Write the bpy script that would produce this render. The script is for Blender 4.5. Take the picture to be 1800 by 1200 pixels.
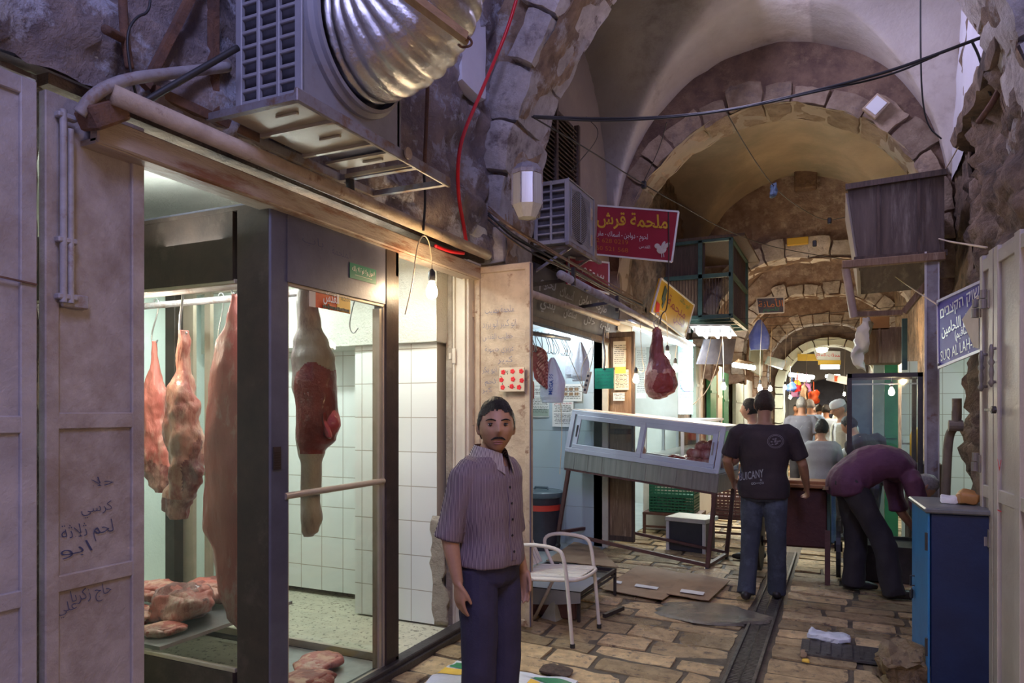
import bpy, bmesh, math, random
from mathutils import Vector, Matrix, noise, Quaternion
random.seed(7)
PI = math.pi
for o in list(bpy.data.objects): bpy.data.objects.remove(o)
C = bpy.context.scene.collection
S = bpy.context.scene

# ------------------------------------------------------------ camera, world, exposure
FOC, HOR, CAMZ = 1250.0, 720.0, 1.6
YAW = math.atan(580 / FOC)
SN, CS = math.sin(YAW), math.cos(YAW)
cd = bpy.data.cameras.new('camera'); cam = bpy.data.objects.new('camera', cd); C.objects.link(cam)
cam.location = (0, 0, CAMZ); cam.rotation_euler = (PI / 2, 0, YAW)
cd.sensor_width = 36; cd.lens = FOC / 1800 * 36; cd.shift_y = (HOR - 600) / 1800
cd.clip_end = 200; cd.clip_start = 0.05
S.camera = cam
S.view_settings.view_transform = 'Standard'; S.view_settings.look = 'None'
S.view_settings.gamma = 1; S.view_settings.use_curve_mapping = False
S.view_settings.exposure = 0.6
W = bpy.data.worlds.new('world'); S.world = W; W.use_nodes = True
bg = W.node_tree.nodes['Background']; bg.inputs[0].default_value = (.50, .48, .95, 1); bg.inputs[1].default_value = .27
S.cycles.max_bounces = 6; S.cycles.diffuse_bounces = 3; S.cycles.glossy_bounces = 3
S.cycles.transparent_max_bounces = 12; S.cycles.transmission_bounces = 4
S.cycles.sample_clamp_indirect = 4; S.cycles.caustics_reflective = False; S.cycles.caustics_refractive = False
S.cycles.use_denoising = True

def P(px, py, Y=None, X=None, Z=None, d=None):
    """the place in the street seen at a pixel, on a plane X, Y or Z or at a depth d"""
    u = (px - 900) / FOC; v = (HOR - py) / FOC
    rx = u * CS - SN; ry = u * SN + CS
    if Y is not None: d = Y / ry
    elif X is not None: d = X / rx
    elif Z is not None: d = (Z - CAMZ) / v
    return Vector((rx * d, ry * d, CAMZ + v * d))

# ------------------------------------------------------------ objects
def tag(o, label=None, cat=None, group=None, kind=None):
    if label: o['label'] = label
    if cat: o['category'] = cat
    if group: o['group'] = group
    if kind: o['kind'] = kind
    return o
def empty(name, loc=(0, 0, 0), rz=0, label=None, cat=None, group=None):
    o = bpy.data.objects.new(name, None); C.objects.link(o); o.location = loc; o.rotation_euler.z = rz
    o.empty_display_size = .1
    return tag(o, label, cat, group)
def copy_tree(o, parent=None):
    c = o.copy(); C.objects.link(c)
    if parent is not None: c.parent = parent
    for ch in list(o.children): copy_tree(ch, c)
    return c
def frame(d, up=Vector((0, 0, 1))):
    d = d.normalized()
    if abs(d.dot(up)) > .98: up = Vector((0, 1, 0)) if abs(d.y) < .9 else Vector((1, 0, 0))
    s = d.cross(up).normalized(); return s, s.cross(d).normalized(), d

class MB:
    def __init__(s): s.v = []; s.f = []; s.m = []; s.col = []; s.uv = None
    def add(s, vs, fs, mi=0, col=None):
        b = len(s.v); s.v += [Vector(v) for v in vs]; s.f += [tuple(b + i for i in f) for f in fs]; s.m += [mi] * len(fs)
        s.col += [col if col is not None else 0.5] * len(vs); return s
    def box(s, c, d, rot=None, mi=0, bev=0, col=None):
        c = Vector(c); hx, hy, hz = d[0] / 2, d[1] / 2, d[2] / 2
        b = min(bev, hx * .9, hy * .9, hz * .9)
        R = rot if rot is not None else Matrix.Identity(3)
        if b <= 0:
            vs = [c + R @ Vector((x * hx, y * hy, z * hz)) for x in (-1, 1) for y in (-1, 1) for z in (-1, 1)]
            return s.add(vs, [(0, 1, 3, 2), (4, 6, 7, 5), (0, 4, 5, 1), (2, 3, 7, 6), (0, 2, 6, 4), (1, 5, 7, 3)], mi, col)
        vs = []; idx = {}
        for ix, x in enumerate((-1, 1)):
            for iy, y in enumerate((-1, 1)):
                for iz, z in enumerate((-1, 1)):
                    for a in range(3):
                        p = [x * (hx - b), y * (hy - b), z * (hz - b)]; p[a] = (x * hx, y * hy, z * hz)[a]
                        idx[(x, y, z, a)] = len(vs); vs.append(c + R @ Vector(p))
        fs = []
        for a in range(3):
            o1, o2 = [(1, 2), (2, 0), (0, 1)][a]
            for sg in (-1, 1):
                q = []
                for (p, r) in ((-1, -1), (1, -1), (1, 1), (-1, 1)):
                    t = [0, 0, 0]; t[a] = sg; t[o1] = p; t[o2] = r; q.append(idx[(t[0], t[1], t[2], a)])
                fs.append(tuple(q) if sg > 0 else tuple(reversed(q)))
        for a in range(3):
            o1, o2 = [(1, 2), (2, 0), (0, 1)][a]
            for p in (-1, 1):
                for r in (-1, 1):
                    q = []
                    for t_ in (-1, 1):
                        t = [0, 0, 0]; t[a] = t_; t[o1] = p; t[o2] = r; q += [idx[(t[0], t[1], t[2], o1)], idx[(t[0], t[1], t[2], o2)]]
                    q = [q[0], q[1], q[3], q[2]]; fs.append(tuple(q) if p * r < 0 else tuple(reversed(q)))
        for x in (-1, 1):
            for y in (-1, 1):
                for z in (-1, 1):
                    q = [idx[(x, y, z, a)] for a in range(3)]; fs.append(tuple(q) if x * y * z > 0 else tuple(reversed(q)))
        return s.add(vs, fs, mi, col)
    def bar(s, a, b, w, h=None, mi=0, up=Vector((0, 0, 1)), bev=0):
        a = Vector(a); b = Vector(b); h = h or w; sx, uz, d = frame(b - a, up)
        R = Matrix((sx, d, uz)).transposed()
        return s.box((a + b) / 2, (w, (b - a).length, h), R, mi, bev)
    def loft(s, rings, mi=0, cap=True, col=None):
        n = len(rings[0]); vs = [p for r in rings for p in r]; fs = []
        for i in range(len(rings) - 1):
            for j in range(n):
                k = (j + 1) % n; fs.append((i * n + j, i * n + k, (i + 1) * n + k, (i + 1) * n + j))
        if cap: fs += [tuple(range(n - 1, -1, -1)), tuple((len(rings) - 1) * n + j for j in range(n))]
        return s.add(vs, fs, mi, col)
    def tube(s, pts, r, n=10, mi=0, cap=True, smooth=0, flat=1.0, up=Vector((0, 0, 1)), col=None, rnd=False):
        pts = [Vector(p) for p in pts]; rs = list(r) if hasattr(r, '__len__') else [r] * len(pts)
        for _ in range(smooth):
            q = [pts[0]]; qr = [rs[0]]
            for i in range(len(pts) - 1):
                q += [pts[i] * .75 + pts[i + 1] * .25, pts[i] * .25 + pts[i + 1] * .75]
                qr += [rs[i] * .75 + rs[i + 1] * .25, rs[i] * .25 + rs[i + 1] * .75]
            pts = q + [pts[-1]]; rs = qr + [rs[-1]]
        if rnd:
            d0 = (pts[0] - pts[1]).normalized(); d1 = (pts[-1] - pts[-2]).normalized()
            pts = [pts[0] + d0 * rs[0] * .9, pts[0] + d0 * rs[0] * .55] + pts + [pts[-1] + d1 * rs[-1] * .55, pts[-1] + d1 * rs[-1] * .9]
            rs = [rs[0] * .3, rs[0] * .8] + rs + [rs[-1] * .8, rs[-1] * .3]
        rings = []; prev = None
        for i, p in enumerate(pts):
            d = pts[min(i + 1, len(pts) - 1)] - pts[max(i - 1, 0)]
            if d.length < 1e-9: d = Vector((0, 0, 1))
            d.normalize()
            if prev is None: sx, uz, _ = frame(d, up)
            else:
                sx = prev - d * prev.dot(d)
                if sx.length < 1e-4: sx, uz, _ = frame(d, up)
                sx.normalize(); uz = sx.cross(d)
            prev = sx
            rings.append([p + sx * (rs[i] * math.cos(2 * PI * k / n)) + uz * (rs[i] * flat * math.sin(2 * PI * k / n)) for k in range(n)])
        return s.loft(rings, mi, cap, col)
    def cyl(s, a, b, r, n=20, mi=0, r2=None): return s.tube([a, b], [r, r if r2 is None else r2], n, mi)
    def lathe(s, prof, c=(0, 0, 0), n=24, mi=0, R=None, cap=True):
        c = Vector(c); R = R or Matrix.Identity(3)
        return s.loft([[c + R @ Vector((r * math.cos(2 * PI * k / n), r * math.sin(2 * PI * k / n), z)) for k in range(n)] for r, z in prof], mi, cap)
    def ell(s, c, r, n=16, m=10, R=None, mi=0):
        r = r if hasattr(r, '__len__') else (r, r, r); c = Vector(c); R = R or Matrix.Identity(3)
        return s.loft([[c + R @ Vector((r[0] * math.sin(a) * math.cos(2 * PI * k / n), r[1] * math.sin(a) * math.sin(2 * PI * k / n), r[2] * math.cos(a))) for k in range(n)]
                       for a in [PI - (.04 + (PI - .08) * i / m) for i in range(m + 1)]], mi)
    def grid(s, fn, nu, nv, mi=0, flip=False):
        vs = [fn(i / nu, j / nv) for i in range(nu + 1) for j in range(nv + 1)]
        fs = [(i * (nv + 1) + j, (i + 1) * (nv + 1) + j, (i + 1) * (nv + 1) + j + 1, i * (nv + 1) + j + 1) for i in range(nu) for j in range(nv)]
        if flip: fs = [tuple(reversed(f)) for f in fs]
        return s.add(vs, fs, mi)
    def quad(s, a, b, c, d, mi=0): return s.add([a, b, c, d], [(0, 1, 2, 3)], mi)
    def plate(s, a, b, c, d, t, mi=0):
        """a slab with corner points a b c d and thickness t along its normal"""
        a, b, c, d = map(Vector, (a, b, c, d)); n = (b - a).cross(d - a).normalized() * t
        return s.add([a, b, c, d, a - n, b - n, c - n, d - n], [(0, 1, 2, 3), (7, 6, 5, 4), (0, 4, 5, 1), (1, 5, 6, 2), (2, 6, 7, 3), (3, 7, 4, 0)], mi)
    def build(s, name, mats, parent=None, smooth=False, local=False, normals=True):
        me = bpy.data.meshes.new(name); org = Vector((0, 0, 0))
        if parent is not None and not local: org = parent_world(parent)
        vs = s.v
        if parent is not None and not local:
            M = world_mat(parent).inverted(); vs = [M @ v for v in vs]
        me.from_pydata([tuple(v) for v in vs], [], s.f); me.update()
        if not hasattr(mats, '__len__'): mats = [mats]
        for m in mats: me.materials.append(m)
        me.polygons.foreach_set('material_index', s.m)
        if smooth: me.polygons.foreach_set('use_smooth', [True] * len(me.polygons))
        if normals:
            bm = bmesh.new(); bm.from_mesh(me); bmesh.ops.recalc_face_normals(bm, faces=bm.faces); bm.to_mesh(me); bm.free()
        if any(c != .5 for c in s.col):
            at = me.attributes.new('tone', 'FLOAT', 'POINT'); at.data.foreach_set('value', s.col)
        if smooth == 'auto':
            try: me.set_sharp_from_angle(angle=math.radians(40))
            except Exception: pass
        o = bpy.data.objects.new(name, me); C.objects.link(o)
        if parent is not None: o.parent = parent
        return o
def world_mat(o):
    M = Matrix.LocRotScale(o.location, o.rotation_euler, o.scale)
    return (world_mat(o.parent) @ M) if o.parent else M
def parent_world(o): return world_mat(o).translation
def thing(mb, name, mats, label, cat, group=None, smooth=False):
    """one-mesh thing with its origin at its base"""
    lo = Vector((min(v.x for v in mb.v), min(v.y for v in mb.v), min(v.z for v in mb.v)))
    hi = Vector((max(v.x for v in mb.v), max(v.y for v in mb.v), max(v.z for v in mb.v)))
    c = Vector(((lo.x + hi.x) / 2, (lo.y + hi.y) / 2, lo.z)); mb.v = [v - c for v in mb.v]
    o = mb.build(name, mats, smooth=smooth); o.location = c
    return tag(o, label, cat, group)
def nz(p, s=1.0): return noise.noise(Vector(p) * s)
def fbm(p, s=1.0, o=4): return noise.fractal(Vector(p) * s, 1.0, 2.0, o)
def rough_up(mb, amp, sc, i0=0, o=4, axis=None):
    for i in range(i0, len(mb.v)):
        v = mb.v[i]; k = v * sc
        mb.v[i] = v + Vector((nz(k), nz(k + Vector((31, 7, 3))), nz(k + Vector((5, 17, 41))))) * amp
    return mb

# ------------------------------------------------------------ materials
MT = {}
def pm(name, c1, c2=None, sc=6, rough=.6, metal=0, bump=0, bsc=None, c3=None, s3=2.5, t3=.58, stretch=(1, 1, 1), w3=.06, spec=.5, tone=None, rvar=0, det=6, coat=0, coords='Object', vor=0):
    if name in MT: return MT[name]
    m = bpy.data.materials.new(name); m.use_nodes = True; N = m.node_tree.nodes; L = m.node_tree.links
    b = N['Principled BSDF']; b.inputs['Roughness'].default_value = rough; b.inputs['Metallic'].default_value = metal
    b.inputs['Specular IOR Level'].default_value = spec; b.inputs['Coat Weight'].default_value = coat; b.inputs['Coat Roughness'].default_value = .15
    c2 = c2 or c1
    tc = N.new('ShaderNodeTexCoord'); mp = N.new('ShaderNodeMapping'); mp.inputs['Scale'].default_value = stretch
    L.new(tc.outputs[coords], mp.inputs[0])
    n1 = N.new('ShaderNodeTexNoise'); n1.inputs['Scale'].default_value = sc; n1.inputs['Detail'].default_value = det; n1.inputs['Roughness'].default_value = .62
    L.new(mp.outputs[0], n1.inputs['Vector'])
    r1 = N.new('ShaderNodeValToRGB'); r1.color_ramp.elements[0].position = .35; r1.color_ramp.elements[1].position = .65
    r1.color_ramp.elements[0].color = (*c1, 1); r1.color_ramp.elements[1].color = (*c2, 1)
    L.new(n1.outputs['Fac'], r1.inputs[0]); col = r1.outputs[0]
    if c3:
        n3 = N.new('ShaderNodeTexNoise'); n3.inputs['Scale'].default_value = s3; n3.inputs['Detail'].default_value = 8; n3.inputs['Roughness'].default_value = .7
        L.new(mp.outputs[0], n3.inputs['Vector']); r3 = N.new('ShaderNodeValToRGB')
        r3.color_ramp.elements[0].position = t3 - w3; r3.color_ramp.elements[1].position = t3 + w3
        r3.color_ramp.elements[0].color = (0, 0, 0, 1); r3.color_ramp.elements[1].color = (1, 1, 1, 1)
        L.new(n3.outputs['Fac'], r3.inputs[0]); mx = N.new('ShaderNodeMixRGB'); mx.inputs[2].default_value = (*c3, 1)
        L.new(r3.outputs[0], mx.inputs[0]); L.new(col, mx.inputs[1]); col = mx.outputs[0]
    if tone is not None:
        at = N.new('ShaderNodeAttribute'); at.attribute_name = 'tone'
        mr = N.new('ShaderNodeMapRange'); mr.inputs[3].default_value = tone[0]; mr.inputs[4].default_value = tone[1]
        L.new(at.outputs['Fac'], mr.inputs[0]); hs = N.new('ShaderNodeHueSaturation'); L.new(mr.outputs[0], hs.inputs['Value']); L.new(col, hs.inputs['Color']); col = hs.outputs[0]
    L.new(col, b.inputs['Base Color'])
    if rvar:
        n4 = N.new('ShaderNodeTexNoise'); n4.inputs['Scale'].default_value = 1.1; n4.inputs['Detail'].default_value = 4
        L.new(mp.outputs[0], n4.inputs['Vector']); m4 = N.new('ShaderNodeMapRange'); m4.inputs[1].default_value = .38; m4.inputs[2].default_value = .62
        m4.inputs[3].default_value = rough; m4.inputs[4].default_value = rough - rvar; L.new(n4.outputs['Fac'], m4.inputs[0]); L.new(m4.outputs[0], b.inputs['Roughness'])
    if bump:
        n2 = N.new('ShaderNodeTexNoise'); n2.inputs['Scale'].default_value = bsc or sc * 4; n2.inputs['Detail'].default_value = 8; n2.inputs['Roughness'].default_value = .65
        L.new(mp.outputs[0], n2.inputs['Vector']); bp = N.new('ShaderNodeBump'); bp.inputs['Strength'].default_value = min(1, bump); bp.inputs['Distance'].default_value = .012 * max(1, bump)
        h = n2.outputs['Fac']
        if vor:
            vn = N.new('ShaderNodeTexVoronoi'); vn.feature = 'DISTANCE_TO_EDGE'; vn.inputs['Scale'].default_value = vor; L.new(mp.outputs[0], vn.inputs['Vector'])
            mm = N.new('ShaderNodeMath'); mm.operation = 'MULTIPLY_ADD'; mm.inputs[1].default_value = 1.4; L.new(vn.outputs[0], mm.inputs[0]); L.new(h, mm.inputs[2]); h = mm.outputs[0]
        L.new(h, bp.inputs['Height']); L.new(bp.outputs[0], b.inputs['Normal'])
    MT[name] = m; return m
def em(name, col, st):
    if name in MT: return MT[name]
    m = bpy.data.materials.new(name); m.use_nodes = True; b = m.node_tree.nodes['Principled BSDF']
    b.inputs['Base Color'].default_value = (*col, 1); b.inputs['Emission Color'].default_value = (*col, 1); b.inputs['Emission Strength'].default_value = st
    MT[name] = m; return m
def glassm(name, tint=(1, 1, 1), gl=.07, haze=0.0, hc=(.8, .85, .85)):
    if name in MT: return MT[name]
    m = bpy.data.materials.new(name); m.use_nodes = True; N = m.node_tree.nodes; L = m.node_tree.links
    N.remove(N['Principled BSDF']); out = N['Material Output']
    tr = N.new('ShaderNodeBsdfTransparent'); tr.inputs[0].default_value = (*tint, 1)
    g = N.new('ShaderNodeBsdfGlossy'); g.inputs['Roughness'].default_value = .03
    fr = N.new('ShaderNodeFresnel'); fr.inputs[0].default_value = 1.45
    ma = N.new('ShaderNodeMath'); ma.operation = 'ADD'; ma.inputs[1].default_value = gl - .04; L.new(fr.outputs[0], ma.inputs[0])
    ma.use_clamp = True
    mx = N.new('ShaderNodeMixShader'); L.new(ma.outputs[0], mx.inputs[0]); L.new(tr.outputs[0], mx.inputs[1]); L.new(g.outputs[0], mx.inputs[2])
    last = mx
    if haze:
        df = N.new('ShaderNodeBsdfDiffuse'); df.inputs[0].default_value = (*hc, 1)
        tc = N.new('ShaderNodeTexCoord'); n1 = N.new('ShaderNodeTexNoise'); n1.inputs['Scale'].default_value = 3; n1.inputs['Detail'].default_value = 5; L.new(tc.outputs['Object'], n1.inputs[0])
        m2 = N.new('ShaderNodeMapRange'); m2.inputs[3].default_value = 0; m2.inputs[4].default_value = haze * 2; L.new(n1.outputs['Fac'], m2.inputs[0])
        m3 = N.new('ShaderNodeMixShader'); L.new(m2.outputs[0], m3.inputs[0]); L.new(mx.outputs[0], m3.inputs[1]); L.new(df.outputs[0], m3.inputs[2]); last = m3
    L.new(last.outputs[0], out.inputs[0]); MT[name] = m; return m

def light(name, loc, col, w, r=.05, kind='POINT', rot=None, size=None, sy=None, spread=None):
    ld = bpy.data.lights.new(name, kind); ld.color = col; ld.energy = w
    if kind == 'POINT': ld.shadow_soft_size = r
    if kind == 'SPOT': ld.shadow_soft_size = r; ld.spot_size = size or 1.2; ld.spot_blend = .5
    if kind == 'AREA': ld.shape = 'RECTANGLE'; ld.size = size; ld.size_y = sy or size
    if spread: ld.spread = spread
    o = bpy.data.objects.new(name, ld); C.objects.link(o); o.location = loc
    if rot: o.rotation_euler = rot
    return o
WARM = (1.0, .66, .33); COOL = (.88, 1.0, .98); LAV = (.50, .51, 1.0)
# daylight entering through the opening in the vault above and behind the camera
light('daylight_opening', (1.5, -1.2, 6.0), LAV, 250, kind='AREA', rot=(math.radians(62), 0, math.radians(24)), size=2.2, sy=2.2)
# added lamp under the vault crown that brightens the right lunette
light('lunette_fill', (-.9, 6.6, 5.45), (.66, .62, 1.0), 30, kind='AREA', rot=(0, math.radians(-62), 0), size=.6, sy=.9)

# ------------------------------------------------------------ lettering
AR = {}
for base, forms in {'ا': 'ﺍﺎﺍﺎ', 'أ': 'ﺃﺄﺃﺄ', 'آ': 'ﺁﺂﺁﺂ', 'إ': 'ﺇﺈﺇﺈ', 'ب': 'ﺏﺐﺑﺒ', 'ة': 'ﺓﺔﺓﺔ', 'ت': 'ﺕﺖﺗﺘ', 'ث': 'ﺙﺚﺛﺜ', 'ج': 'ﺝﺞﺟﺠ', 'ح': 'ﺡﺢﺣﺤ', 'خ': 'ﺥﺦﺧﺨ',
                    'د': 'ﺩﺪﺩﺪ', 'ذ': 'ﺫﺬﺫﺬ', 'ر': 'ﺭﺮﺭﺮ', 'ز': 'ﺯﺰﺯﺰ', 'س': 'ﺱﺲﺳﺴ', 'ش': 'ﺵﺶﺷﺸ', 'ص': 'ﺹﺺﺻﺼ', 'ض': 'ﺽﺾﺿﻀ', 'ط': 'ﻁﻂﻃﻄ', 'ع': 'ﻉﻊﻋﻌ', 'غ': 'ﻍﻎﻏﻐ',
                    'ف': 'ﻑﻒﻓﻔ', 'ق': 'ﻕﻖﻗﻘ', 'ك': 'ﻙﻚﻛﻜ', 'ل': 'ﻝﻞﻟﻠ', 'م': 'ﻡﻢﻣﻤ', 'ن': 'ﻥﻦﻧﻨ', 'ه': 'ﻩﻪﻫﻬ', 'و': 'ﻭﻮﻭﻮ', 'ي': 'ﻱﻲﻳﻴ', 'ى': 'ﻯﻰﻯﻰ'}.items(): AR[base] = forms
NOJOIN = set('اأآإةدذرزوى')
def shape(t):
    t = t.replace('لا', '\x01'); out = []
    for i, ch in enumerate(t):
        p = t[i - 1] if i else ' '; n = t[i + 1] if i + 1 < len(t) else ' '
        isl = lambda c: c in AR or c == '\x01'
        jp = isl(p) and p not in NOJOIN and p != '\x01'; jn = isl(n) and ch not in NOJOIN and ch != '\x01'
        if ch == '\x01': out.append('ﻼ' if jp else 'ﻻ'); continue
        if ch not in AR: out.append(ch); continue
        out.append(AR[ch][(1 if jp and not jn else 2 if jn and not jp else 3 if jp and jn else 0)])
    r = []; 
    for ch in reversed(out): r.append({'(': ')', ')': '('}.get(ch, ch))
    return ''.join(r)
def text(body, org, right, up, size, m, parent, width=None, name='lettering', ext=.0012, off=.0015, align='CENTER', bold=0.0, shear=0.0):
    """flat raised lettering standing just off a surface"""
    if any('\u0590' <= ch <= '\u06ff' for ch in body):
        body = '\n'.join(shape(t) if any('\u0600' <= ch <= '\u06ff' for ch in t) else t[::-1] for t in body.split('\n'))
    c = bpy.data.curves.new(name, 'FONT'); c.body = body; c.size = 1; c.align_x = align; c.align_y = 'CENTER'; c.resolution_u = 2; c.offset = bold; c.shear = shear
    t = bpy.data.objects.new(name, c); me = bpy.data.meshes.new_from_object(t); bpy.data.objects.remove(t); bpy.data.curves.remove(c)
    if not len(me.vertices): return None
    xs = [v.co.x for v in me.vertices]; ys = [v.co.y for v in me.vertices]
    right = Vector(right).normalized(); up = Vector(up).normalized(); n = right.cross(up); org = Vector(org)
    sx = size if width is None else width / max(1e-6, max(xs) - min(xs)); sy = size
    cx = (max(xs) + min(xs)) / 2 if align == 'CENTER' else 0; cy = (max(ys) + min(ys)) / 2
    M = world_mat(parent).inverted() if parent is not None else Matrix.Identity(4)
    for v in me.vertices: v.co = M @ (org + right * ((v.co.x - cx) * sx) + up * ((v.co.y - cy) * sy) + n * off)
    me.materials.clear(); me.materials.append(m); me.name = name
    o = bpy.data.objects.new(name, me); C.objects.link(o)
    if parent is not None: o.parent = parent
    return o
# ------------------------------------------------------------ materials of the place
pm('rock', (.54, .38, .25), (.22, .15, .105), sc=5, rough=.85, bump=3.2, bsc=18, c3=(.62, .58, .55), s3=3.5, t3=.55, w3=.05, vor=0)
pm('rock_wall', (.50, .40, .36), (.20, .17, .19), sc=3.2, rough=.8, bump=3.4, bsc=26, c3=(.62, .62, .70), s3=5, t3=.56, w3=.04, det=10)
pm('voussoir', (.50, .39, .28), (.32, .23, .16), sc=7, rough=.8, bump=2.2, bsc=22, c3=(.25, .20, .18), s3=3, t3=.62, tone=(.7, 1.25))
pm('voussoir_pale', (.78, .73, .70), (.54, .48, .44), sc=7, rough=.75, bump=2.2, bsc=22, c3=(.26, .21, .20), s3=4, t3=.60, tone=(.75, 1.2))
pm('brown_rubble', (.30, .20, .14), (.16, .10, .08), sc=5, rough=.9, bump=2.5, bsc=16, c3=(.38, .27, .18), s3=3, t3=.6)
pm('rubble_pink', (.50, .38, .32), (.30, .21, .18), sc=6, rough=.9, bump=3, bsc=11, c3=(.62, .52, .46), s3=5, t3=.58)
pm('plaster_grey', (.40, .33, .28), (.30, .25, .22), sc=2.2, rough=.9, bump=.5, bsc=30, c3=(.45, .37, .30), s3=1.1, t3=.55, w3=.1)
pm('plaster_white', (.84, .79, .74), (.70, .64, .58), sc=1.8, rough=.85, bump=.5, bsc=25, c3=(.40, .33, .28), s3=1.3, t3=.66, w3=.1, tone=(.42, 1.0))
pm('plaster_beige', (.58, .49, .38), (.46, .38, .30), sc=1.8, rough=.9, bump=.5, bsc=25, c3=(.36, .33, .26), s3=1.0, t3=.58, w3=.12)
pm('plaster_lav', (.86, .86, .92), (.78, .77, .84), sc=1.8, rough=.85, bump=.4, bsc=25, c3=(.62, .60, .66), s3=1.3, t3=.68, w3=.1)
pm('shop_plaster', (.80, .78, .70), (.70, .68, .60), sc=3, rough=.85, bump=1.2, bsc=60)
pm('pale_green_plaster', (.70, .80, .74), (.62, .72, .66), sc=2, rough=.7, bump=.4, bsc=40)
pm('dark_rock', (.36, .25, .17), (.11, .085, .07), sc=4, rough=.85, bump=3.5, bsc=17, c3=(.42, .32, .24), s3=2.6, t3=.58)
pm('stone_floor', (.74, .55, .30), (.46, .32, .17), sc=11, rough=.60, bump=1.6, bsc=40, c3=(.20, .14, .10), s3=14, t3=.60, w3=.05, tone=(.45, 1.35), rvar=.44, spec=.6)
pm('joint', (.17, .135, .10), (.10, .08, .06), sc=12, rough=.6, bump=1.5, bsc=60, rvar=.3)
pm('terrazzo', (.62, .58, .44), (.52, .48, .36), sc=8, rough=.55, c3=(.16, .14, .10), s3=26, t3=.58, w3=.02)
def tile_mat(name, col, grout, tw, th, axis='XZ'):
    m = bpy.data.materials.new(name); m.use_nodes = True; N = m.node_tree.nodes; L = m.node_tree.links; b = N['Principled BSDF']
    tc = N.new('ShaderNodeTexCoord'); sp = N.new('ShaderNodeSeparateXYZ'); cb = N.new('ShaderNodeCombineXYZ'); L.new(tc.outputs['Object'], sp.inputs[0])
    L.new(sp.outputs[axis[0]], cb.inputs[0]); L.new(sp.outputs[axis[1]], cb.inputs[1])
    br = N.new('ShaderNodeTexBrick'); br.offset = 0; br.inputs['Scale'].default_value = 1; br.inputs['Brick Width'].default_value = tw; br.inputs['Row Height'].default_value = th
    br.inputs['Mortar Size'].default_value = .0035; br.inputs['Mortar Smooth'].default_value = .1
    br.inputs['Color1'].default_value = (*col, 1); br.inputs['Color2'].default_value = tuple(c * .95 for c in col) + (1,); br.inputs['Mortar'].default_value = (*grout, 1)
    L.new(cb.outputs[0], br.inputs[0]); L.new(br.outputs[0], b.inputs['Base Color']); b.inputs['Roughness'].default_value = .22
    bp = N.new('ShaderNodeBump'); bp.invert = True; bp.inputs['Strength'].default_value = .5; bp.inputs['Distance'].default_value = .004; L.new(br.outputs['Fac'], bp.inputs['Height']); L.new(bp.outputs[0], b.inputs['Normal'])
    MT[name] = m; return m
tile_mat('white_tile', (.80, .80, .77), (.42, .38, .32), .225, .257)
tile_mat('blue_marble', (.52, .62, .68), (.36, .42, .46), .6, .45)

def stone(mb, f, nu=4, nv=4, nw=2, rd=.2, col=None, faces='all', mi=0):
    def rnd(p):
        c = Vector([max(-(1 - r_), min(1 - r_, q)) for q, r_ in zip(p, rd if hasattr(rd, '__len__') else (rd,) * 3)])
        d = Vector(p) - c; rr = rd if hasattr(rd, '__len__') else (rd,) * 3
        e = Vector([a / r_ for a, r_ in zip(d, rr)])
        if e.length > 1: e.normalize()
        return c + Vector([a * r_ for a, r_ in zip(e, rr)])
    for a, sg, n1, n2 in ((0, -1, nv, nw), (0, 1, nv, nw), (1, -1, nu, nw), (1, 1, nu, nw), (2, -1, nu, nv), (2, 1, nu, nv)):
        if faces == 'top' and a == 2 and sg == -1: continue
        o1, o2 = [i for i in range(3) if i != a]
        vs = []
        for i in range(n1 + 1):
            for j in range(n2 + 1):
                p = [0, 0, 0]; p[a] = sg; p[o1] = -1 + 2 * i / n1; p[o2] = -1 + 2 * j / n2; vs.append(f(rnd(p)))
        fs = [(i * (n2 + 1) + j, (i + 1) * (n2 + 1) + j, (i + 1) * (n2 + 1) + j + 1, i * (n2 + 1) + j + 1) for i in range(n1) for j in range(n2)]
        if (sg > 0) == (a == 1): fs = [tuple(reversed(q)) for q in fs]
        mb.add(vs, fs, mi, col)
def struct(mb, name, mats, smooth=False): return tag(mb.build(name, mats, smooth=smooth, normals=False), kind='structure')

# ------------------------------------------------------------ floor of worn stone slabs
m = MB(); m.quad((-2.75, -1.5, -.014), (1.6, -1.5, -.014), (1.6, 60, -.014), (-2.75, 60, -.014), 0)
m.quad((-2.75, -1.5, -.3), (-2.75, 60, -.3), (1.6, 60, -.3), (1.6, -1.5, -.3), 0)
rn = random.Random(3); y = .4
DX0, DX1 = -.66, -.44          # the drain channel
while y < 30:
    dep = rn.uniform(.19, .30) if y < 12 else rn.uniform(.25, .4)
    for xa, xb in ((-2.52, DX0), (DX1, 1.35)):
        x = xa; 
        while x < xb - .05:
            ln = rn.uniform(.26, .58)
            if x + ln > xb - .18: ln = xb - x
            n = 5 if y < 9 else 2
            g = .008; tilt = rn.uniform(-.006, .006); tl2 = rn.uniform(-.006, .006); hz = rn.uniform(-.006, .006); jw = rn.uniform(-.008, .008)
            def f(p, x=x, ln=ln, y=y, dep=dep, tilt=tilt, hz=hz, tl2=tl2, jw=jw, n=n):
                X = x + ln / 2 + p.x * (ln / 2 - g) ; Y = y + dep / 2 + p.y * (dep / 2 - g) + jw * p.x + (X + .5) * -.05
                Z = -.04 + (p.z + 1) * .02 + (tilt * p.x + tl2 * p.y + hz) * (p.z + 1) / 2
                if n > 2:
                    X += .012 * nz((X * 7, Y * 7, 1)); Y += .014 * nz((X * 6, Y * 8, 9)); 
                    if p.z > 0: Z += .007 * fbm((X * 5, Y * 5, 0)) - .0035
                return Vector((X, Y, Z))
            stone(m, f, n, n - 1, 1, (.14, .2, .5), col=rn.uniform(.05, .95), faces='top', mi=1)
            x += ln
    y += dep
for v in m.v:
    pass
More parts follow.
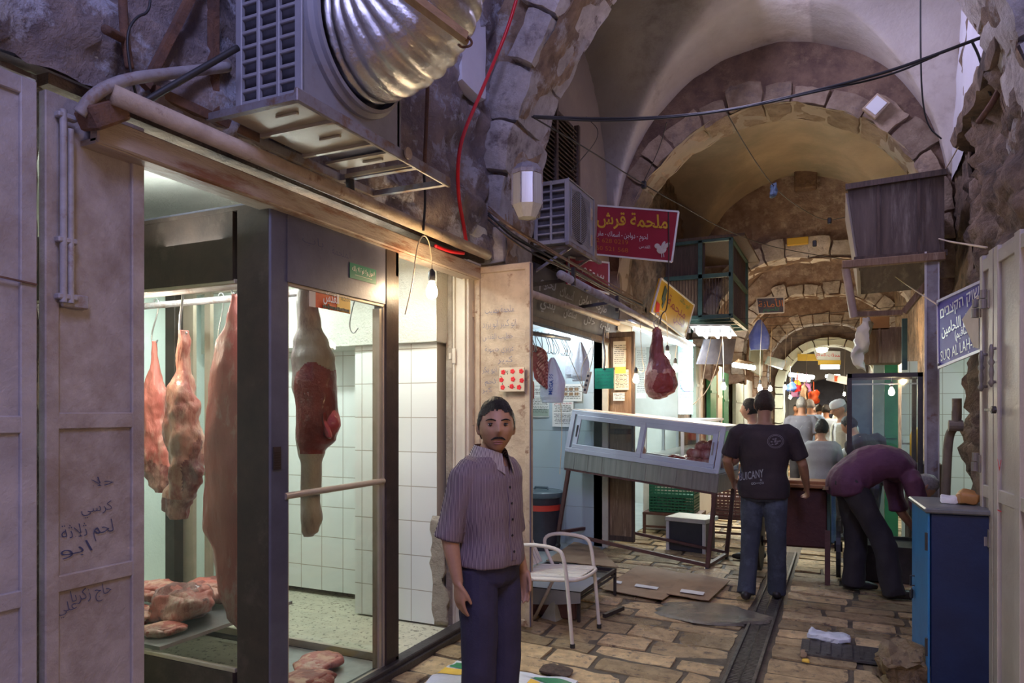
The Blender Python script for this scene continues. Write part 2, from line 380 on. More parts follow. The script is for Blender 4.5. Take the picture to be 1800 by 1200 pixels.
struct(m, 'floor', [MT['joint'], MT['stone_floor']], smooth='auto')
# cast iron drain channel running down the middle
t = empty('drain_channel', (-.55, 4.4, 0), label='long slotted metal drain channel set in the stone paving', cat='drain')
m = MB(); y = 1.9
for sx in (-.63, -.47): m.box((sx, 4.9, -.012), (.022, 7.4, .04), bev=.003)
m.build('rim', pm('drain_metal', (.16, .15, .14), (.09, .08, .08), sc=20, rough=.4, metal=.6, bump=.6), t)
m = MB()
while y < 8.6:
    m.box((-.55, y, -.012), (.14, .012, .02)); y += .026
m.box((-.55, 5.0, -.012), (.012, 7.2, .02))
m.build('grate', MT['drain_metal'], t)
m = MB(); m.box((-.55, 5.0, -.05), (.15, 7.2, .012)); m.build('channel_bottom', pm('wet_dark', (.03, .03, .03), rough=.15), t)

# ------------------------------------------------------------ arches and vaults
def arc_pts(cx, w, sp, R, zb, n=16, nl=6):
    """opening outline from left foot over the apex to the right foot"""
    L_ = [(cx - w, zb + (sp - zb) * i / nl) for i in range(nl)]
    c = cx - w + R; a1 = math.acos((c - cx) / R)
    A = [(c - R * math.cos(a1 * i / n), sp + R * math.sin(a1 * i / n)) for i in range(n + 1)]
    left = L_ + A
    return left + [(2 * cx - x, z) for x, z in reversed(left[:-1])]
def arch_wall(name, Y0, Y1, cx, w, sp, apex, zb, xl, xr, ztop, mats, amp=.03, sc=3, n=22, outer=None, back=.05):
    h = apex - sp; R = (h * h + w * w) / (2 * w)
    pts = arc_pts(cx, w, sp, R, zb, n, 6); N_ = len(pts); m = MB(); K = 7
    out = []
    for i, (x, z) in enumerate(pts):
        # push outwards to the surrounding wall
        if outer: dx, dz = outer(x, z, cx, sp)
        else:
            if z <= sp + .05: dx, dz = (xl if x < cx else xr), z
            else:
                vx, vz = x - cx, z - sp + .0
                k = min([q for q in (((xl - cx) / vx) if vx < -1e-3 else 1e9, ((xr - cx) / vx) if vx > 1e-3 else 1e9, (ztop - sp) / max(vz, 1e-3))])
                dx, dz = cx + vx * k, sp + vz * k
        out.append((dx, dz))
    K = 12
    def face(Y, flip):
        vs = []; 
        for i in range(N_):
            for k in range(K + 1):
                t = (k / K); vs.append(Vector((pts[i][0] + (out[i][0] - pts[i][0]) * t, Y, pts[i][1] + (out[i][1] - pts[i][1]) * t)))
        fs = [(i * (K + 1) + k, i * (K + 1) + k + 1, (i + 1) * (K + 1) + k + 1, (i + 1) * (K + 1) + k) for i in range(N_ - 1) for k in range(K)]
        if flip: fs = [tuple(reversed(f)) for f in fs]
        m.add(vs, fs, 0)
    face(Y0 + back, False); face(Y1 - back, True)
    M_ = 5
    vs = [Vector((x, Y0 + (Y1 - Y0) * k / M_, z)) for x, z in pts for k in range(M_ + 1)]
    m.add(vs, [(i * (M_ + 1) + k, (i + 1) * (M_ + 1) + k, (i + 1) * (M_ + 1) + k + 1, i * (M_ + 1) + k + 1) for i in range(N_ - 1) for k in range(M_)], 1 if len(mats) > 1 else 0)
    rough_up(m, amp, sc); rough_up(m, amp * .4, sc * 3.3)
    struct(m, name, mats, smooth=True); return R
def ring(name, Y0, Y1, cx, w, sp, apex, R0, th, mat, seed=1, zb=None, proud=.025, bl=.3, rag=.25, nfl=4):
    """voussoir blocks around the opening, from foot to foot"""
    h = apex - sp; R = (h * h + w * w) / (2 * w); rn = random.Random(seed); m = MB()
    c = cx - w + R; a1 = math.acos((c - cx) / R)
    for side in (1, -1):
        segs = []
        z = zb if zb is not None else sp
        while z < sp - .05:
            l = rn.uniform(.8, 1.25) * bl; l = min(l, sp - z) if sp - z - l > .12 else sp - z
            segs.append(('v', z, z + l)); z += l
        a = 0; da = bl / R
        while a < a1 - .01:
            l = rn.uniform(.75, 1.2) * da
            if a1 - a - l < da * .4: l = a1 - a
            segs.append(('a', a, a + l)); a += l
        for kd, s0, s1 in segs:
            T = th * rn.uniform(1 - rag, 1 + rag); pr = proud * rn.uniform(.3, 1.3); pi_ = rn.uniform(0, .018); gp = .010
            def f(p, kd=kd, s0=s0, s1=s1, T=T, pr=pr, pi_=pi_):
                sm = (s0 + s1) / 2; hs = (s1 - s0) / 2 - (gp if kd == 'v' else gp / R); s = sm + p.x * hs; r = (p.y + 1) / 2 * T - pi_
                yy = Y0 - pr + (p.z + 1) / 2 * (Y1 - Y0 + 2 * pr)
                if kd == 'v': x_, z_ = cx - w - r, s
                else: x_, z_ = c - (R + r) * math.cos(s), sp + (R + r) * math.sin(s)
                if side < 0: x_ = 2 * cx - x_
                v = Vector((x_, yy, z_)); k = v * 5.5
                return v + Vector((nz(k), nz(k + Vector((9, 9, 9))), nz(k + Vector((3, 5, 19))))) * .030 + Vector((nz(k * 3.1), nz(k * 3.1 + Vector((9, 1, 9))), nz(k * 3.1 + Vector((3, 5, 1))))) * .010
            stone(m, f, nfl, nfl, nfl, (.12, .1, .08), col=rn.random())
    mb = m.build(name, mat, smooth=True); return tag(mb, kind='structure')
A1 = dict(cx=-.69, w=1.72, sp=3.05, apex=5.62)
arch_wall('wall_arch_near', 5.02, 5.58, A1['cx'], A1['w'], A1['sp'], A1['apex'], 2.72, -2.95, 1.7, 7.2, [MT['rock']], amp=.07, sc=3.2, n=34)
ring('trim_1', 5.04, 5.56, A1['cx'], A1['w'], A1['sp'], A1['apex'], 0, .30, MT['voussoir_pale'], 5, zb=2.75, proud=.075, bl=.36, nfl=6)
arch_wall('wall_arch_second', 8.3, 8.85, -.78, 1.66, 3.3, 4.98, 2.55, -2.75, 1.2, 6.3, [MT['brown_rubble'], MT['plaster_beige']], amp=.05, sc=3)
ring('trim_2', 8.34, 8.8, -.78, 1.66, 3.3, 4.98, 0, .24, MT['voussoir'], 8, zb=2.9, proud=.06, bl=.33, rag=.4, nfl=6)
arch_wall('wall_arch_third', 13.2, 13.8, -.52, 1.62, 2.9, 4.2, 2.2, -2.75, 1.3, 6.3, [MT['rubble_pink'], MT['brown_rubble']], amp=.09, sc=3.4)
ring('trim_3', 13.22, 13.7, -.52, 1.62, 2.9, 4.2, 0, .28, MT['voussoir_pale'], 11, zb=2.4, proud=.085, bl=.34)
arch_wall('wall_arch_fourth', 16.9, 17.5, -.50, 1.55, 2.9, 4.1, 2.2, -2.75, 1.3, 6.3, [MT['rubble_pink'], MT['brown_rubble']], amp=.08, sc=3.4)
ring('trim_4', 16.92, 17.4, -.50, 1.55, 2.9, 4.1, 0, .25, MT['voussoir_pale'], 13, zb=2.4, proud=.08, bl=.3)
arch_wall('wall_arch_fifth', 21.6, 22.2, -.46, 1.5, 2.7, 4.0, 2.0, -2.75, 1.3, 6.0, [MT['rubble_pink'], MT['brown_rubble']], amp=.06, sc=3.4)
ring('trim_5', 21.62, 22.1, -.46, 1.5, 2.7, 4.0, 0, .3, MT['voussoir_pale'], 17, zb=1.9, proud=.07, bl=.3, nfl=2)
pm('cream_paint', (.82, .78, .58), (.72, .68, .50), sc=3, rough=.7)
arch_wall('wall_arch_sixth', 27.2, 28.2, -.42, 1.5, 2.4, 3.85, 0, -2.75, 1.3, 6.0, [MT['brown_rubble'], MT['cream_paint']], amp=.04, sc=3)
ring('trim_11', 27.0, 27.6, -.42, 1.5, 2.4, 3.85, 0, .26, MT['cream_paint'], 19, zb=.0, proud=.06, bl=.5, nfl=2, rag=.02)
arch_wall('wall_arch_seventh', 36, 36.6, -.45, 1.4, 1.9, 3.0, 0, -2.75, 1.6, 6.0, [MT['plaster_grey']], amp=.02, sc=3)

def groin(name, Ya, Yb, zs, zc, xl, xr, mats, nx=56, ny=56, pick=None, amp=.02, ton=None):
    m = MB(); vs = []; 
    def H(x, y): return max(zs(x), zc(y))
    for i in range(nx + 1):
        for j in range(ny + 1):
            x = xl + (xr - xl) * i / nx; y_ = Ya + (Yb - Ya) * j / ny; vs.append(Vector((x, y_, H(x, y_) + amp * fbm((x, y_, 0), 1.6))))
    fs = [(i * (ny + 1) + j, i * (ny + 1) + j + 1, (i + 1) * (ny + 1) + j + 1, (i + 1) * (ny + 1) + j) for i in range(nx) for j in range(ny)]
    m.add(vs, fs)
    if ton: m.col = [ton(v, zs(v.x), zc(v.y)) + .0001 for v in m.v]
    if pick:
        for k, f in enumerate(m.f):
            c = sum((m.v[q] for q in f), Vector()) / 4; m.m[k] = pick(c, zs(c.x), zc(c.y))
    return struct(m, name, mats, smooth=True)
def ellp(c, hw, z0, h, p=2.0): return lambda x: z0 + h * max(0, 1 - min(1, abs(x - c) / hw) ** p) ** .5
zs1 = ellp(-.75, 1.72, 3.75, 1.9); zc1 = ellp(6.92, 1.32, 3.95, 1.68)
groin('ceiling', 5.5, 8.4, zs1, zc1, -2.62, 1.12, [MT['plaster_white']], 110, 110, ton=lambda v, a, b: .98 - .95 * min(1, max(0, .5 + (b - a) * 5)) if v.x < -.3 else .97 - .5 * min(1, max(0, (v.z - 5.1) * 3)))  # lit band and shaded left cell and crown put into the tone
zs2 = ellp(-.75, 1.8, 3.5, 2.15); zc2 = ellp(11.0, 2.1, 3.6, 1.9)
groin('ceiling', 8.8, 13.3, zs2, zc2, -2.7, 1.2, [MT['plaster_beige'], MT['plaster_white']], 60, 60)
for (ya, yb, mt, hh) in ((13.7, 17.0, 'brown_rubble', 5.0), (17.4, 21.7, 'brown_rubble', 4.9), (22.1, 27.3, 'brown_rubble', 4.6), (28.1, 36.1, 'plaster_grey', 4.3), (36.5, 58, 'plaster_grey', 4.3)):
    groin('ceiling', ya, yb, ellp(-.5, 2.1, 2.6, hh - 2.6), ellp((ya + yb) / 2, (yb - ya) / 2, 2.6, hh - 2.9), -2.7, 1.5, [MT[mt]], 24, 20, amp=.08)

# ------------------------------------------------------------ side walls
def wallgrid(name, X, ya, yb, za, zb, mat, amp=.05, sc=2.5, face=1, res=.06, fn=None):
    m = MB(); nu = max(2, int((yb - ya) / res)); nv = max(2, int((zb - za) / res))
    m.grid(lambda u, v: Vector((X, ya + (yb - ya) * u, za + (zb - za) * v)), nu, nv, 0, flip=face < 0)
    for i, v in enumerate(m.v):
        d = amp * fbm(v, sc, 5) + amp * .45 * fbm(v, sc * 4, 3) - amp * .35 * abs(fbm(v + Vector((3, 1, 7)), sc * 2.2, 3))
        if fn: d += fn(v)
        m.v[i] = v + Vector((d * face, 0, 0))
    return struct(m, name, [mat], smooth=True)
# rough wall above the first shop: leaning upper part with one course step
wallgrid('wall_left_upper', -2.52, -1.2, 5.1, 2.78, 6.6, MT['rock_wall'], .07, 2.4, fn=lambda v: (.05 if v.z < 3.15 else 0) + .10 * max(0, v.z - 4))
wallgrid('wall_left_front', -2.64, -1.2, 1.62, 0, 2.8, MT['rock_wall'], .03)
wallgrid('wall_left_lunette', -2.56, 5.4, 8.5, 2.9, 6.0, MT['plaster_grey'], .015, 1.5)
wallgrid('wall_left_middle', -2.56, 8.4, 13.4, 2.75, 5.9, MT['dark_rock'], .05)
wallgrid('wall_left_far', -2.5, 13.2, 36, 0, 5.0, MT['dark_rock'], .05, res=.25)
wallgrid('wall_left_end', -2.3, 36, 58, 0, 5.0, MT['plaster_grey'], .02, res=.4)
wallgrid('wall_right_pier', 1.0, 4.9, 7.35, -.05, 4.0, MT['dark_rock'], .09, 3.2, face=-1, res=.05, fn=lambda v: .06 * math.sin(v.y * 6) + .05 * max(0, 2 - v.z) * .3)
wallgrid('wall_right_lunette', 1.0, 5.3, 8.5, 3.9, 6.0, MT['plaster_lav'], .015, 1.5, face=-1)
wallgrid('wall_right_near', 1.25, -1.2, 5.1, -.05, 6.5, MT['dark_rock'], .06, face=-1)
wallgrid('wall_right_middle', 1.02, 7.2, 13.4, 2.4, 5.9, MT['dark_rock'], .04, face=-1)
wallgrid('wall_right_far', 1.0, 10.2, 36, 0, 5.0, MT['dark_rock'], .04, face=-1, res=.25)
wallgrid('wall_right_end', 1.3, 36, 58, 0, 5.0, MT['plaster_grey'], .02, face=-1, res=.4)
m = MB(); m.box((-.6, 58.2, 2.5), (6, .2, 6)); struct(m, 'wall_back', [MT['plaster_white']])
# broken ledge on top of the pier
m = MB(); m.add([], [])
stone(m, lambda p: Vector((1.02 + .16 * p.x + .05 * nz((p.y * 3, p.z, 2)), 6.25 + 1.0 * p.y, 3.93 + .09 * p.z + .05 * fbm((p.y * 6, p.x * 2, 4)))), 4, 24, 3, .15)
struct(m, 'trim_6', [MT['dark_rock']], smooth=True)
# pale plaster pilaster strip up the wall left of the near arch
m = MB()
def pil(p):
    return Vector((-2.50 + .05 * p.x + .015 * nz((p.z * 4, 1, p.y)), 4.62 + .19 * p.y + .05 * nz((p.z * 5, 7, 1)), 5.2 + 1.3 * p.z))
stone(m, pil, 2, 4, 30, .1); struct(m, 'trim_7', [MT['plaster_lav']], smooth=True)

# shop 1: floor, tiled side wall, back and ceiling
m = MB(); m.box((-4.1, 3.2, -.05), (3.1, 3.9, .11)); struct(m, 'floor', [MT['terrazzo']])
m = MB(); m.box((-4.15, 5.0, 1.08), (1.45, .3, 2.05)); struct(m, 'wall_shop_side', [MT['white_tile']])
m = MB(); m.box((-3.07, 4.72, 1.06), (.74, .42, 2.08)); struct(m, 'wall_shop_side', [MT['white_tile']])
m = MB(); stone(m, lambda p: Vector((-3.38 + .72 * p.x + .006 * nz((p.z * 5, p.x * 5, 1)), 4.74 + .30 * p.y, 2.45 + .36 * p.z + .012 * nz((p.x * 3, 2, 2)) * (1 if p.z < 0 else 0))), 14, 4, 8, (.03, .08, .06)); m.box((-4.6, 4.85, 2.5), (1.2, .5, .8)); struct(m, 'wall_shop_side', [MT['shop_plaster'] if False else MT['shop_plaster']], smooth=True)
m = MB(); m.box((-5.45, 3.2, 1.3), (.2, 4.2, 2.9)); struct(m, 'wall_shop_back', [MT['pale_green_plaster']])
m = MB(); m.box((-4.0, 1.45, 1.3), (2.9, .2, 2.9)); struct(m, 'wall_shop_side', [MT['pale_green_plaster']])
m = MB(); m.grid(lambda u, v: Vector((-5.4 + 2.86 * u, 1.4 + 3.5 * v, 2.79 + .10 * (1 - u) * 0 + .02 * fbm((u * 6, v * 6, 0), 1))), 20, 20, flip=False); m.box((-3.95, 3.2, 2.95), (2.9, 3.7, .1)); struct(m, 'ceiling', [MT['shop_plaster']], smooth=False)
# jamb of the first shop
pm('cream_metal', (.60, .48, .34), (.40, .30, .21), sc=6, rough=.45, bump=.5, bsc=40, c3=(.24, .13, .08), s3=8, t3=.62, w3=.04, det=10)
pm('white_frame', (.72, .66, .56), (.62, .56, .47), sc=5, rough=.4, bump=.2, bsc=50, c3=(.30, .20, .13), s3=14, t3=.70, w3=.02)
pm('cement', (.42, .36, .29), (.30, .25, .20), sc=8, rough=.9, bump=2, bsc=24)
m = MB(); m.box((-2.645, 4.70, 1.35), (.05, .22, 2.72)); struct(m, 'trim_8', [MT['cement']])
m = MB(); m.box((-2.56, 4.72, 1.35), (.13, .2, 2.72), bev=.004); m.box((-2.525, 4.61, 1.35), (.02, .03, 2.72)); m.box((-2.615, 4.61, 1.35), (.02, .02, 2.72)); struct(m, 'door_1', [MT['white_frame']])
# crumbled plaster at the foot of the jamb
m = MB(); stone(m, lambda p: Vector((-2.705 + .02 * (1 - p.z) + (.048 + .012 * (1 - p.z) + .045 * fbm((p.z * 3, p.x, 3))) * p.x, 4.508 + .010 * p.y, .42 + .40 * p.z + .02 * nz((p.x * 3, 1, 1)))), 6, 2, 16, .3); rough_up(m, .008, 22); thing(m, 'crumbled_plaster', [MT['cement']], 'patch of bare crumbled cement where tiles broke off beside the shop door frame', 'plaster', smooth=True)
# black sill along the shop opening
pm('black_metal', (.07, .06, .06), (.045, .04, .04), sc=10, rough=.4, metal=.3, bump=.3)
m = MB(); m.box((-2.49, 3.2, .03), (.09, 3.2, .07), bev=.006); m.box((-2.44, 3.2, .015), (.03, 3.2, .04)); struct(m, 'trim_9', [MT['black_metal']])
# lintel beam over the first shop
pm('rusty_beam', (.55, .46, .38), (.34, .25, .19), sc=6, rough=.5, bump=.6, bsc=40, c3=(.26, .11, .06), s3=6, t3=.58, stretch=(1, .35, 2))
m = MB(); m.bar((-2.46, 1.7, 2.62), (-2.46, 4.85, 2.62), .05, .10, bev=.006); m.bar((-2.57, 1.7, 2.66), (-2.57, 4.85, 2.66), .18, .03); m.bar((-2.5, 1.7, 2.575), (-2.5, 4.85, 2.575), .10, .02)
struct(m, 'trim_10', [MT['rusty_beam']])

# shop 2 interior
m = MB(); m.box((-3.9, 8.1, 1.3), (2.8, .2, 2.6)); struct(m, 'wall_shop_side', [MT['blue_marble']])
m = MB(); m.box((-5.1, 6.9, 1.3), (.1, 2.6, 2.6)); struct(m, 'wall_shop_back', [MT['blue_marble']])
m = MB(); m.box((-3.9, 5.75, 1.3), (2.6, .14, 2.6)); struct(m, 'wall_shop_side', [MT['pale_green_plaster']])
m = MB(); m.box((-3.85, 6.9, 2.62), (2.6, 2.5, .06)); struct(m, 'ceiling', [pm('white_board', (.85, .88, .9), rough=.5)])
m = MB(); m.box((-3.85, 6.9, -.03), (2.7, 2.5, .06)); struct(m, 'floor', [pm('wet_tile', (.52, .58, .58), (.44, .50, .50), sc=4, rough=.2)])
m = MB(); m.box((-2.58, 8.12, 1.3), (.14, .24, 2.7)); m.box((-2.50, 7.98, 1.25), (.07, .04, 2.5)); struct(m, 'door_2', [MT['white_frame']])
# shop 3 interior
m = MB(); m.box((-3.7, 12.1, 1.3), (2.4, .2, 2.8)); struct(m, 'wall_shop_side', [pm('white_wall', (.60, .62, .60), (.52, .54, .52), sc=3, rough=.5)])
m = MB(); m.box((-4.9, 10.2, 1.3), (.1, 4, 2.8)); struct(m, 'wall_shop_back', [MT['white_wall']])
m = MB(); m.box((-3.7, 8.32, 1.3), (2.4, .14, 2.8)); struct(m, 'wall_shop_side', [MT['white_wall']])
m = MB(); m.box((-3.7, 10.2, 2.7), (2.4, 3.9, .06)); struct(m, 'ceiling', [MT['white_board']])
m = MB(); m.box((-3.7, 10.2, -.03), (2.5, 3.9, .06)); struct(m, 'floor', [MT['wet_tile']])
# stall room behind the right post
m = MB(); m.box((1.9, 10.25, 1.4), (1.8, .12, 2.9)); struct(m, 'wall_stall_side', [MT['white_tile']])
m = MB(); m.box((2.6, 8.7, 1.4), (.1, 3.1, 2.9)); struct(m, 'wall_stall_back', [pm('dark_green', (.05, .12, .09), (.03, .07, .05), sc=3, rough=.5)])
m = MB(); m.box((1.85, 7.3, 1.2), (1.6, .1, 2.6)); struct(m, 'wall_stall_side', [MT['dark_rock']])
m = MB(); m.box((1.85, 8.7, 2.75), (1.7, 3, .08)); struct(m, 'ceiling', [MT['dark_rock']])
m = MB(); m.box((2.0, 8.7, -.05), (1.3, 3, .06)); struct(m, 'floor', [MT['joint']])
# ------------------------------------------------------------ outer shells behind the rooms
m = MB(); m.box((-5.7, 3.4, 1.6), (.2, 5.2, 3.6)); m.box((-5.3, 9.4, 1.6), (.2, 9, 3.6)); m.box((-4.2, 5.35, 1.4), (3.0, .5, 3.0)); m.box((-4.1, 12.7, 1.4), (2.8, 1.0, 3.0)); m.box((-4.1, 7, 3.06), (3.0, 13, .08))
struct(m, 'leak_shell', [MT['dark_rock']])  # unseen shells added to stop world light leaking into the rooms
m = MB(); m.box((-2.75, 7.0, 2.85), (.3, 3.1, .55)); m.box((-2.75, 10.8, 2.95), (.3, 5.0, .5)); m.box((-2.68, 3.3, 2.86), (.24, 3.4, .2)); struct(m, 'wall_left_lintel', [MT['dark_rock']])
m = MB(); m.box((-.8, -1.6, 1.5), (.01, .01, .01))
# ------------------------------------------------------------ materials
pm('door_paint', (.50, .46, .47), (.36, .33, .34), sc=4, det=10, rough=.36, bump=.6, bsc=30, c3=(.26, .19, .15), s3=1.6, t3=.64, w3=.16)
pm('door_paint_old', (.50, .45, .43), (.33, .28, .26), sc=4, det=10, rough=.40, bump=.6, bsc=30, c3=(.24, .17, .13), s3=2.6, t3=.60, w3=.14)
pm('rust', (.24, .12, .07), (.14, .08, .06), sc=12, rough=.8, bump=1)
pm('ink', (.05, .06, .14), rough=.6)
pm('ink_grey', (.16, .16, .22), rough=.6)
pm('anodised', (.060, .040, .032), (.040, .028, .024), sc=7, rough=.42, metal=.0, bump=.15, bsc=60, c3=(.10, .075, .06), s3=2, t3=.62, spec=.3)
pm('anodised_side', (.15, .15, .20), (.11, .11, .15), sc=4, rough=.36, metal=.3, bump=.1, bsc=50)
pm('brass_edge', (.52, .44, .34), (.44, .37, .28), sc=8, rough=.35, metal=.4)
pm('steel', (.55, .55, .55), (.42, .42, .42), sc=9, rough=.3, metal=.8)
pm('white_paint', (.75, .74, .72), (.66, .64, .62), sc=5, rough=.4, bump=.15, bsc=40, c3=(.45, .36, .28), s3=5, t3=.72)
pm('pipe_grey', (.42, .40, .42), (.30, .27, .27), sc=9, rough=.45, bump=.4, c3=(.24, .15, .10), s3=8, t3=.6)
pm('black_rubber', (.03, .03, .032), rough=.5)
pm('red_plastic', (.75, .02, .03), rough=.35)
pm('meat_fat', (.82, .48, .34), (.70, .28, .20), sc=7, rough=.38, bump=1.2, bsc=22, c3=(.46, .09, .07), s3=7, t3=.54, w3=.08, stretch=(1, 1, .45), coat=.25)
pm('meat_pink', (.66, .20, .15), (.52, .11, .09), sc=5, rough=.38, bump=1.2, bsc=16, c3=(.74, .48, .38), s3=4, t3=.58, stretch=(1, 1, .35), coat=.25)
pm('meat_red', (.44, .06, .045), (.30, .035, .03), sc=9, rough=.33, bump=.8, bsc=30, c3=(.62, .22, .18), s3=6, t3=.68, w3=.02, coat=.35)
pm('meat_dark', (.34, .08, .07), (.20, .045, .045), sc=6, rough=.35, bump=1.4, bsc=18, c3=(.68, .36, .28), s3=5, t3=.54, stretch=(1, 1, .5), coat=.25)
pm('meat_white', (.86, .78, .70), (.62, .48, .42), sc=7, rough=.45, bump=.9, bsc=22, c3=(.30, .20, .22), s3=5, t3=.6, stretch=(1, 1, .4), coat=.15)
pm('bone', (.80, .70, .58), rough=.5)
glassm('shop_glass', (.96, .99, .98), .05, .014, (.72, .80, .78))
glassm('clear_glass', (.97, 1, .99), .05, .015)

# ------------------------------------------------------------ panelled metal leaves
def leaf(name, A, B, z0, z1, th, stile, rails, label, mats, dep=.014, raise_=.008, cat='door', group=None, rw=.06, back=True):
    """a metal leaf from foot A to foot B (x, y); rails = heights of cross rails"""
    A = Vector((A[0], A[1], 0)); B = Vector((B[0], B[1], 0)); d = (B - A).normalized(); L_ = (B - A).length; n = d.cross(Vector((0, 0, 1)))
    R = Matrix((d, n, Vector((0, 0, 1)))).transposed(); c = (A + B) / 2
    t = empty(name, (c.x, c.y, z0), label=label, cat=cat, group=group)
    pn = MB(); pn.box(c + Vector((0, 0, (z0 + z1) / 2)), (L_ - .01, th - 2 * dep, z1 - z0 - .01), R); pn.build('panel', mats[0], t)
    fr = MB()
    for s0, s1 in ((0, stile[0]), (L_ - stile[1], L_)): fr.box(A + d * (s0 + s1) / 2 + Vector((0, 0, (z0 + z1) / 2)), (s1 - s0, th, z1 - z0), R, bev=.004)
    for zr in [z0 + rw / 2, z1 - rw / 2] + list(rails): fr.box(c + Vector((0, 0, zr)), (L_ - .012, th * .92, rw), R, bev=.004)
    fr.build('frame', mats[1], t)
    return t, d, n
t, d_, n_ = leaf('shutter_door', (-2.535, 1.12), (-2.535, 1.535), .02, 2.73, .04, (.05, .055), (1.55, .96), 'grey metal shutter door leaf at the very left, standing left of its rust-streaked twin', [MT['door_paint'], MT['door_paint']])
m = MB(); m.bar((-2.51, 1.22, 2.05), (-2.51, 1.53, 2.03), .006); m.build('scratch', MT['rust'], t)
t, d_, n_ = leaf('shutter_door', (-2.54, 1.565), (-2.54, 1.955), .02, 2.72, .04, (.05, .055), (1.56, .98), 'grey metal shutter door leaf with slide bolt and pen writing next to the meat shop opening', [MT['door_paint_old'], MT['door_paint_old']])
m = MB(); m.cyl((-2.495, 1.612, 1.98), (-2.495, 1.612, 2.66), .012); m.cyl((-2.495, 1.638, 1.98), (-2.495, 1.638, 2.60), .011)
for z in (2.64, 2.2, 2.0): m.box((-2.5, 1.625, z), (.03, .07, .02), bev=.004)
m.box((-2.505, 1.66, 1.99), (.014, .10, .05), bev=.005); m.build('slide_bolt', MT['pipe_grey'], t)
YV, ZV = (0, 1, 0), (0, 0, 1)
for body, px, py, sz, wd in (('حلا', 180, 845, .05, .09), ('كرسي', 170, 895, .05, .12), ('لحم ثلاثة', 155, 935, .07, .20), ('ابو', 135, 965, .06, .12), ('حاج زكريا', 160, 1045, .06, .16), ('علي', 118, 1070, .05, .07)):
    text(body, P(px, py, X=-2.530), YV, ZV, sz, MT['ink'], t, width=wd, name='handwriting', ext=0, off=.0015, shear=-.2, bold=-.012)
# ------------------------------------------------------------ glass meat cabinet
CX0, CX1, CY0, CY1, CZ = -2.48, -4.42, 2.60, 3.69, 2.60
cab = empty('meat_cabinet', (-3.4, 3.15, 0), label='tall dark metal and glass cabinet full of hanging carcasses in the shop opening', cat='cabinet')
m = MB()
m.box((CX0 - .115, CY0 + .05, CZ / 2), (.21, .10, CZ), bev=.006, mi=0)
m.build('corner_post', [MT['anodised'], MT['anodised_side']], cab); m = MB()
m.box((CX0 - .03, CY0 + .065, CZ / 2 - .001), (.052, .125, CZ - .004), mi=1, bev=.006)
m.build('corner_post', [MT['anodised'], MT['anodised_side']], cab); m = MB()
m.box((CX0 - .045, CY1 - .07, CZ / 2 - .001), (.09, .14, CZ - .002), mi=0, bev=.006)
m.build('corner_post', [MT['anodised'], MT['anodised_side']], cab); m = MB()
m.box((CX1 + .05, CY0 + .05, CZ / 2), (.1, .1, CZ), bev=.005); m.build('corner_post', [MT['anodised']], cab); m = MB(); m.box((CX1 + .05, CY1 - .05, CZ / 2), (.1, .1, CZ), bev=.005)
m.build('corner_post', [MT['anodised'], MT['anodised_side']], cab)
m = MB()
m.box(((CX0 + CX1) / 2 - .1, CY0 + .022, 2.42), (CX0 - CX1 - .3, .035, .36)); m.build('fascia', MT['anodised'], cab)
m = MB(); m.box((CX0 - .012, 3.13, 2.415), (.022, .83, .365)); m.build('fascia', MT['anodised_side'], cab)
m = MB(); m.box(((CX0 + CX1) / 2 - .1, CY0 + .022, .15), (CX0 - CX1 - .3, .035, .30)); m.box((CX0 - .02, 3.13, .025), (.03, .83, .05)); m.box(((CX0 + CX1) / 2, CY1 - .02, .02), (1.9, .04, .04)); m.build('plinth', MT['anodised'], cab)
m = MB()
for a, b in (((CX0 - .02, 2.725, .05), (CX0 - .02, 2.725, 2.23)), ((CX0 - .02, 3.545, .05), (CX0 - .02, 3.545, 2.23)), ((CX0 - .02, 2.725, 2.225), (CX0 - .02, 3.55, 2.225)), ((CX0 - .02, 2.725, .055), (CX0 - .02, 3.55, .055)),
             ((CX0 - .24, CY0 + .02, .31), (CX1, CY0 + .02, .31)), ((CX0 - .24, CY0 + .02, 2.235), (CX1, CY0 + .02, 2.235))): m.bar(a, b, .022, bev=.003)
m.bar((CX0 - .03, 3.50, .05), (CX0 - .03, 3.50, 2.2), .05, .02)
for x in (-4.25, -4.06, -3.62): m.bar((x, CY1 - .03, .05), (x, CY1 - .03, 2.55), .055 if x > -4.1 else .10, .03)
m.bar((CX1, CY1 - .03, 1.15), (-3.9, CY1 - .03, 1.15), .03); m.bar((CX1, CY1 - .02, .06), (CX0, CY1 - .02, .06), .03, .05); m.bar((CX1, CY1 - .02, 2.5), (CX0, CY1 - .02, 2.5), .03, .16)
m.build('glazing_frame', MT['brass_edge'], cab)
g = MB(); g.quad((CX0 - .02, 2.73, .06), (CX0 - .02, 3.54, .06), (CX0 - .02, 3.54, 2.22), (CX0 - .02, 2.73, 2.22)); g.build('glass_pane', MT['shop_glass'], cab, normals=False)
g = MB(); g.quad((CX1 + .1, CY0 + .02, .32), (CX0 - .22, CY0 + .02, .32), (CX0 - .22, CY0 + .02, 2.23), (CX1 + .1, CY0 + .02, 2.23)); g.build('glass_pane', MT['shop_glass'], cab, normals=False)
g = MB(); g.quad((CX1 + .1, CY1 - .02, .09), (CX0 - .14, CY1 - .02, .09), (CX0 - .14, CY1 - .02, 2.42), (CX1 + .1, CY1 - .02, 2.42)); g.build('glass_pane', MT['clear_glass'], cab, normals=False)
m = MB(); m.cyl((CX0 - .005, 2.70, 1.175), (CX0 - .005, 3.53, 1.175), .017, 14); m.build('handle_bar', MT['brass_edge'], cab)
m = MB(); m.box((-3.85, 3.13, .335), (1.15, 1.0, .02)); m.build('tray', MT['steel'], cab)
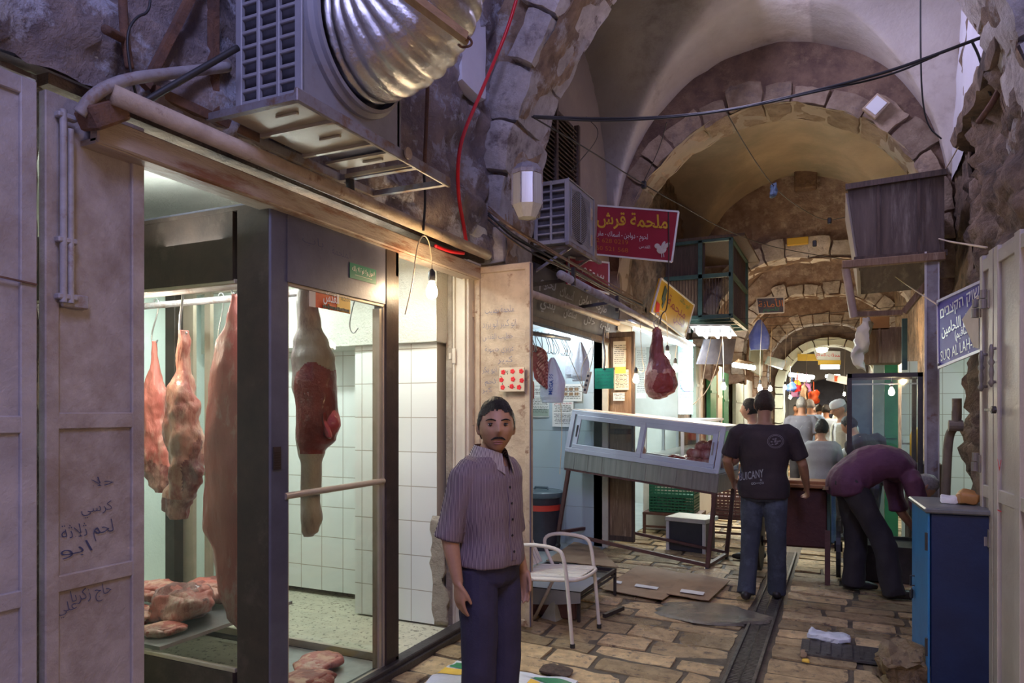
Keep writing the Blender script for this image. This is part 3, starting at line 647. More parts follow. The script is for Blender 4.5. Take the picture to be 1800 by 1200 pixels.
m = MB(); m.box((-2.9, 3.13, .035), (.8, 1.0, .02)); m.build('cabinet_floor', MT['steel'], cab)
m = MB()
for yy, zz in ((2.98, 2.30), (3.32, 2.30)): m.cyl((CX1 + .05, yy, zz), (CX0 - .05, yy, zz), .022, 12)
m.box((-3.4, 3.15, 2.50), (1.8, .9, .05)); m.box((-3.3, 3.3, 2.36), (.16, .3, .05), bev=.01); m.build('hanging_rail', MT['pipe_grey'], cab)
m = MB(); m.box(((CX0 + CX1) / 2, (CY0 + CY1) / 2, CZ - .01), (CX0 - CX1, CY1 - CY0, .02)); m.build('top_cover', MT['anodised'], cab)
# sticker and green plate on the cabinet
pm('orange_red', (.78, .16, .03), (.62, .05, .02), sc=9, rough=.4); pm('green_plate', (.01, .22, .12), rough=.4); pm('white_ink', (.85, .85, .82), rough=.5); pm('black_ink', (.02, .02, .02), rough=.5); pm('yellow_print', (.86, .56, .08), rough=.5)
def sheet(name, c, right, up, w, h, mt, parent, t_=.002):
    m = MB(); right = Vector(right).normalized(); up = Vector(up).normalized(); n = right.cross(up); c = Vector(c)
    R = Matrix((right, n, up)).transposed(); m.box(c, (w, t_, h), R)
    return m.build(name, mt, parent)
cg = P(638, 481, X=CX0)
sheet('label_plate', cg + Vector((.002, 0, 0)), YV, ZV, .245, .085, MT['green_plate'], cab)
text('لاحول ولا قوة الا بالله', cg + Vector((.004, 0, .01)), YV, ZV, .04, MT['white_ink'], cab, width=.21)
text('ـــــــــــــــــ', cg + Vector((.004, 0, -.02)), YV, ZV, .02, MT['white_ink'], cab, width=.16)
cs = P(586, 525, X=CX0 - .01)
sheet('sticker', cs + Vector((-.004, 0, .0)), YV, ZV, .30, .125, MT['orange_red'], cab)
sheet('sticker_band', cs + Vector((-.002, .09, -.01)), YV, ZV, .115, .10, MT['yellow_print'], cab)
sheet('sticker_band', cs + Vector((-.003, -.165, -.005)), YV, ZV, .05, .12, pm('beige_print', (.62, .56, .46), rough=.5), cab)
text('عيش', cs + Vector((.001, -.02, .035)), YV, ZV, .045, MT['white_ink'], cab, width=.09)
text('القدس', cs + Vector((.001, -.02, -.005)), YV, ZV, .07, MT['white_ink'], cab, width=.13, bold=.02)
text('ALQUDS', cs + Vector((.001, .10, .01)), YV, ZV, .03, MT['black_ink'], cab, width=.075)
m = MB(); rs = random.Random(4)
for k in range(16): m.box(cs + Vector((0, -.08 + k * .014, -.052 + .004 * rs.random())), (.002, .012, .014 + .02 * rs.random() * (k % 3 == 0)))
m.build('skyline_print', MT['black_ink'], cab)
for body, px, py in (('باب', 550, 425), ('الملحمة', 600, 445)): text(body, P(px, py, X=CX0 + .001), YV, ZV, .06, MT['ink'], cab, width=.16, name='handwriting', bold=-.015)
m = MB(); c0 = P(487, 805, X=CX0 + .002)
for k in range(7): m.box(c0 + Vector((.002, .0, .03 - k * .012)), (.008, .045, .005))
m.box(c0, (.006, .05, .11)); m.build('vent_grid', MT['anodised'], cab)
m = MB(); w0 = P(418, 348, X=-2.9); m.bar((-4.42, 2.62, 2.605), (CX0, 2.62, 2.605), .03, .012); m.build('edge_trim', MT['anodised_side'], cab)

# ------------------------------------------------------------ hooks and hanging meat
def hook_pts(top, low):
    """an S hook from the rail down to the meat"""
    a = Vector(top); b = Vector(low); L_ = (a - b).length; s = Vector((.35 * .12, 0, 0)) * 1.0
    return [a + Vector((-.035, 0, -.015)), a + Vector((-.02, 0, .022)), a + Vector((.015, 0, .02)), a + Vector((.022, 0, -.02)), a.lerp(b, .35) + Vector((.006, 0, 0)), a.lerp(b, .55) + Vector((-.012, 0, 0)), b + Vector((-.03, 0, .05)), b + Vector((-.028, 0, .0)), b + Vector((.0, 0, -.025)), b + Vector((.03, 0, .01))]
def hook(top, low, label, group=None, r=.005):
    m = MB(); m.tube(hook_pts(top, low), r, 8, smooth=2); return thing(m, 'meat_hook', [MT['steel']], label, 'hook', group, smooth=True)
def carcass(name, x, y, prof, mats, pick, label, amp=.03, sc=7, n=64, seed=0, cat='meat', ns=110, group=None):
    """hanging meat: prof = (z, dx, dy, half width, half depth, squareness)"""
    m = MB(); rings = []
    def ev(z):
        for i in range(len(prof) - 1):
            if prof[i][0] >= z >= prof[i + 1][0]:
                t_ = (prof[i][0] - z) / (prof[i][0] - prof[i + 1][0]); t_ = t_ * t_ * (3 - 2 * t_)
                return [a + (b - a) * t_ for a, b in zip(prof[i][1:], prof[i + 1][1:])]
        return prof[-1][1:]
    z1, z0 = prof[0][0], prof[-1][0]
    for i in range(ns + 1):
        z = z1 + (z0 - z1) * i / ns; dx, dy, hw, hd = ev(z)[:4]; r = []
        for k in range(n):
            a = 2 * PI * k / n; v = Vector((x + dx + hw * math.cos(a), y + dy + hd * math.sin(a), z)); q = (v + Vector((seed, seed, 0))) * sc
            amp_ = amp * min(1, hw / .08)
            v += Vector((math.cos(a), math.sin(a), 0)) * (amp_ * noise.fractal(Vector((q.x, q.y, q.z * .5)), 1, 2, 4)); r.append(v)
        rings.append(r)
    m.loft(rings)
    for k, f in enumerate(m.f):
        c = sum((m.v[q] for q in f), Vector()) / len(f); m.m[k] = pick(c.x - x, c.y - y, c.z)
    o = thing(m, name, mats, label, cat, group, smooth=True); return o
pkn = lambda thr, s: (lambda x, y, z: 1 if fbm((x * 1.3, y * 1.3, z * .5 + s), 6) > thr else 0)
# front sheep leg (px 285-365)
a = P(322, 590, Y=3.0)
hook((a.x, 2.98, 2.32), (a.x, 3.0, a.z + .01), 'steel hook holding the front sheep carcass piece', r=.007)
carcass('sheep_carcass', a.x, 3.0, [(2.07, 0, 0, .022, .03), (2.0, 0, 0, .035, .04), (1.85, -.01, 0, .045, .05), (1.72, -.015, 0, .075, .07), (1.6, -.01, 0, .105, .08), (1.42, -.005, 0, .125, .085), (1.32, .0, 0, .115, .07), (1.22, .02, 0, .135, .06), (1.10, -.03, 0, .13, .06), (1.0, -.06, 0, .09, .05), (.955, -.03, 0, .06, .03)],
        [MT['meat_fat'], MT['meat_dark'], MT['meat_red']], lambda x, y, z: (1 if x + .15 * (1.6 - z) + .05 * fbm((x, y, z), 4) > .13 or z < 1.08 else 0), 'pale fatty sheep carcass piece hanging in the cabinet between two others', amp=.045, sc=9, seed=1)
a = P(272, 605, Y=3.32)
hook((a.x + .02, 3.32, 2.32), (a.x, 3.32, a.z + .02), 'steel hook holding the rear grey-pink carcass piece')
carcass('sheep_carcass', a.x, 3.32, [(2.06, 0, 0, .02, .02), (1.95, 0, 0, .03, .03), (1.8, -.01, 0, .055, .05), (1.65, -.02, 0, .10, .08), (1.4, -.01, 0, .13, .08), (1.2, .03, 0, .12, .07), (1.1, .06, 0, .07, .05), (1.05, .07, 0, .04, .03)],
        [MT['meat_white'], MT['meat_pink'], MT['meat_dark']], lambda x, y, z: (2 if z < 1.25 + .08 * fbm((x, y, 0), 9) else 1), 'grey-pink sheep carcass piece hanging leftmost in the cabinet', amp=.04, sc=8, seed=4)
a = P(408, 560, Y=2.98)
carcass('beef_carcass', a.x, 2.98, [(2.25, .02, 0, .02, .02), (2.1, .02, 0, .05, .05), (1.95, .0, 0, .09, .08), (1.7, 0, 0, .155, .11), (1.5, .01, 0, .17, .12), (1.3, .0, 0, .16, .12), (1.1, -.02, 0, .175, .12), (.95, -.02, 0, .17, .11), (.8, .02, 0, .12, .09), (.6, .04, 0, .095, .08), (.45, .07, 0, .07, .06), (.37, .09, 0, .03, .03)],
        [MT['meat_pink'], MT['meat_fat'], MT['meat_red']], lambda x, y, z: 0, 'long pink beef side hanging from rail to tray behind the dark cabinet post', amp=.028, sc=4, seed=9)
hook((a.x + .02, 2.98, 2.32), (a.x + .02, 2.98, 2.27), 'steel hook above the long pink beef side')
for (px, py, yy, lb) in ((385, 600, 3.3, 'empty thin hook hanging on the rail beside the pale sheep piece'), (655, 585, 3.5, 'empty black hook hanging inside the glass near the bulb')):
    b = P(px, py, Y=yy); hook((b.x, 3.32, 2.32), (b.x - .0, 3.32, b.z), lb, r=.0035)
# large leg with the red cut face (px 515-595)
a = P(552, 560, Y=3.1); lx = a.x
def pick_leg(x, y, z):
    # the saw cut face looks towards the street
    q = x * .55 - y * .83
    if 1.36 < z < 1.83 + .03 * math.sin(x * 30) and q > .012 and (x + .7 * (-y)) > -.01 + .03 * math.sin(z * 11): return 1
    if z < 1.37: return 2
    return 0
carcass('beef_haunch', lx, 3.1, [(2.36, -.06, 0, .05, .05), (2.2, -.05, 0, .058, .055), (2.06, -.03, 0, .065, .06), (1.97, -.02, 0, .10, .08), (1.88, -.01, 0, .125, .10), (1.75, .0, 0, .13, .11), (1.62, .02, 0, .12, .10), (1.52, .03, 0, .135, .10), (1.44, .01, 0, .12, .09), (1.37, -.02, 0, .08, .07), (1.3, -.02, 0, .058, .055), (1.1, -.03, 0, .055, .05), (1.0, -.02, 0, .066, .055), (.93, -.03, 0, .055, .045), (.90, -.04, 0, .03, .03)],
        [MT['meat_white'], MT['meat_red'], MT['meat_white']], pick_leg, 'large beef leg with a round bright red cut face behind the right glass pane', amp=.012, sc=6, seed=2, n=96, ns=200)
m = MB()   # loose red flap of the cut
stone(m, lambda p: Vector((lx + .115 + .045 * p.x * (1 - .5 * p.z), 3.06 + .02 * p.y - .03 * p.x, 1.53 + .07 * p.z - .02 * p.x)), 6, 3, 8, .4); rough_up(m, .012, 14)
thing(m, 'meat_flap', [MT['meat_red']], 'small red flap of meat folding off the cut face of the beef leg', 'meat', smooth=True)
hook((lx - .06, 2.98, 2.32), (lx - .06, 3.05, 2.30), 'steel hook at the top of the beef leg with the red cut')
# meat on the tray and on the cabinet floor
def lump(name, c, r, mats, label, seed, amp=.35, sc=6, group=None, n=30, rot=0, cat='meat', thr=0.0):
    m = MB(); c = Vector(c); R = Matrix.Rotation(rot, 3, 'Z')
    def f(p):
        q = Vector(p); l = max(abs(q.x), abs(q.y), abs(q.z)); q = q.normalized() * (l * .75 + .25 * Vector(p).length) if q.length > 0 else q
        v = Vector((q.x * r[0], q.y * r[1], q.z * r[2])); k = v * sc + Vector((seed * 7.3, seed * 3.1, 0)); s_ = 1 + amp * noise.fractal(k, 1, 2, 4)
        v = R @ (v * s_); w = c + v; w.z = max(w.z, c.z - r[2] * .96); return w
    stone(m, f, n // 2, n // 2, n // 2, .35)
    for k, fc in enumerate(m.f):
        q = sum((m.v[i] for i in fc), Vector()) / 4; m.m[k] = 1 if fbm(q + Vector((seed, 0, 0)), 9) > thr else 0
    return thing(m, name, mats, label, cat, group, smooth=True)
MF = [MT['meat_pink'], MT['meat_fat']]; MR = [MT['meat_red'], MT['meat_fat']]; MD = [MT['meat_dark'], MT['meat_pink']]
lump('meat_cut', (-3.98, 2.86, .39), (.33, .15, .045), MR, 'flat red and white marbled cut in front on the cabinet tray', 1, .3, 8)
lump('meat_cut', (-3.56, 3.02, .45), (.19, .16, .11), MD, 'rounded dark joint at the right end of the tray', 2, .3, 7)
lump('meat_cut', (-4.05, 3.22, .42), (.22, .16, .06), MF, 'pink cut lying at the back left of the cabinet tray', 3, .35, 7)
lump('meat_cut', (-3.72, 3.38, .43), (.22, .14, .07), MD, 'dark reddish cut at the back of the tray behind the rounded joint', 4, .3, 7)
lump('meat_cut', (-3.45, 2.80, .37), (.12, .10, .03), MF, 'thin pink flap at the front right of the tray under the beef side', 5, .3, 9)
lump('meat_cut', (-2.72, 3.0, .085), (.15, .26, .05), MR, 'raw red cut on the cabinet floor behind the lower glass edge', 6, .3, 7, thr=.08)
lump('meat_cut', (-2.85, 3.38, .08), (.13, .15, .04), MF, 'paler cut on the cabinet floor next to the raw red one', 7, .3, 7)

# ------------------------------------------------------------ pipes and beams over the shop
def pipe(name, pts, r, mt, label, cat='pipe', smooth=2, n=12, group=None):
    m = MB(); m.tube(pts, r, n, smooth=smooth); return thing(m, name, [mt], label, cat, group, smooth=True)
pipe('awning_roller', [(-2.36, 1.70, 2.725), (-2.36, 4.66, 2.735)], .036, MT['cream_metal'], 'long round rusty metal roller pipe above the meat shop opening', 'pipe', 0, 20)
pipe('drain_pipe', [P(140, 200, X=-2.42), P(165, 165, X=-2.38), P(215, 140, X=-2.36), P(290, 130, X=-2.38), P(400, 118, X=-2.46)], .022, MT['pipe_grey'], 'curved grey pipe bending over the shutter doors to the air conditioner')
pipe('black_hose', [P(235, 190, X=-2.40), P(300, 152, X=-2.35), P(418, 84, X=-2.25)], .013, MT['black_rubber'], 'straight black hose running up to the air conditioner')
pipe('wall_pipe', [P(228, 120, X=-2.44), P(218, 60, X=-2.44), P(215, -20, X=-2.44)], .016, MT['rust'], 'short vertical rusty pipe on the wall above the shutter doors')
pipe('cable', [P(243, 185, X=-2.38), P(228, 120, X=-2.38), P(222, 60, X=-2.38), P(238, 30, X=-2.38), P(262, 22, X=-2.38), P(265, -10, X=-2.38)], .005, MT['black_rubber'], 'thin black cable looping up the wall left of the air conditioner', 'cable')
pipe('stub_pipe', [P(186, 52, X=-2.36), P(212, 66, X=-2.44)], .017, MT['rust'], 'short rusty stub of pipe sticking out of the upper wall')
m = MB(); m.bar(P(150, 210, X=-2.42), P(212, 195, X=-2.42), .10, .08, bev=.01); rough_up(m, .01, 12); thing(m, 'wall_bracket', [MT['rust']], 'rusty end bracket of the roller pipe above the shutter doors', 'bracket')

# ------------------------------------------------------------ air conditioner with duct
def ac_unit(x0, x1, y0, y1, z0, z1, label, rows, cols, fan=True, mt='white_paint', gm='grille_dark'):
    t = empty('air_conditioner', ((x0 + x1) / 2, (y0 + y1) / 2, z0), label=label, cat='air conditioner')
    m = MB(); m.box(((x0 + x1) / 2 + .0, (y0 + y1) / 2 + .02, (z0 + z1) / 2), (x1 - x0 - .02, y1 - y0 - .05, z1 - z0 - .01)); m.build('inner_body', pm('ac_dark', (.07, .07, .085), (.13, .12, .14), sc=14, rough=.6, metal=.3), t)
    m = MB(); fr = .035
    # side grille lattice on the -Y face
    for k in range(cols + 1):
        x = x0 + fr / 2 + (x1 - x0 - fr) * k / cols; m.box((x, y0 + .008, (z0 + z1) / 2), (.018 if 0 < k < cols else fr, .022, z1 - z0), bev=.003)
    for k in range(rows + 1):
        z = z0 + fr / 2 + (z1 - z0 - fr) * k / rows; m.box(((x0 + x1) / 2, y0 + .010, z), (x1 - x0, .018, .016 if 0 < k < rows else fr), bev=.003)
    m.build('side_grille', MT[mt], t)
    m = MB()
    m.box(((x0 + x1) / 2, (y0 + y1) / 2, z0 + .008), (x1 - x0, y1 - y0, .016)); m.box(((x0 + x1) / 2, (y0 + y1) / 2, z1 - .008), (x1 - x0, y1 - y0, .016), bev=.004)
    m.box(((x0 + x1) / 2, y1 - .01, (z0 + z1) / 2), (x1 - x0, .02, z1 - z0))
    # front panel with a round hole
    yc = (y0 + (y1 - y0) * .42) if fan else (y0 + y1) / 2; zc = (z0 + z1) / 2; r = min((z1 - z0) / 2 - .04, (yc - y0) - .03); N_ = 48
    inn = []; outr = []
    for k in range(N_):
        a = 2 * PI * k / N_; cy, sz = math.cos(a), math.sin(a); inn.append(Vector((x1, yc + r * cy, zc + r * sz)))
        q = min(((y1 - yc) / cy if cy > 1e-6 else (yc - y0) / -cy if cy < -1e-6 else 1e9), ((z1 - zc) / abs(sz) if abs(sz) > 1e-6 else 1e9)); outr.append(Vector((x1, yc + q * cy, zc + q * sz)))
    m.add(inn + outr + [v - Vector((.02, 0, 0)) for v in inn], [(k, (k + 1) % N_, N_ + (k + 1) % N_, N_ + k) for k in range(N_)] + [(k, 2 * N_ + k, 2 * N_ + (k + 1) % N_, (k + 1) % N_) for k in range(N_)])
    for a, b in (((x1, y0, z0), (x1, y0, z1)), ((x1, y1, z0), (x1, y1, z1)), ((x1, y0, z0), (x1, y1, z0)), ((x1, y0, z1), (x1, y1, z1))): m.bar(a, b, .012, bev=.003)
    m.build('casing', MT[mt], t)
    if fan:
        m = MB(); k = 0
        z = z0 + .06
        while z < z1 - .05: m.bar((x1 + .008, y0 + .05, z), (x1 + .008, yc + r + .03, z), .004); z += .016
        for yy in (y0 + .05, yc, yc + r + .03): m.bar((x1 + .01, yy, z0 + .06), (x1 + .01, yy, z1 - .06), .006)
        m.build('fan_guard', MT[mt], t)
        m = MB(); m.cyl((x1 - .07, yc, zc), (x1 - .02, yc, zc), .05)
        for k in range(3):
            def bl(u, v, k=k):
                a = 2 * PI * k / 3 + (v - .5) * 1.1 * (1 - .3 * u); rr = .04 + (r - .06) * u; return Vector((x1 - .05 + .03 * (v - .5), yc + rr * math.cos(a), zc + rr * math.sin(a)))
            m.grid(bl, 6, 6)
        m.build('fan', MT['ac_dark'], t)
    return t, yc, zc, r
pm('ac_paint', (.38, .38, .42), (.30, .30, .34), sc=4, rough=.45, bump=.15, c3=(.30, .26, .24), s3=4, t3=.64)
t, yc, zc, r = ac_unit(-2.36, -2.0, 2.27, 2.98, 2.88, 3.66, 'large air conditioner on a bracket above the cabinet, with a silver duct on its front', 12, 3, fan=False, mt='ac_paint')
pm('foil', (.88, .86, .84), (.70, .68, .66), sc=9, rough=.17, metal=1.0, bump=.9, bsc=13, stretch=(1, 1, 1))
m = MB(); m.lathe([(.345, 0), (.345, .02), (.325, .035), (.325, .055), (.31, .06), (.31, 0)], (-2.0, yc, 3.28), 56, R=Matrix.Rotation(PI / 2, 3, 'Y'), cap=False); m.build('duct_collar', MT['ac_paint'], t, smooth='auto')
dt = MB(); rings = []; nR = 150; rb = .25
for i in range(nR + 1):
    s_ = i / nR; L_ = 1.25 * s_
    a = min(PI / 2 * .94, max(0, (L_ - .06)) / rb * .80); ex = max(0, L_ - .06 - PI / 2 * .94 * rb / .80)
    cx_ = -1.97 + min(L_, .06) + rb * math.sin(a) + ex * math.cos(a) * 1; cz_ = 3.28 + rb * (1 - math.cos(a)) + ex * math.sin(a); cy_ = yc + .10 * s_
    dv = Vector((math.cos(a), 0, math.sin(a))); sd = Vector((0, 1, 0)); nn = sd.cross(dv)
    ph = (L_ / .052) % 1.0; rr = .262 + .022 * (abs(math.sin(PI * ph)) ** .45) 
    R_ = []
    for k in range(72):
        th = 2 * PI * k / 72; w = rr * (1 + .012 * nz((math.cos(th) * 4, math.sin(th) * 4, L_ * 20))) * (1 + .03 * nz((math.cos(th) * 1.5, math.sin(th) * 1.5, L_ * 5)))
        R_.append(Vector((cx_, cy_, cz_)) + sd * (w * math.cos(th)) + nn * (w * math.sin(th)))
    rings.append(R_)
dt.loft(rings, cap=False)
tag(dt.build('exhaust_duct', MT['foil'], None, smooth=True), 'wide ribbed silver foil duct bending up from the front of the large air conditioner', 'duct')
# bracket tray
t = empty('wall_bracket', (-2.22, 2.8, 2.80), label='rusty angle-iron frame carrying the large air conditioner and an empty end bay', cat='bracket')
m = MB()
m.bar((-1.97, 2.2, 2.855), (-1.97, 3.42, 2.855), .02, .055, bev=.004); m.bar((-2.47, 2.2, 2.855), (-2.47, 3.42, 2.855), .03, .04)
for yy in (2.22, 3.10, 3.40): m.bar((-2.5, yy, 2.85), (-1.97, yy, 2.85), .03, .03)
m.build('frame', pm('bracket_iron', (.36, .36, .40), (.24, .20, .19), sc=8, rough=.5, metal=.3, c3=(.24, .14, .08), s3=8, t3=.58), t)
m = MB()
for k, yy in enumerate((2.34, 2.62, 2.95)): m.box((-2.2, yy, 2.862), (.40, .25 if k < 2 else .1, .012)); m.box((-2.2, yy + .13, 2.85), (.42, .02, .018)); m.box((-2.14, yy, 2.852), (.12, .018, .012), bev=.004)
m.build('base_plate', pm('base_sheet', (.58, .50, .38), (.5, .42, .30), sc=4, rough=.4, metal=.1, bump=.2), t)
m = MB()
m.bar((-2.47, 2.25, 2.85), (-2.47, 2.25, 3.7), .035); m.bar((-2.45, 1.9, 2.85), (-2.45, 2.25, 3.6), .03); m.bar((-2.47, 1.95, 2.86), (-2.47, 2.5, 2.86), .04); m.bar((-2.46, 2.3, 3.5), (-2.46, 1.95, 3.65), .03)
m.build('stay', MT['rust'], t)
m = MB(); m.cyl((-1.955, 2.98, 2.87), (-1.945, 2.98, 2.87), .03, 16); m.build('washer', MT['cream_metal'], t)
m = MB(); m.bar((-1.9, 2.42, 3.62), (-1.2, 2.80, 3.34), .03, .045); rough_up(m, .006, 9)
wl = [P(700, 0, d=3.0), P(812, 70, d=3.15)]
m = MB(); m.bar(P(690, -30, d=2.15), P(818, 66, d=2.3), .03, .026); m.bar(P(694, -20, d=2.17), P(822, 74, d=2.32), .018, .018); thing(m, 'wooden_lath', [pm('wood_warm', (.50, .30, .14), (.38, .22, .10), sc=9, rough=.5, bump=.5, stretch=(6, 1, 6))], 'brown wooden lath tied beside the silver duct', 'lath')
pipe('wire_loop', [P(812, 60, d=2.30), P(828, 68, d=2.31), P(830, 80, d=2.32), P(812, 84, d=2.32), P(806, 78, d=2.30)], .004, MT['rust'], 'small wire loop at the end of the wooden lath', 'wire')
pipe('vertical_pipe', [P(746, 300, X=-2.36), P(752, 150, X=-2.36), P(752, 100, X=-2.36)], .012, MT['rust'], 'thin rusty vertical pipe right of the large air conditioner')
pipe('cable', [P(745, 300, X=-2.34), P(748, 350, X=-2.33), P(744, 405, X=-2.32)], .008, MT['black_rubber'], 'short black cable hanging from the bracket down to the bulb cord', 'cable')
m = MB(); m.cyl(P(615, 315, X=-2.4), P(617, 345, X=-2.4), .022); thing(m, 'pipe_stub', [MT['black_rubber']], 'short dark blue pipe stub under the air conditioner bracket', 'pipe')
# block stones and pale render behind the bracket end
# ------------------------------------------------------------ light bulbs
BR = {}
def bulb(name_lbl, pos, wire, watt=9, r=.034, col=WARM, st=40, wmt='cord_white', emit=True, group=None):
    t = empty('light_bulb', pos, label=name_lbl, cat='light bulb', group=group)
    p = Vector(pos); k = r / .034
    m = MB(); m.lathe([(.004, -.058 * k), (.018 * k, -.055 * k), (.030 * k, -.042 * k), (.0345 * k, -.022 * k), (.033 * k, -.004 * k), (.026 * k, .016 * k), (.018 * k, .034 * k), (.0145 * k, .048 * k)], p, 20)
    m.build('bulb_glass', em('bulb_glow', (1.0, .80, .52), st), t, smooth=True)
    m = MB(); m.lathe([(.0145 * k, .046 * k), (.019 * k, .05 * k), (.021 * k, .07 * k), (.020 * k, .10 * k), (.010 * k, .115 * k), (.004 * k, .12 * k)], p, 16); m.build('socket', MT['black_rubber'], t, smooth='auto')
    if wire:
        m = MB(); m.tube([p + Vector((0, 0, .115 * k))] + [Vector(q) for q in wire], .004, 6, smooth=2); m.build('cord', MT[wmt], t, smooth=True)
    if emit:
        l = light('lamp_light', p - Vector((0, 0, .0)), col, watt, r * 1.3); 
    return t
pm('cord_white', (.78, .66, .48), (.70, .58, .42), sc=5, rough=.5)
b = P(759, 508, X=-2.32)
bulb('bare lit light bulb hanging in front of the meat shop opening', b, [P(759, 455, X=-2.31), P(755, 425, X=-2.31), P(745, 410, X=-2.31), P(733, 430, X=-2.32), P(725, 500, X=-2.36), P(712, 552, X=-2.44)], 22, .036, st=60)
bulb_shop = 1
# fluorescent tube on the shop ceiling just behind the beam
def tube_lamp(label, a, b, r=.016, st=14, watt=20, col=COOL, name='fluorescent_lamp', group=None, base=True, up=Vector((0, 0, .03))):
    a = Vector(a); b = Vector(b); c = (a + b) / 2; t = empty(name, c, label=label, cat='lamp', group=group)
    m = MB(); m.cyl(a, b, r, 12); m.build('tube', em('tube_glow', (.86, 1.0, .98), st), t, smooth=True)
    if base: m = MB(); m.bar(a + up, b + up, .05, .03); m.build('fitting', MT['white_board'], t)
    d = (b - a); 
    if watt:
        q = d.to_track_quat('X', 'Z').to_euler(); l = light('tube_light', c - up * 1.3, col, watt, kind='AREA', rot=q, size=d.length, sy=.06)
    return t
tube_lamp('long fluorescent tube behind the beam above the glass meat cabinet', (-2.72, 2.75, 2.68), (-2.72, 3.95, 2.68), watt=28, st=18)
light('tube_light', (-3.0, 2.6, 2.45), COOL, 9, kind='AREA', rot=(PI, 0, 0), size=.4, sy=1.2)
tube_lamp('fluorescent tube on the ceiling deep inside the first shop', (-4.9, 3.75, 2.68), (-3.7, 3.85, 2.68), watt=22, st=8)
# wall writing, light switch
t = empty('light_switch', P(793, 626, Y=4.615), label='small light switch on the white door frame of the meat shop', cat='switch')
m = MB(); c = P(793, 626, Y=4.60); m.box(c, (.075, .014, .115), bev=.004); m.build('plate', MT['white_frame'], t)
m = MB(); m.box(c + Vector((0, -.01, 0)), (.022, .016, .045), bev=.003); m.build('toggle', MT['white_frame'], t)
# ------------------------------------------------------------ white door leaf standing open to the street
t, d_, n_ = leaf('metal_door', (-2.49, 4.715), (-2.02, 4.69), .04, 2.66, .045, (.05, .045), (), 'cream metal door leaf with handwriting, standing open at a right angle behind the man', [MT['cream_metal'], MT['cream_metal']], rw=.05)
XV = (1, -.05, 0)
for body, px, py, sz, wd in (('ملحمة نصيب', 878, 545, .07, .24), ('ابو كبير ابو يزيد', 878, 570, .07, .28), ('خطيب القدس', 875, 592, .06, .25), ('عزيزي حسونة', 878, 615, .06, .24), ('كبير', 888, 633, .06, .12), ('ملحمة ابو بكر', 876, 650, .06, .27), ('لحم', 862, 672, .05, .09), ('كير', 856, 686, .05, .08)):
    text(body, P(px, py, Y=4.665), XV, ZV, sz, MT['ink_grey'], t, width=wd, name='handwriting', shear=-.15, bold=-.01, off=.003)
m = MB()
for z in (2.35, 1.55, .5): m.cyl((-2.50, 4.69, z - .06), (-2.50, 4.69, z + .06), .014)
m.build('hinge', MT['cream_metal'], t)
m = MB(); m.box((-2.022, 4.67, 1.35), (.008, .012, 2.6)); m.build('edge_strip', pm('edge_dark', (.12, .10, .15), rough=.5), t)
m = MB(); m.tube([(-2.01, 4.66, 1.98 + .012 * k + (.01 if k % 2 else 0)) for k in range(12)], .008, 6); m.build('chain', MT['rust'], t)
# flower tile on the door leaf
t = empty('flower_plaque', P(900, 667, Y=4.64), label='small square plaque painted with red flowers on the cream door leaf', cat='plaque')
c = P(900, 667, Y=4.645); m = MB(); m.box(c, (.20, .012, .175), bev=.003); m.build('plate', pm('plaque_cream', (.66, .55, .40), rough=.35), t)
m = MB(); rs = random.Random(5)
for k in range(9):
    q = c + Vector((-.07 + .07 * (k % 3) + rs.uniform(-.012, .012), -.008, .05 - .05 * (k // 3) + rs.uniform(-.01, .01)))
    for j in range(5): m.ell(q + Vector((.010 * math.cos(j * 1.256), 0, .010 * math.sin(j * 1.256))), (.009, .002, .009), 8, 4)
m.build('red_flowers', MT['red_plastic'], t)
m = MB()
for k in range(12): q = c + Vector((rs.uniform(-.085, .085), -.007, rs.uniform(-.075, .07))); m.ell(q, (.008, .002, .003), 8, 4, R=Matrix.Rotation(rs.uniform(0, 3), 3, 'Y'))
m.build('leaves', pm('leaf_dark', (.06, .10, .05), rough=.5), t)
# ------------------------------------------------------------ lantern, red cable
t = empty('wall_lantern', P(928, 335, Y=4.86), label='many-sided glass lantern with pointed metal cap on the stone pier', cat='lantern')
c = P(927, 338, Y=4.74)
m = MB(); m.lathe([(.02, -.20), (.07, -.19), (.115, -.10), (.115, .12), (.112, .13)], c, 8); m.build('lantern_glass', pm('lantern_glass', (.62, .60, .52), (.52, .50, .42), sc=3, rough=.12, stretch=(14, 14, .5), coat=.6), t)
m = MB(); m.lathe([(.122, .12), (.118, .15), (.075, .20), (.02, .225)], c, 8); m.build('cap', MT['pipe_grey'], t)
m = MB(); m.box(c + Vector((-.03, .13, .02)), (.07, .2, .3)); m.build('mount', MT['pipe_grey'], t)
m = MB()
for k in range(8):
    a = PI * 2 * k / 8; m.bar(c + Vector((.117 * math.cos(a), .117 * math.sin(a), -.10)), c + Vector((.117 * math.cos(a), .117 * math.sin(a), .12)), .008)
m.build('rib', MT['pipe_grey'], t)
pipe('red_hose', [P(912, -15, Y=4.74), P(893, 50, Y=4.74), P(868, 110, X=-2.33), P(838, 180, X=-2.34), P(812, 240, X=-2.35), P(804, 290, X=-2.35), P(806, 350, X=-2.36), P(815, 395, X=-2.36), P(820, 430, X=-2.37)], .013, MT['red_plastic'], 'bright red plastic hose running down the stone arch', 'hose', 3)
pipe('red_strip', [P(765, 432, X=-2.44), P(790, 442, X=-2.42), P(815, 445, X=-2.40)], .012, MT['red_plastic'], 'short red strip lying on the beam over the door frame', 'strip')
bulb('small lit bulb inside the glass meat cabinet at its far left', P(234, 566, Y=2.80), [P(234, 515, Y=2.80)], 24, .03, st=40, col=(1, .86, .70))
light('tube_light', (-3.5, 3.1, 2.44), COOL, 7, kind='AREA', size=1.5, sy=.06)
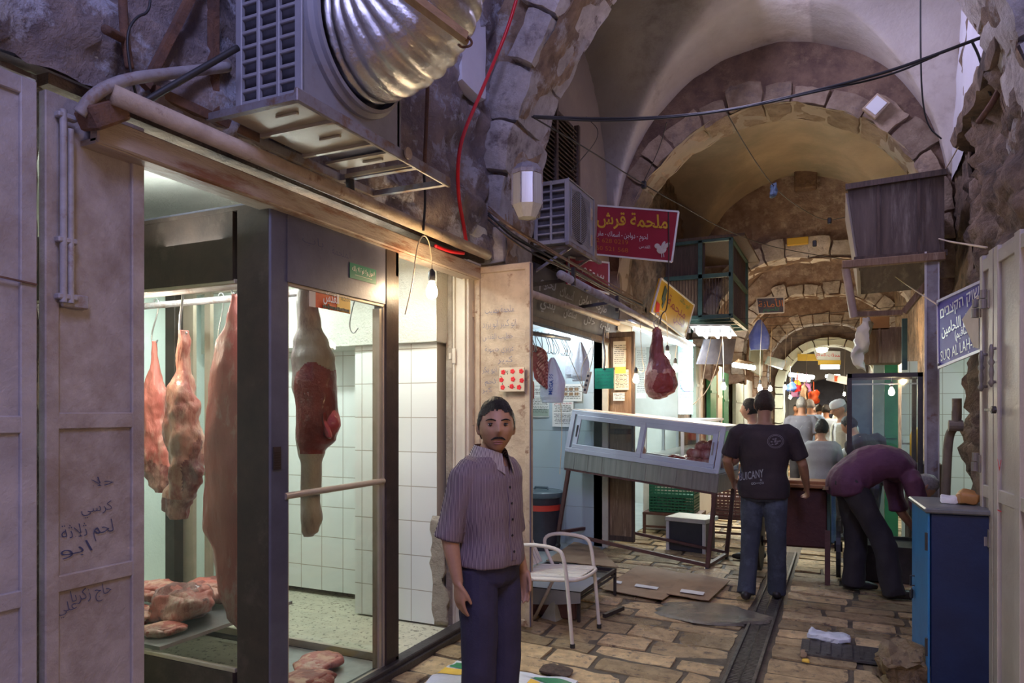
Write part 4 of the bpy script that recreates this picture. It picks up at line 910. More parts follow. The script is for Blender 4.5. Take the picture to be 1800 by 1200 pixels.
m = MB(); m.cyl((-4.2, 3.1, 2.455), (-2.75, 3.1, 2.455), .014, 10); m.build('tube_lamp', em('tube_glow', (.86, 1.0, .98), 14), cab)  # tube and its light added to brighten the cabinet interior
# shaded warm lamps of the stalls opposite, just outside the view
def pendant(label, p, w, rr=.16, drop=.012):
    p = Vector(p); t = empty('pendant_lamp', p, label=label, cat='lamp'); m = MB()
    m.lathe([(rr, -drop), (rr - .03, .05), (.05, .10), (.03, .16)], p, 28, cap=False); m.lathe([(rr - .004, -drop), (rr - .034, .046), (.046, .096), (.026, .156)], p, 28, cap=False); m.build('lamp_shade', MT['black_metal'], t, smooth='auto')
    m = MB(); m.ell(p, (.03, .03, .035), 14, 10); m.build('bulb_glass', em('bulb_glow', (1, .8, .52), 60), t, smooth=True)
    m = MB(); m.cyl(p + Vector((0, 0, .15)), p + Vector((0, 0, 1.6)), .006, 6); m.build('cord', MT['black_rubber'], t)
    l = light('lamp_light', p - Vector((0, 0, .036)), WARM, w, .03); return t
pendant('black shaded lamp of the stall opposite the shutter doors', (.95, 1.0, 2.12), 42)
pendant('black shaded lamp of the stall beside the cream double door', (1.0, 3.3, 2.5), 14, drop=.0)
# ------------------------------------------------------------ second shop: rail, hooks, posters
pm('alu_white', (.66, .70, .78), (.60, .64, .72), sc=4, rough=.35, metal=.15, bump=.1)
pm('brushed_steel', (.52, .50, .49), (.36, .34, .33), sc=3, rough=.32, metal=.75, bump=.2, stretch=(8, 8, .4))
pm('maroon_iron', (.16, .07, .06), (.10, .05, .045), sc=10, rough=.5, bump=.5)
pm('paper', (.84, .84, .82), (.78, .78, .76), sc=6, rough=.7)
pm('paper_old', (.74, .66, .52), (.66, .57, .43), sc=6, rough=.7)
pm('wood_old', (.34, .22, .13), (.20, .12, .07), sc=5, rough=.6, bump=.6, stretch=(6, 6, .7), c3=(.5, .36, .24), s3=4, t3=.62)
pm('wood_dark', (.14, .09, .07), (.07, .05, .04), sc=6, rough=.6, bump=.8, stretch=(6, 6, .7))
pm('plastic_bag', (.74, .80, .90), (.86, .88, .94), sc=7, rough=.3, bump=1.0, bsc=14)
pm('green_paper', (.02, .42, .24), rough=.6); pm('green_paint', (.05, .30, .13), (.035, .22, .10), sc=5, rough=.4, bump=.2); pm('grey_green', (.36, .44, .38), (.28, .34, .30), sc=5, rough=.5)
pm('sign_red', (.42, .035, .06), (.36, .03, .05), sc=3, rough=.4); pm('sign_yellow', (.78, .50, .03), (.70, .42, .03), sc=2, rough=.4, c3=(.42, .16, .05), s3=4, t3=.66)
pm('sign_gold', (.80, .48, .05), rough=.4); pm('sign_dark', (.05, .045, .06), (.10, .09, .11), sc=7, rough=.6)
pm('letter_grey', (.42, .43, .50), rough=.6); pm('blue_print', (.05, .12, .45), rough=.5); pm('sky_print', (.35, .62, .70), (.50, .74, .80), sc=3, rough=.4); pm('pink_print', (.66, .30, .62), rough=.5)
pm('green_iron', (.06, .13, .11), (.04, .09, .08), sc=8, rough=.5); pm('black_plastic', (.035, .035, .05), (.05, .045, .06), sc=9, rough=.35)
pm('lid_plastic', (.10, .14, .16), rough=.35)
def wire(name, pts, r, mt, label, sm=3, cat='cable', group=None, n=6): return pipe(name, pts, r, MT[mt], label, cat, sm, n, group)
ra, rb_ = P(926, 584, d=6.7), P(1001, 596, d=7.55)
m = MB(); m.cyl(ra, rb_, .022, 14); thing(m, 'hanging_rail', [MT['steel']], 'steel rail full of meat hooks at the top of the blue-lit stall', 'rail', smooth=True)
m = MB(); m.tube([(0, 0, .03), (-.025, .0, .022), (-.03, 0, -.01), (-.012, 0, -.045), (.012, 0, -.09), (.03, 0, -.13), (.018, 0, -.17), (-.01, 0, -.18), (-.03, 0, -.155)], .004, 6, smooth=2)
h0 = m.build('meat_hook', MT['steel'], smooth=True)
rs = random.Random(8)
for i in range(14):
    o = h0 if i == 0 else h0.copy()
    if i: C.objects.link(o)
    tt = [.06, .13, .19, .26, .33, .45, .50, .58, .62, .68, .83, .87, .92, .96][i]; o.location = ra.lerp(rb_, tt); o.rotation_euler = (0, 0, rs.uniform(-1.2, 1.2))
    tag(o, ('first second third fourth fifth sixth seventh eighth ninth tenth eleventh twelfth thirteenth last'.split()[i]) + ' small steel hook from the left on the rail of the blue-lit stall', 'hook', 'hooks on the rail of the blue-lit stall')
c = P(948, 642, d=6.9)
m = MB()
def rib(p): return Vector((c.x + (.085 + .02 * p.z) * p.x - .03 * p.z, c.y + .035 * p.y, c.z + .19 * p.z + .05 * p.x * -1))
stone(m, rib, 14, 4, 22, .25); 
for i, v in enumerate(m.v):
    m.v[i] = v + Vector((0, -.010 * math.sin((v.z - .7 * (v.x - c.x)) * 190) if v.x > c.x - .02 else 0, 0)) + Vector((nz(v * 14), 0, nz(v * 11))) * .012
for k, f in enumerate(m.f):
    q = sum((m.v[i] for i in f), Vector()) / 4; m.m[k] = 1 if math.sin((q.z - .7 * (q.x - c.x)) * 190) > .2 and q.x > c.x - .01 else 0
rr = m; tag(thing(rr, 'rib_rack', [MT['meat_red'], MT['meat_fat']], 'red rack of ribs hanging from the rail beside the white carrier bag', 'meat', smooth=True))
m = MB(); stone(m, lambda p: Vector((c.x - .075 + .022 * p.x, c.y + .01 * p.y, c.z - .24 + .09 * p.z)), 3, 2, 8, .4); rough_up(m, .01, 15); thing(m, 'meat_strip', [MT['meat_red']], 'narrow strip of red meat hanging below the rib rack', 'meat', smooth=True)
def bag(name, px, py, d, w, h, label, mt='plastic_bag', seed=1, mega=None, hoop=True):
    c = P(px, py, d=d); m = MB(); n = 36; ns = 26; rings = []
    for i in range(ns + 1):
        t_ = i / ns; hw = w / 2 * (.12 + .88 * min(1, (t_ / .55)) ** .8) * (1 - .12 * max(0, t_ - .85) / .15); hd = hw * (.5 if t_ < .9 else .35); r = []
        for k in range(n):
            a = 2 * PI * k / n; q = .10 * nz((math.cos(a) * 3 + seed, math.sin(a) * 3, t_ * 3)) + .16 * (1 - t_) * math.sin(a * 7 + seed) 
            r.append(c + Vector((hw * (1 + q) * math.cos(a), hd * (1 + q) * math.sin(a), h / 2 - h * t_)))
        rings.append(r)
    m.loft(rings); o = thing(m, name, [MT[mt]], label, 'bag', smooth=True)
    if mega:
        q = MB(); 
        text(mega, c + Vector((.012, -w * .29, -h * .16)), (.1, 0, 1), (-1, -.25, 0), .05, MT['blue_print'], o, width=.14, bold=.02, name='bag_print')
        for s in (0, .02): text('//', c + Vector((.0 + s, -w * .25, h * .08)), (.1, 0, 1), (-1, -.25, 0), .03, MT['blue_print'], o, width=.05, name='bag_print')
    return o
bag('carrier_bag', 971, 668, 6.9, .24, .44, 'white plastic carrier bag lettered MEGA hanging from the rail', mega='MEGA')
bag('clear_bag', 1020, 635, 7.6, .20, .42, 'bundle of clear plastic bags tied below the end of the rail', seed=3)
bag('clear_bag', 1003, 640, 7.7, .12, .30, 'small clear plastic bag hanging between the carrier bag and the clear bundle', seed=5)
t = empty('power_strip', P(1032, 672, d=7.5), label='white power strip dangling on its cable in the blue-lit stall', cat='power strip')
m = MB(); c = P(1032, 672, d=7.5); R = Matrix.Rotation(.25, 3, 'Y'); m.box(c, (.05, .03, .24), R, bev=.008); m.build('housing', MT['white_frame'], t)
m = MB(); 
for k in range(4): m.cyl(c + R @ Vector((0, -.018, -.08 + .05 * k)), c + R @ Vector((0, -.014, -.08 + .05 * k)), .014, 12)
m.build('socket', MT['sign_dark'], t)
wire('cable', [P(1036, 652, d=7.5), P(1044, 620, d=7.5), P(1040, 592, d=7.5)], .005, 'cord_white', 'pale cable holding the dangling power strip')
wire('cable', [P(1000, 625, d=7.5), P(1015, 660, d=7.5), P(1028, 690, d=7.5), P(1018, 650, d=7.5), P(1040, 610, d=7.5)], .004, 'cord_white', 'pale looped cable beside the clear plastic bags')
wire('cable', [P(985, 700, d=7.9), P(988, 750, d=7.95), P(986, 800, d=7.95), P(984, 833, d=7.95)], .005, 'cord_white', 'white cable hanging down the blue marble wall')
def poster(px0, py0, px1, py1, Y, label, mt='paper', lines=8, title=None, band=None, pics=0, name='poster', yoff=0):
    a = P(px0, py0, Y=Y); b = P(px1, py1, Y=Y); c = (a + b) / 2; w = abs(b.x - a.x); h = abs(a.z - b.z)
    t = empty(name, (c.x, Y, min(a.z, b.z)), label=label, cat='poster' if name == 'poster' else 'notice')
    m = MB(); m.box((c.x, Y, c.z), (w, .004, h)); m.build('sheet', MT[mt], t)
    m = MB(); rs = random.Random(int(px0))
    for k in range(2 * lines):
        z = a.z - h * (.16 + .76 * k / max(1, 2 * lines)); x = a.x + w * rs.uniform(.06, .18)
        if rs.random() < .1: continue
        while x < b.x - w * .12:
            l = rs.uniform(.008, .045); m.box((min(x + l / 2, b.x - .01), Y - .003, z + rs.uniform(-.001, .001)), (l, .001, .004 + .003 * rs.random())); x += l + .008
    m.build('print_lines', MT['black_ink'], t)
    if band: m = MB(); m.box((c.x, Y - .003, min(a.z, b.z) + h * .12), (w * .98, .001, h * .2)); m.build('colour_band', MT[band], t)
    if title: text(title, (c.x, Y - .003, a.z - h * .08), (1, 0, 0), ZV, h * .09, MT['sign_red'], t, width=w * .8)
    if pics:
        m = MB()
        for k in range(pics): m.box((a.x + w * (.25 + .25 * (k % 3)), Y - .004, a.z - h * (.3 + .28 * (k // 3))), (w * .18, .001, h * .18))
        m.build('small_photo', MT['wood_old'], t)
    return t
poster(931, 668, 965, 733, 7.98, 'tall printed poster with green foot, left on the blue stall wall', band='grey_green', lines=9)
poster(985, 675, 1023, 705, 7.97, 'poster with small pictures behind the clear bags', pics=6, lines=4)
poster(971, 706, 1008, 750, 7.96, 'poster with red heading hung lowest on the blue stall wall', lines=7, title='اللحوم')
t = empty('waste_bin', (-3.16, 7.62, 0), label='dark round plastic bin with a red band and closed lid in the blue-lit stall', cat='bin')
m = MB(); m.lathe([(.20, 0), (.245, .60), (.25, .62)], (-3.16, 7.62, .0), 36); m.build('bin_body', MT['black_plastic'], t, smooth='auto')
m = MB(); m.lathe([(.239, .455), (.2445, .455), (.248, .52), (.243, .52)], (-3.16, 7.62, 0), 36, cap=False); m.build('band', pm('band_red', (.65, .06, .04), rough=.4), t, smooth='auto')
m = MB(); m.lathe([(.262, .60), (.268, .615), (.26, .655), (.235, .67), (.225, .665), (.12, .675), (.02, .68)], (-3.16, 7.62, 0), 36); m.tube([(-3.24, 7.62, .67), (-3.24, 7.62, .70), (-3.08, 7.62, .70), (-3.08, 7.62, .67)], .014, 8); m.build('lid', MT['lid_plastic'], t, smooth='auto')
for (px, py, yy) in ((942, 560, 6.5), (1000, 574, 7.4)):
    c = P(px, py, Z=2.57); t = empty('ceiling_spot', c, label=('round ceiling spotlight nearest the door leaf in the blue-lit stall' if px < 990 else 'round ceiling spotlight over the end of the hook rail'), cat='lamp')
    m = MB(); m.cyl(c, c + Vector((0, 0, .012)), .045, 20); m.build('diffuser', em('spot_glow', (.85, .95, 1), 30), t)
    m = MB(); m.lathe([(.05, 0), (.062, .0), (.062, .02), (.05, .02)], c, 20, cap=False); m.build('rim', MT['white_board'], t); light('spot_light', c - Vector((0, 0, .03)), (.80, .92, 1.0), 15, .05)
# ------------------------------------------------------------ wooden leaf with papers between the stalls
t, d_, n_ = leaf('wooden_door', (-2.50, 8.02), (-2.16, 8.0), .08, 2.50, .05, (.045, .03), (1.35,), 'old wooden door leaf pasted with yellowed papers between the two stalls', [MT['wood_old'], MT['wood_dark']], rw=.06)
for nm, px0, py0, px1, py1, mt, ln, lb in (('notice', 1078, 600, 1100, 645, 'paper_old', 5, 'yellowed framed notice at the top of the wooden door leaf'), ('notice', 1080, 650, 1105, 685, 'paper_old', 6, 'yellowed printed notice below the framed one on the wooden door leaf'), ('notice', 1078, 690, 1098, 704, 'paper', 2, 'small torn white note lowest on the wooden door leaf'), ('notice', 1081, 645, 1100, 656, 'yellow_print', 0, 'small bright yellow slip on the wooden door leaf')):
    poster(px0, py0, px1, py1, 7.965 - (.004 if mt == 'yellow_print' else 0), lb, mt=mt, lines=ln, name=nm)
t = empty('green_note', P(1062, 683, d=7.75), label='bright green handwritten card hanging in front of the wooden door leaf', cat='notice')
a, b = P(1043, 647, d=7.75), P(1081, 683, d=7.75); m = MB(); c = (a + b) / 2; m.box(c, (b.x - a.x + .0, .004, a.z - b.z)); m.build('card', MT['green_paper'], t)
for k, s in enumerate(('ملحمة الحاج', 'لحوم طازجة', 'خاروف بلدي', 'سخل عجل', 'تلفون')): text(s, c + Vector((0, -.003, .075 - .037 * k)), (1, 0, 0), ZV, .022, MT['ink'], t, width=.16 if k < 4 else .08, name='handwriting', bold=-.01)
wire('chain', [P(1062, 575, d=7.7), P(1060, 600, d=7.7), P(1064, 622, d=7.7), P(1062, 650, d=7.75)], .012, 'steel', 'steel chain dangling above the green card', 1, 'chain')
# dark letter board over stall 2
t = empty('sign_board', (-2.52, 6.9, 2.42), label='dark worn sign board with pale lettering over the blue-lit stall', cat='sign')
m = MB(); m.plate((-2.50, 5.7, 2.42), (-2.50, 8.35, 2.42), (-2.42, 8.35, 2.88), (-2.42, 5.7, 2.88), .03); m.build('board', MT['sign_dark'], t)
for k, (s, y_) in enumerate((('لحوم', 6.05), ('اسماك', 6.55), ('دواجن', 7.1), ('طازجة', 7.65))): text(s, (-2.455, y_, 2.74), YV, (.17, 0, 1), .13, MT['letter_grey'], t, width=.38, bold=.02, off=.012)
for k, (s, y_) in enumerate((('بلدي', 6.1), ('سلطان', 6.7), ('حلال', 7.3), ('ملحمة', 7.85))): text(s, (-2.475, y_, 2.56), YV, (.17, 0, 1), .12, MT['letter_grey'], t, width=.36, bold=.02, off=.012)
m = MB(); m.box((-2.50, 7.0, 2.40), (.10, 2.6, .05), bev=.004); m.build('lower_edge', MT['wood_dark'], t)
m = MB(); m.tube([P(925, 513, X=-2.25), P(1086, 568, X=-2.25)], .03, 14); thing(m, 'awning_roller', [MT['cream_metal']], 'lower long awning pipe over the blue-lit stall', 'pipe', smooth=True)
m = MB(); m.tube([P(985, 482, X=-2.02), P(1215, 606, X=-2.02)], .034, 14); thing(m, 'awning_roller', [MT['pipe_grey']], 'upper long grey awning pipe running under the red sign towards the yellow sign', 'pipe', smooth=True)
m = MB(); m.bar(P(925, 502, X=-2.35), P(1008, 490, Y=6.4), .03, .035); m.bar(P(1008, 470, X=-2.0), P(1008, 502, X=-2.0), .03); thing(m, 'awning_bracket', [MT['black_metal']], 'black flat awning arm over the lettered board', 'bracket')
m = MB(); m.bar(P(1018, 540, X=-2.4), P(1085, 530, X=-2.02), .035, .03); m.bar(P(1085, 520, X=-2.02), P(1085, 548, X=-2.02), .03); thing(m, 'awning_bracket', [MT['black_metal']], 'second black awning arm further along under the upper pipe', 'bracket')
wire('rail_hook', [P(1027, 496, X=-2.0), P(1027, 508, X=-2.0), P(1031, 512, X=-2.0), P(1035, 507, X=-2.0)], .007, 'black_metal', 'small black hook hanging from the upper awning pipe', 1, 'hook')
# dark louvred shutter behind the second air conditioner
t = empty('window_shutter', (-2.52, 6.3, 2.95), label='tall dark louvred window shutter behind the second air conditioner', cat='shutter')
m = MB(); ys0, ys1 = 5.75, 7.0
for yy in (ys0, ys1, (ys0 + ys1) / 2): m.bar((-2.50, yy, 2.95), (-2.50, yy, 4.55), .05, .05)
m.build('frame', MT['wood_dark'], t)
m = MB(); z = 3.0
while z < 4.5: m.box((-2.51, 6.37, z), (.05, 1.2, .012), Matrix.Rotation(.7, 3, 'Y')); z += .045
m.box((-2.54, 6.37, 3.75), (.01, 1.24, 1.6)); m.build('louvre', MT['wood_dark'], t)
# ------------------------------------------------------------ air conditioner 2 and signs
t, yc, zc, r = ac_unit(-2.42, -2.10, 5.66, 6.34, 3.02, 3.56, 'smaller air conditioner with a round fan grille beside the stone pier', 7, 2, fan=True, mt='ac_paint')
m = MB()
for z in (3.40, 3.16): m.box((-2.094, 6.24, z), (.006, .07, .10))
m.build('sticker', MT['cream_metal'], t)
t = empty('wall_bracket', (-2.3, 6.0, 2.97), label='rusty bracket under the smaller air conditioner', cat='bracket')
m = MB(); m.bar((-2.56, 5.75, 3.0), (-2.08, 5.75, 3.0), .03); m.bar((-2.56, 6.25, 3.0), (-2.08, 6.25, 3.0), .03); m.bar((-2.09, 5.6, 3.0), (-2.09, 6.5, 3.0), .03, .03); m.bar((-2.56, 5.75, 2.75), (-2.1, 5.75, 3.0), .022); m.bar((-2.56, 6.25, 2.75), (-2.1, 6.25, 3.0), .022); m.build('frame', MT['bracket_iron'], t)
def board(name, A, B, C_, D, mt, label, th=.03, rim=None, cat='sign'):
    """A B C D = lower left, lower right, upper right, upper left seen from its front"""
    A, B, C_, D = map(Vector, (A, B, C_, D)); c = (A + B + C_ + D) / 4; t = empty(name, c, label=label, cat=cat)
    m = MB(); m.plate(A, B, C_, D, th); m.build('board', MT[mt], t)
    if rim:
        m = MB()
        for a, b in ((A, B), (B, C_), (C_, D), (D, A)): m.bar(a, b, .018)
        m.build('rim', MT[rim], t)
    n = (B - A).cross(D - A).normalized()
    def at(u, v): return (A * (1 - u) + B * u) * (1 - v) + (D * (1 - u) + C_ * u) * v
    return t, at, (B - A).normalized(), (D - A).normalized(), n
t, at, R_, U_, N_ = board('shop_sign', P(1037, 446, Y=7.85), P(1181, 460, Y=7.75), P(1193, 372, Y=7.75), P(1035, 360, Y=7.85), 'sign_red', 'red hanging shop sign with large yellow Arabic lettering and a white bird', rim='white_ink')
text('ملحمة قرش', at(.50, .73), R_, U_, .20, MT['sign_gold'], t, width=.86, bold=.02, off=.006)
text('لحوم - دواجن - اسماك - مقر', at(.40, .42), R_, U_, .085, MT['white_ink'], t, width=.62, off=.006)
text('القدس', at(.67, .24), R_, U_, .05, MT['white_ink'], t, width=.13, off=.006)
text('02 628 0219', at(.26, .30), R_, U_, .07, pm('sign_orange', (.62, .20, .04), rough=.4), t, width=.44, off=.006); text('050 521 568', at(.26, .14), R_, U_, .07, MT['sign_orange'], t, width=.44, off=.006)
m = MB(); q = at(.87, .22)
m.ell(q, (.055, .008, .045), 20, 8); m.ell(q + R_ * -.05 + U_ * .035, (.032, .008, .028), 16, 8, R=Matrix.Rotation(.5, 3, 'Y')); m.ell(q + R_ * .055 + U_ * .045, (.05, .008, .022), 16, 8, R=Matrix.Rotation(-.7, 3, 'Y'))
m.ell(q + R_ * .02 + U_ * .05, (.02, .008, .045), 16, 8, R=Matrix.Rotation(.4, 3, 'Y')); m.bar(q - U_ * .04, q - U_ * .085, .008); m.bar(q - U_ * .04 + R_ * .02, q - U_ * .08 + R_ * .025, .008)
for i in range(len(m.v)): m.v[i] = m.v[i] + N_ * .01
m.build('bird_emblem', pm('emblem', (.66, .60, .52), rough=.5), t)
t, at, R_, U_, N_ = board('shop_sign', P(1000, 497, X=-2.18), P(1070, 516, X=-2.18), P(1070, 462, X=-2.25), P(1000, 452, X=-2.25), 'sign_red', 'small red sign with white lettering under the smaller air conditioner', rim='white_ink')
text('ملحمة', at(.5, .66), R_, U_, .22, MT['white_ink'], t, width=.85, off=.006); text('لحوم الاحمد', at(.5, .22), R_, U_, .10, MT['emblem'], t, width=.75, off=.006)
t, at, R_, U_, N_ = board('shop_sign', P(1146, 548, d=8.3), P(1204, 594, d=9.7), P(1220, 536, d=9.9), P(1162, 489, d=8.5), 'sign_yellow', 'worn yellow sign tilted over the hanging leg of meat', rim='white_ink')
text('ملحمة', at(.55, .60), R_, U_, .22, MT['sign_red'], t, width=.9, off=.006); text('الخليل', at(.7, .28), R_, U_, .16, MT['sign_red'], t, width=.5, off=.006); text('ابو خالد', at(.72, .84), R_, U_, .10, MT['green_paint'], t, width=.5, off=.006)
m = MB(); m.ell(at(.12, .25) + N_ * .004, (.07, .09, .09), 16, 8); 
m = MB(); m.bar(at(.16, .85) + N_ * .008, at(.16, .45) + N_ * .008, .10, .006, up=N_); m.bar(at(.20, .60) + N_ * .008, at(.18, .30) + N_ * .008, .05, .006, up=N_); m.build('knife_print', MT['green_iron'], t)
m = MB(); m.bar(at(.05, .20) + N_ * .007, at(.13, .20) + N_ * .007, .006, .12, up=U_); m.build('red_print', MT['red_plastic'], t)
# ------------------------------------------------------------ tilted display counter on a wheeled stand
TL = math.radians(5.8)
ct = empty('display_counter', (-2.93, 7.56, .175), rz=math.radians(-8), label='tilted grey-blue glass display counter on a rusty wheeled stand', cat='counter'); ct.rotation_euler = (0, TL, math.radians(-8))
CM = world_mat(ct); WL = 1.74; DP = .72
def wbuild(m, name, mt, **k): return m.build(name, mt, ct, local=True, **k)
m = MB(); L0 = .0
ztop = .765
for x_, y_ in ((.02, .02), (WL - .02, .02), (.14, DP - .04), (WL - .02, DP - .04)): m.bar((x_ - (.03 if x_ < .1 else 0), y_, -.0), (x_ + (.03 if x_ < .1 else 0), y_, ztop), .04, bev=.003)
for z in (.03,): m.bar((0, .02, z), (WL, .02, z), .035, .035); m.bar((.1, DP - .04, z + .02), (WL, DP - .04, z + .02), .035, .03); m.bar((.0, .02, z), (.14, DP - .04, z), .035); m.bar((WL - .02, .02, z), (WL - .02, DP - .04, z), .035)
m.bar((0, .02, ztop), (WL, .02, ztop), .03, .03); wbuild(m, 'stand', MT['maroon_iron'])
for x_, y_, hz in ((.0, .02, .15), (WL - .02, .02, .04), (.14, DP - .04, .13), (WL - .02, DP - .04, .04)):
    m = MB(); m.bar((x_, y_, -hz + .05), (x_, y_, 0), .03); m.cyl((x_ - .015, y_, -hz + .02), (x_ + .015, y_, -hz + .02), .035, 16); wbuild(m, 'caster', MT['black_rubber'])
m = MB(); m.box((WL / 2, DP / 2, .865), (WL + .02, DP, .19), bev=.005); 
for k in range(10): m.box((.12 + .17 * k, -.002, .865), (.004, .006, .185))
wbuild(m, 'steel_base', MT['brushed_steel'])
zb_, zt_ = .965, 1.43; yf = lambda z: .0 + (z - zb_) / (zt_ - zb_) * .10
m = MB()
def fb(a, b, w, h=.03): m.bar((a[0], yf(a[1]), a[1]), (b[0], yf(b[1]), b[1]), w, h)
sc_ = .05
for z in (zb_ + .02, zt_ - .02): m.bar((0, yf(z), z), (WL, yf(z), z), .04, .05, bev=.003)
for x_ in (.02, WL - .02): m.bar((x_, yf(zb_), zb_), (x_, yf(zt_), zt_), .05, .04, bev=.003); m.bar((x_, DP - .02, zb_), (x_, DP - .02, zt_), .04, .04)
for x_ in (.02, WL - .02):
    for z in (zb_ + .02, zt_ - .02): m.bar((x_, yf(z), z), (x_, DP, z), .035, .04)
m.bar((0, DP - .02, zt_ - .02), (WL, DP - .02, zt_ - .02), .035, .04); m.bar((0, DP - .02, zb_ + .02), (WL, DP - .02, zb_ + .02), .035, .04)
wbuild(m, 'case_frame', MT['alu_white'])
for k, (xa, xb, off) in enumerate(((.08, .90, -.016), (.86, WL - .06, -.002))):
    m = MB(); za, zc_ = zb_ + .05, zt_ - .05
    for x_ in (xa + .025, xb - .025): m.bar((x_, yf(za) + off, za), (x_, yf(zc_) + off, zc_), .055, .022, bev=.003)
    for z in (za + .02, zc_ - .02): m.bar((xa, yf(z) + off, z), (xb, yf(z) + off, z), .024, .05, bev=.003)
    sd = wbuild(m, 'sliding_door', MT['alu_white'])
    g = MB(); g.quad((xa + .04, yf(za) + off, za), (xb - .04, yf(za) + off, za), (xb - .04, yf(zc_) + off, zc_), (xa + .04, yf(zc_) + off, zc_)); p_ = g.build('glass_pane', MT['clear_glass'], sd, local=True, normals=False)
    m = MB(); m.bar(((xa + .03) if k == 0 else (xb - .03), yf(1.2) + off - .018, 1.14), ((xa + .03) if k == 0 else (xb - .03), yf(1.28) + off - .018, 1.27), .016, .02); m.build('handle', MT['steel'] if k else MT['black_metal'], sd, local=True)
m = MB(); m.add([(0, yf(zt_), zt_), (WL, yf(zt_), zt_), (WL, DP, zt_), (0, DP, zt_), (0, yf(zt_), zt_ + .012), (WL, yf(zt_), zt_ + .012), (WL, DP, zt_ + .012), (0, DP, zt_ + .012)], [(0, 3, 2, 1), (4, 5, 6, 7), (0, 1, 5, 4), (1, 2, 6, 5), (2, 3, 7, 6), (3, 0, 4, 7)]); wbuild(m, 'top_board', pm('top_cream', (.72, .60, .50), (.62, .52, .44), sc=4, rough=.5))
g = MB(); g.quad((WL, yf(zb_) + .03, zb_ + .04), (WL, DP - .04, zb_ + .04), (WL, DP - .04, zt_ - .04), (WL, yf(zt_) + .03, zt_ - .04)); wbuild(g, 'glass_pane', MT['clear_glass'], normals=False)
g = MB(); g.quad((0, yf(zb_) + .03, zb_ + .04), (0, DP - .04, zb_ + .04), (0, DP - .04, zt_ - .04), (0, yf(zt_) + .03, zt_ - .04)); wbuild(g, 'glass_pane', MT['clear_glass'], normals=False)
cW = lambda x, y_, z: CM @ Vector((x, y_, z))
rs = random.Random(12)
spots = [(1.25, .22, .05), (1.38, .2, .055), (1.52, .22, .06), (1.64, .25, .05), (1.32, .36, .06), (1.46, .38, .06), (1.6, .4, .06), (1.4, .24, .145), (1.52, .28, .15), (1.62, .28, .16), (1.46, .32, .23), (1.56, .33, .25), (1.18, .3, .05)]
for i, (x_, y_, z_) in enumerate(spots):
    lump('bagged_meat', cW(x_, y_, .965 + z_), (.07, .08, .055), MF if i % 3 else MR, 'plastic-wrapped piece of pink meat heaped at the right end of the tilted counter', 20 + i, .25, 10, 'wrapped meat heaped in the tilted counter', 14, rs.uniform(0, 3))
lump('meat_bone', cW(.78, .3, 1.03), (.05, .05, .075), [MT['meat_fat'], MT['bone']], 'single pale meat bone standing behind the left counter window', 41, .3, 9, None, 16)
t = empty('white_stool', P(1213, 960, Y=8.1), label='low box with white top and dark front standing under the tilted counter', cat='box')
c = Vector((-1.56, 8.25, 0)); R = Matrix.Rotation(-.2, 3, 'Z')
m = MB(); m.box(c + Vector((0, 0, .17)), (.42, .34, .33), R, bev=.004); m.build('box_body', MT['black_plastic'], t)
m = MB(); m.box(c + Vector((0, 0, .36)), (.48, .40, .05), R, bev=.006); 
for s in (-1, 1): m.box(c + R @ Vector((s * .215, -.175, .17)), (.035, .02, .34), R)
m.build('white_top', MT['white_paint'], t)
# cream lower cabinet, crates and second counter beyond
def crate(name, c, w, d, h, mt, label, rz=0, group=None):
    t = empty(name, c, rz=rz, label=label, cat='crate', group=group); m = MB()
    for z in [h * k / 5 for k in range(6)]:
        for s in (-1, 1): m.box((0, s * d / 2, z * .94 + .015), (w, .012, .022)); m.box((s * w / 2, 0, z * .94 + .015), (.012, d, .022))
    n = int(w / .045)
    for k in range(n + 1):
        for s in (-1, 1): m.box((-w / 2 + w * k / n, s * d / 2, h / 2), (.011, .014, h))
    n2 = int(d / .045)
    for k in range(n2 + 1):
        for s in (-1, 1): m.box((s * w / 2, -d / 2 + d * k / n2, h / 2), (.014, .011, h))
    m.box((0, 0, .01), (w, d, .012)); m.build('crate_body', MT[mt], t, local=True); return t
pm('crate_green', (.02, .16, .10), rough=.45); pm('crate_brown', (.22, .10, .09), rough=.5)
def low_table(name, c, w, d, h, mt, label, rz=0):
    t = empty(name, c, rz=rz, label=label, cat='table'); m = MB(); m.box((0, 0, h - .015), (w, d, .03)); m.build('table_top', MT[mt], t, local=True)
    for sx in (-1, 1):
        for sy in (-1, 1): m = MB(); m.bar((sx * (w / 2 - .02), sy * (d / 2 - .02), 0), (sx * (w / 2 - .02), sy * (d / 2 - .02), h - .03), .035); m.build('leg', MT[mt], t, local=True)
    m = MB()
    for sy in (-1, 1): m.bar((-w / 2, sy * (d / 2 - .02), h * .35), (w / 2, sy * (d / 2 - .02), h * .35), .025)
    m.build('stretcher', MT[mt], t, local=True); return t
low_table('low_table', (-1.98, 9.3, 0), .72, .5, .28, 'maroon_iron', 'low dark iron table carrying the green crates')
low_table('low_table', (-1.17, 9.15, 0), .70, .5, .30, 'maroon_iron', 'low dark iron table carrying the brown crates beside the walking man')
crate('plastic_crate', (-1.98, 9.3, .285), .56, .38, .20, 'crate_green', 'lower green plastic crate behind the tilted counter'); crate('plastic_crate', (-1.98, 9.3, .495), .56, .38, .20, 'crate_green', 'upper green plastic crate behind the tilted counter')
crate('plastic_crate', (-1.17, 9.15, .305), .56, .38, .20, 'crate_brown', 'lower brown plastic crate next to the walking man'); crate('plastic_crate', (-1.17, 9.15, .515), .56, .38, .20, 'crate_brown', 'upper brown plastic crate next to the walking man')
lump('wrapped_chicken', (-1.12, 9.15, .80), (.20, .15, .085), MF, 'heap of pink wrapped chicken on top of the brown crates', 51, .3, 9, None, 20, cat='meat')
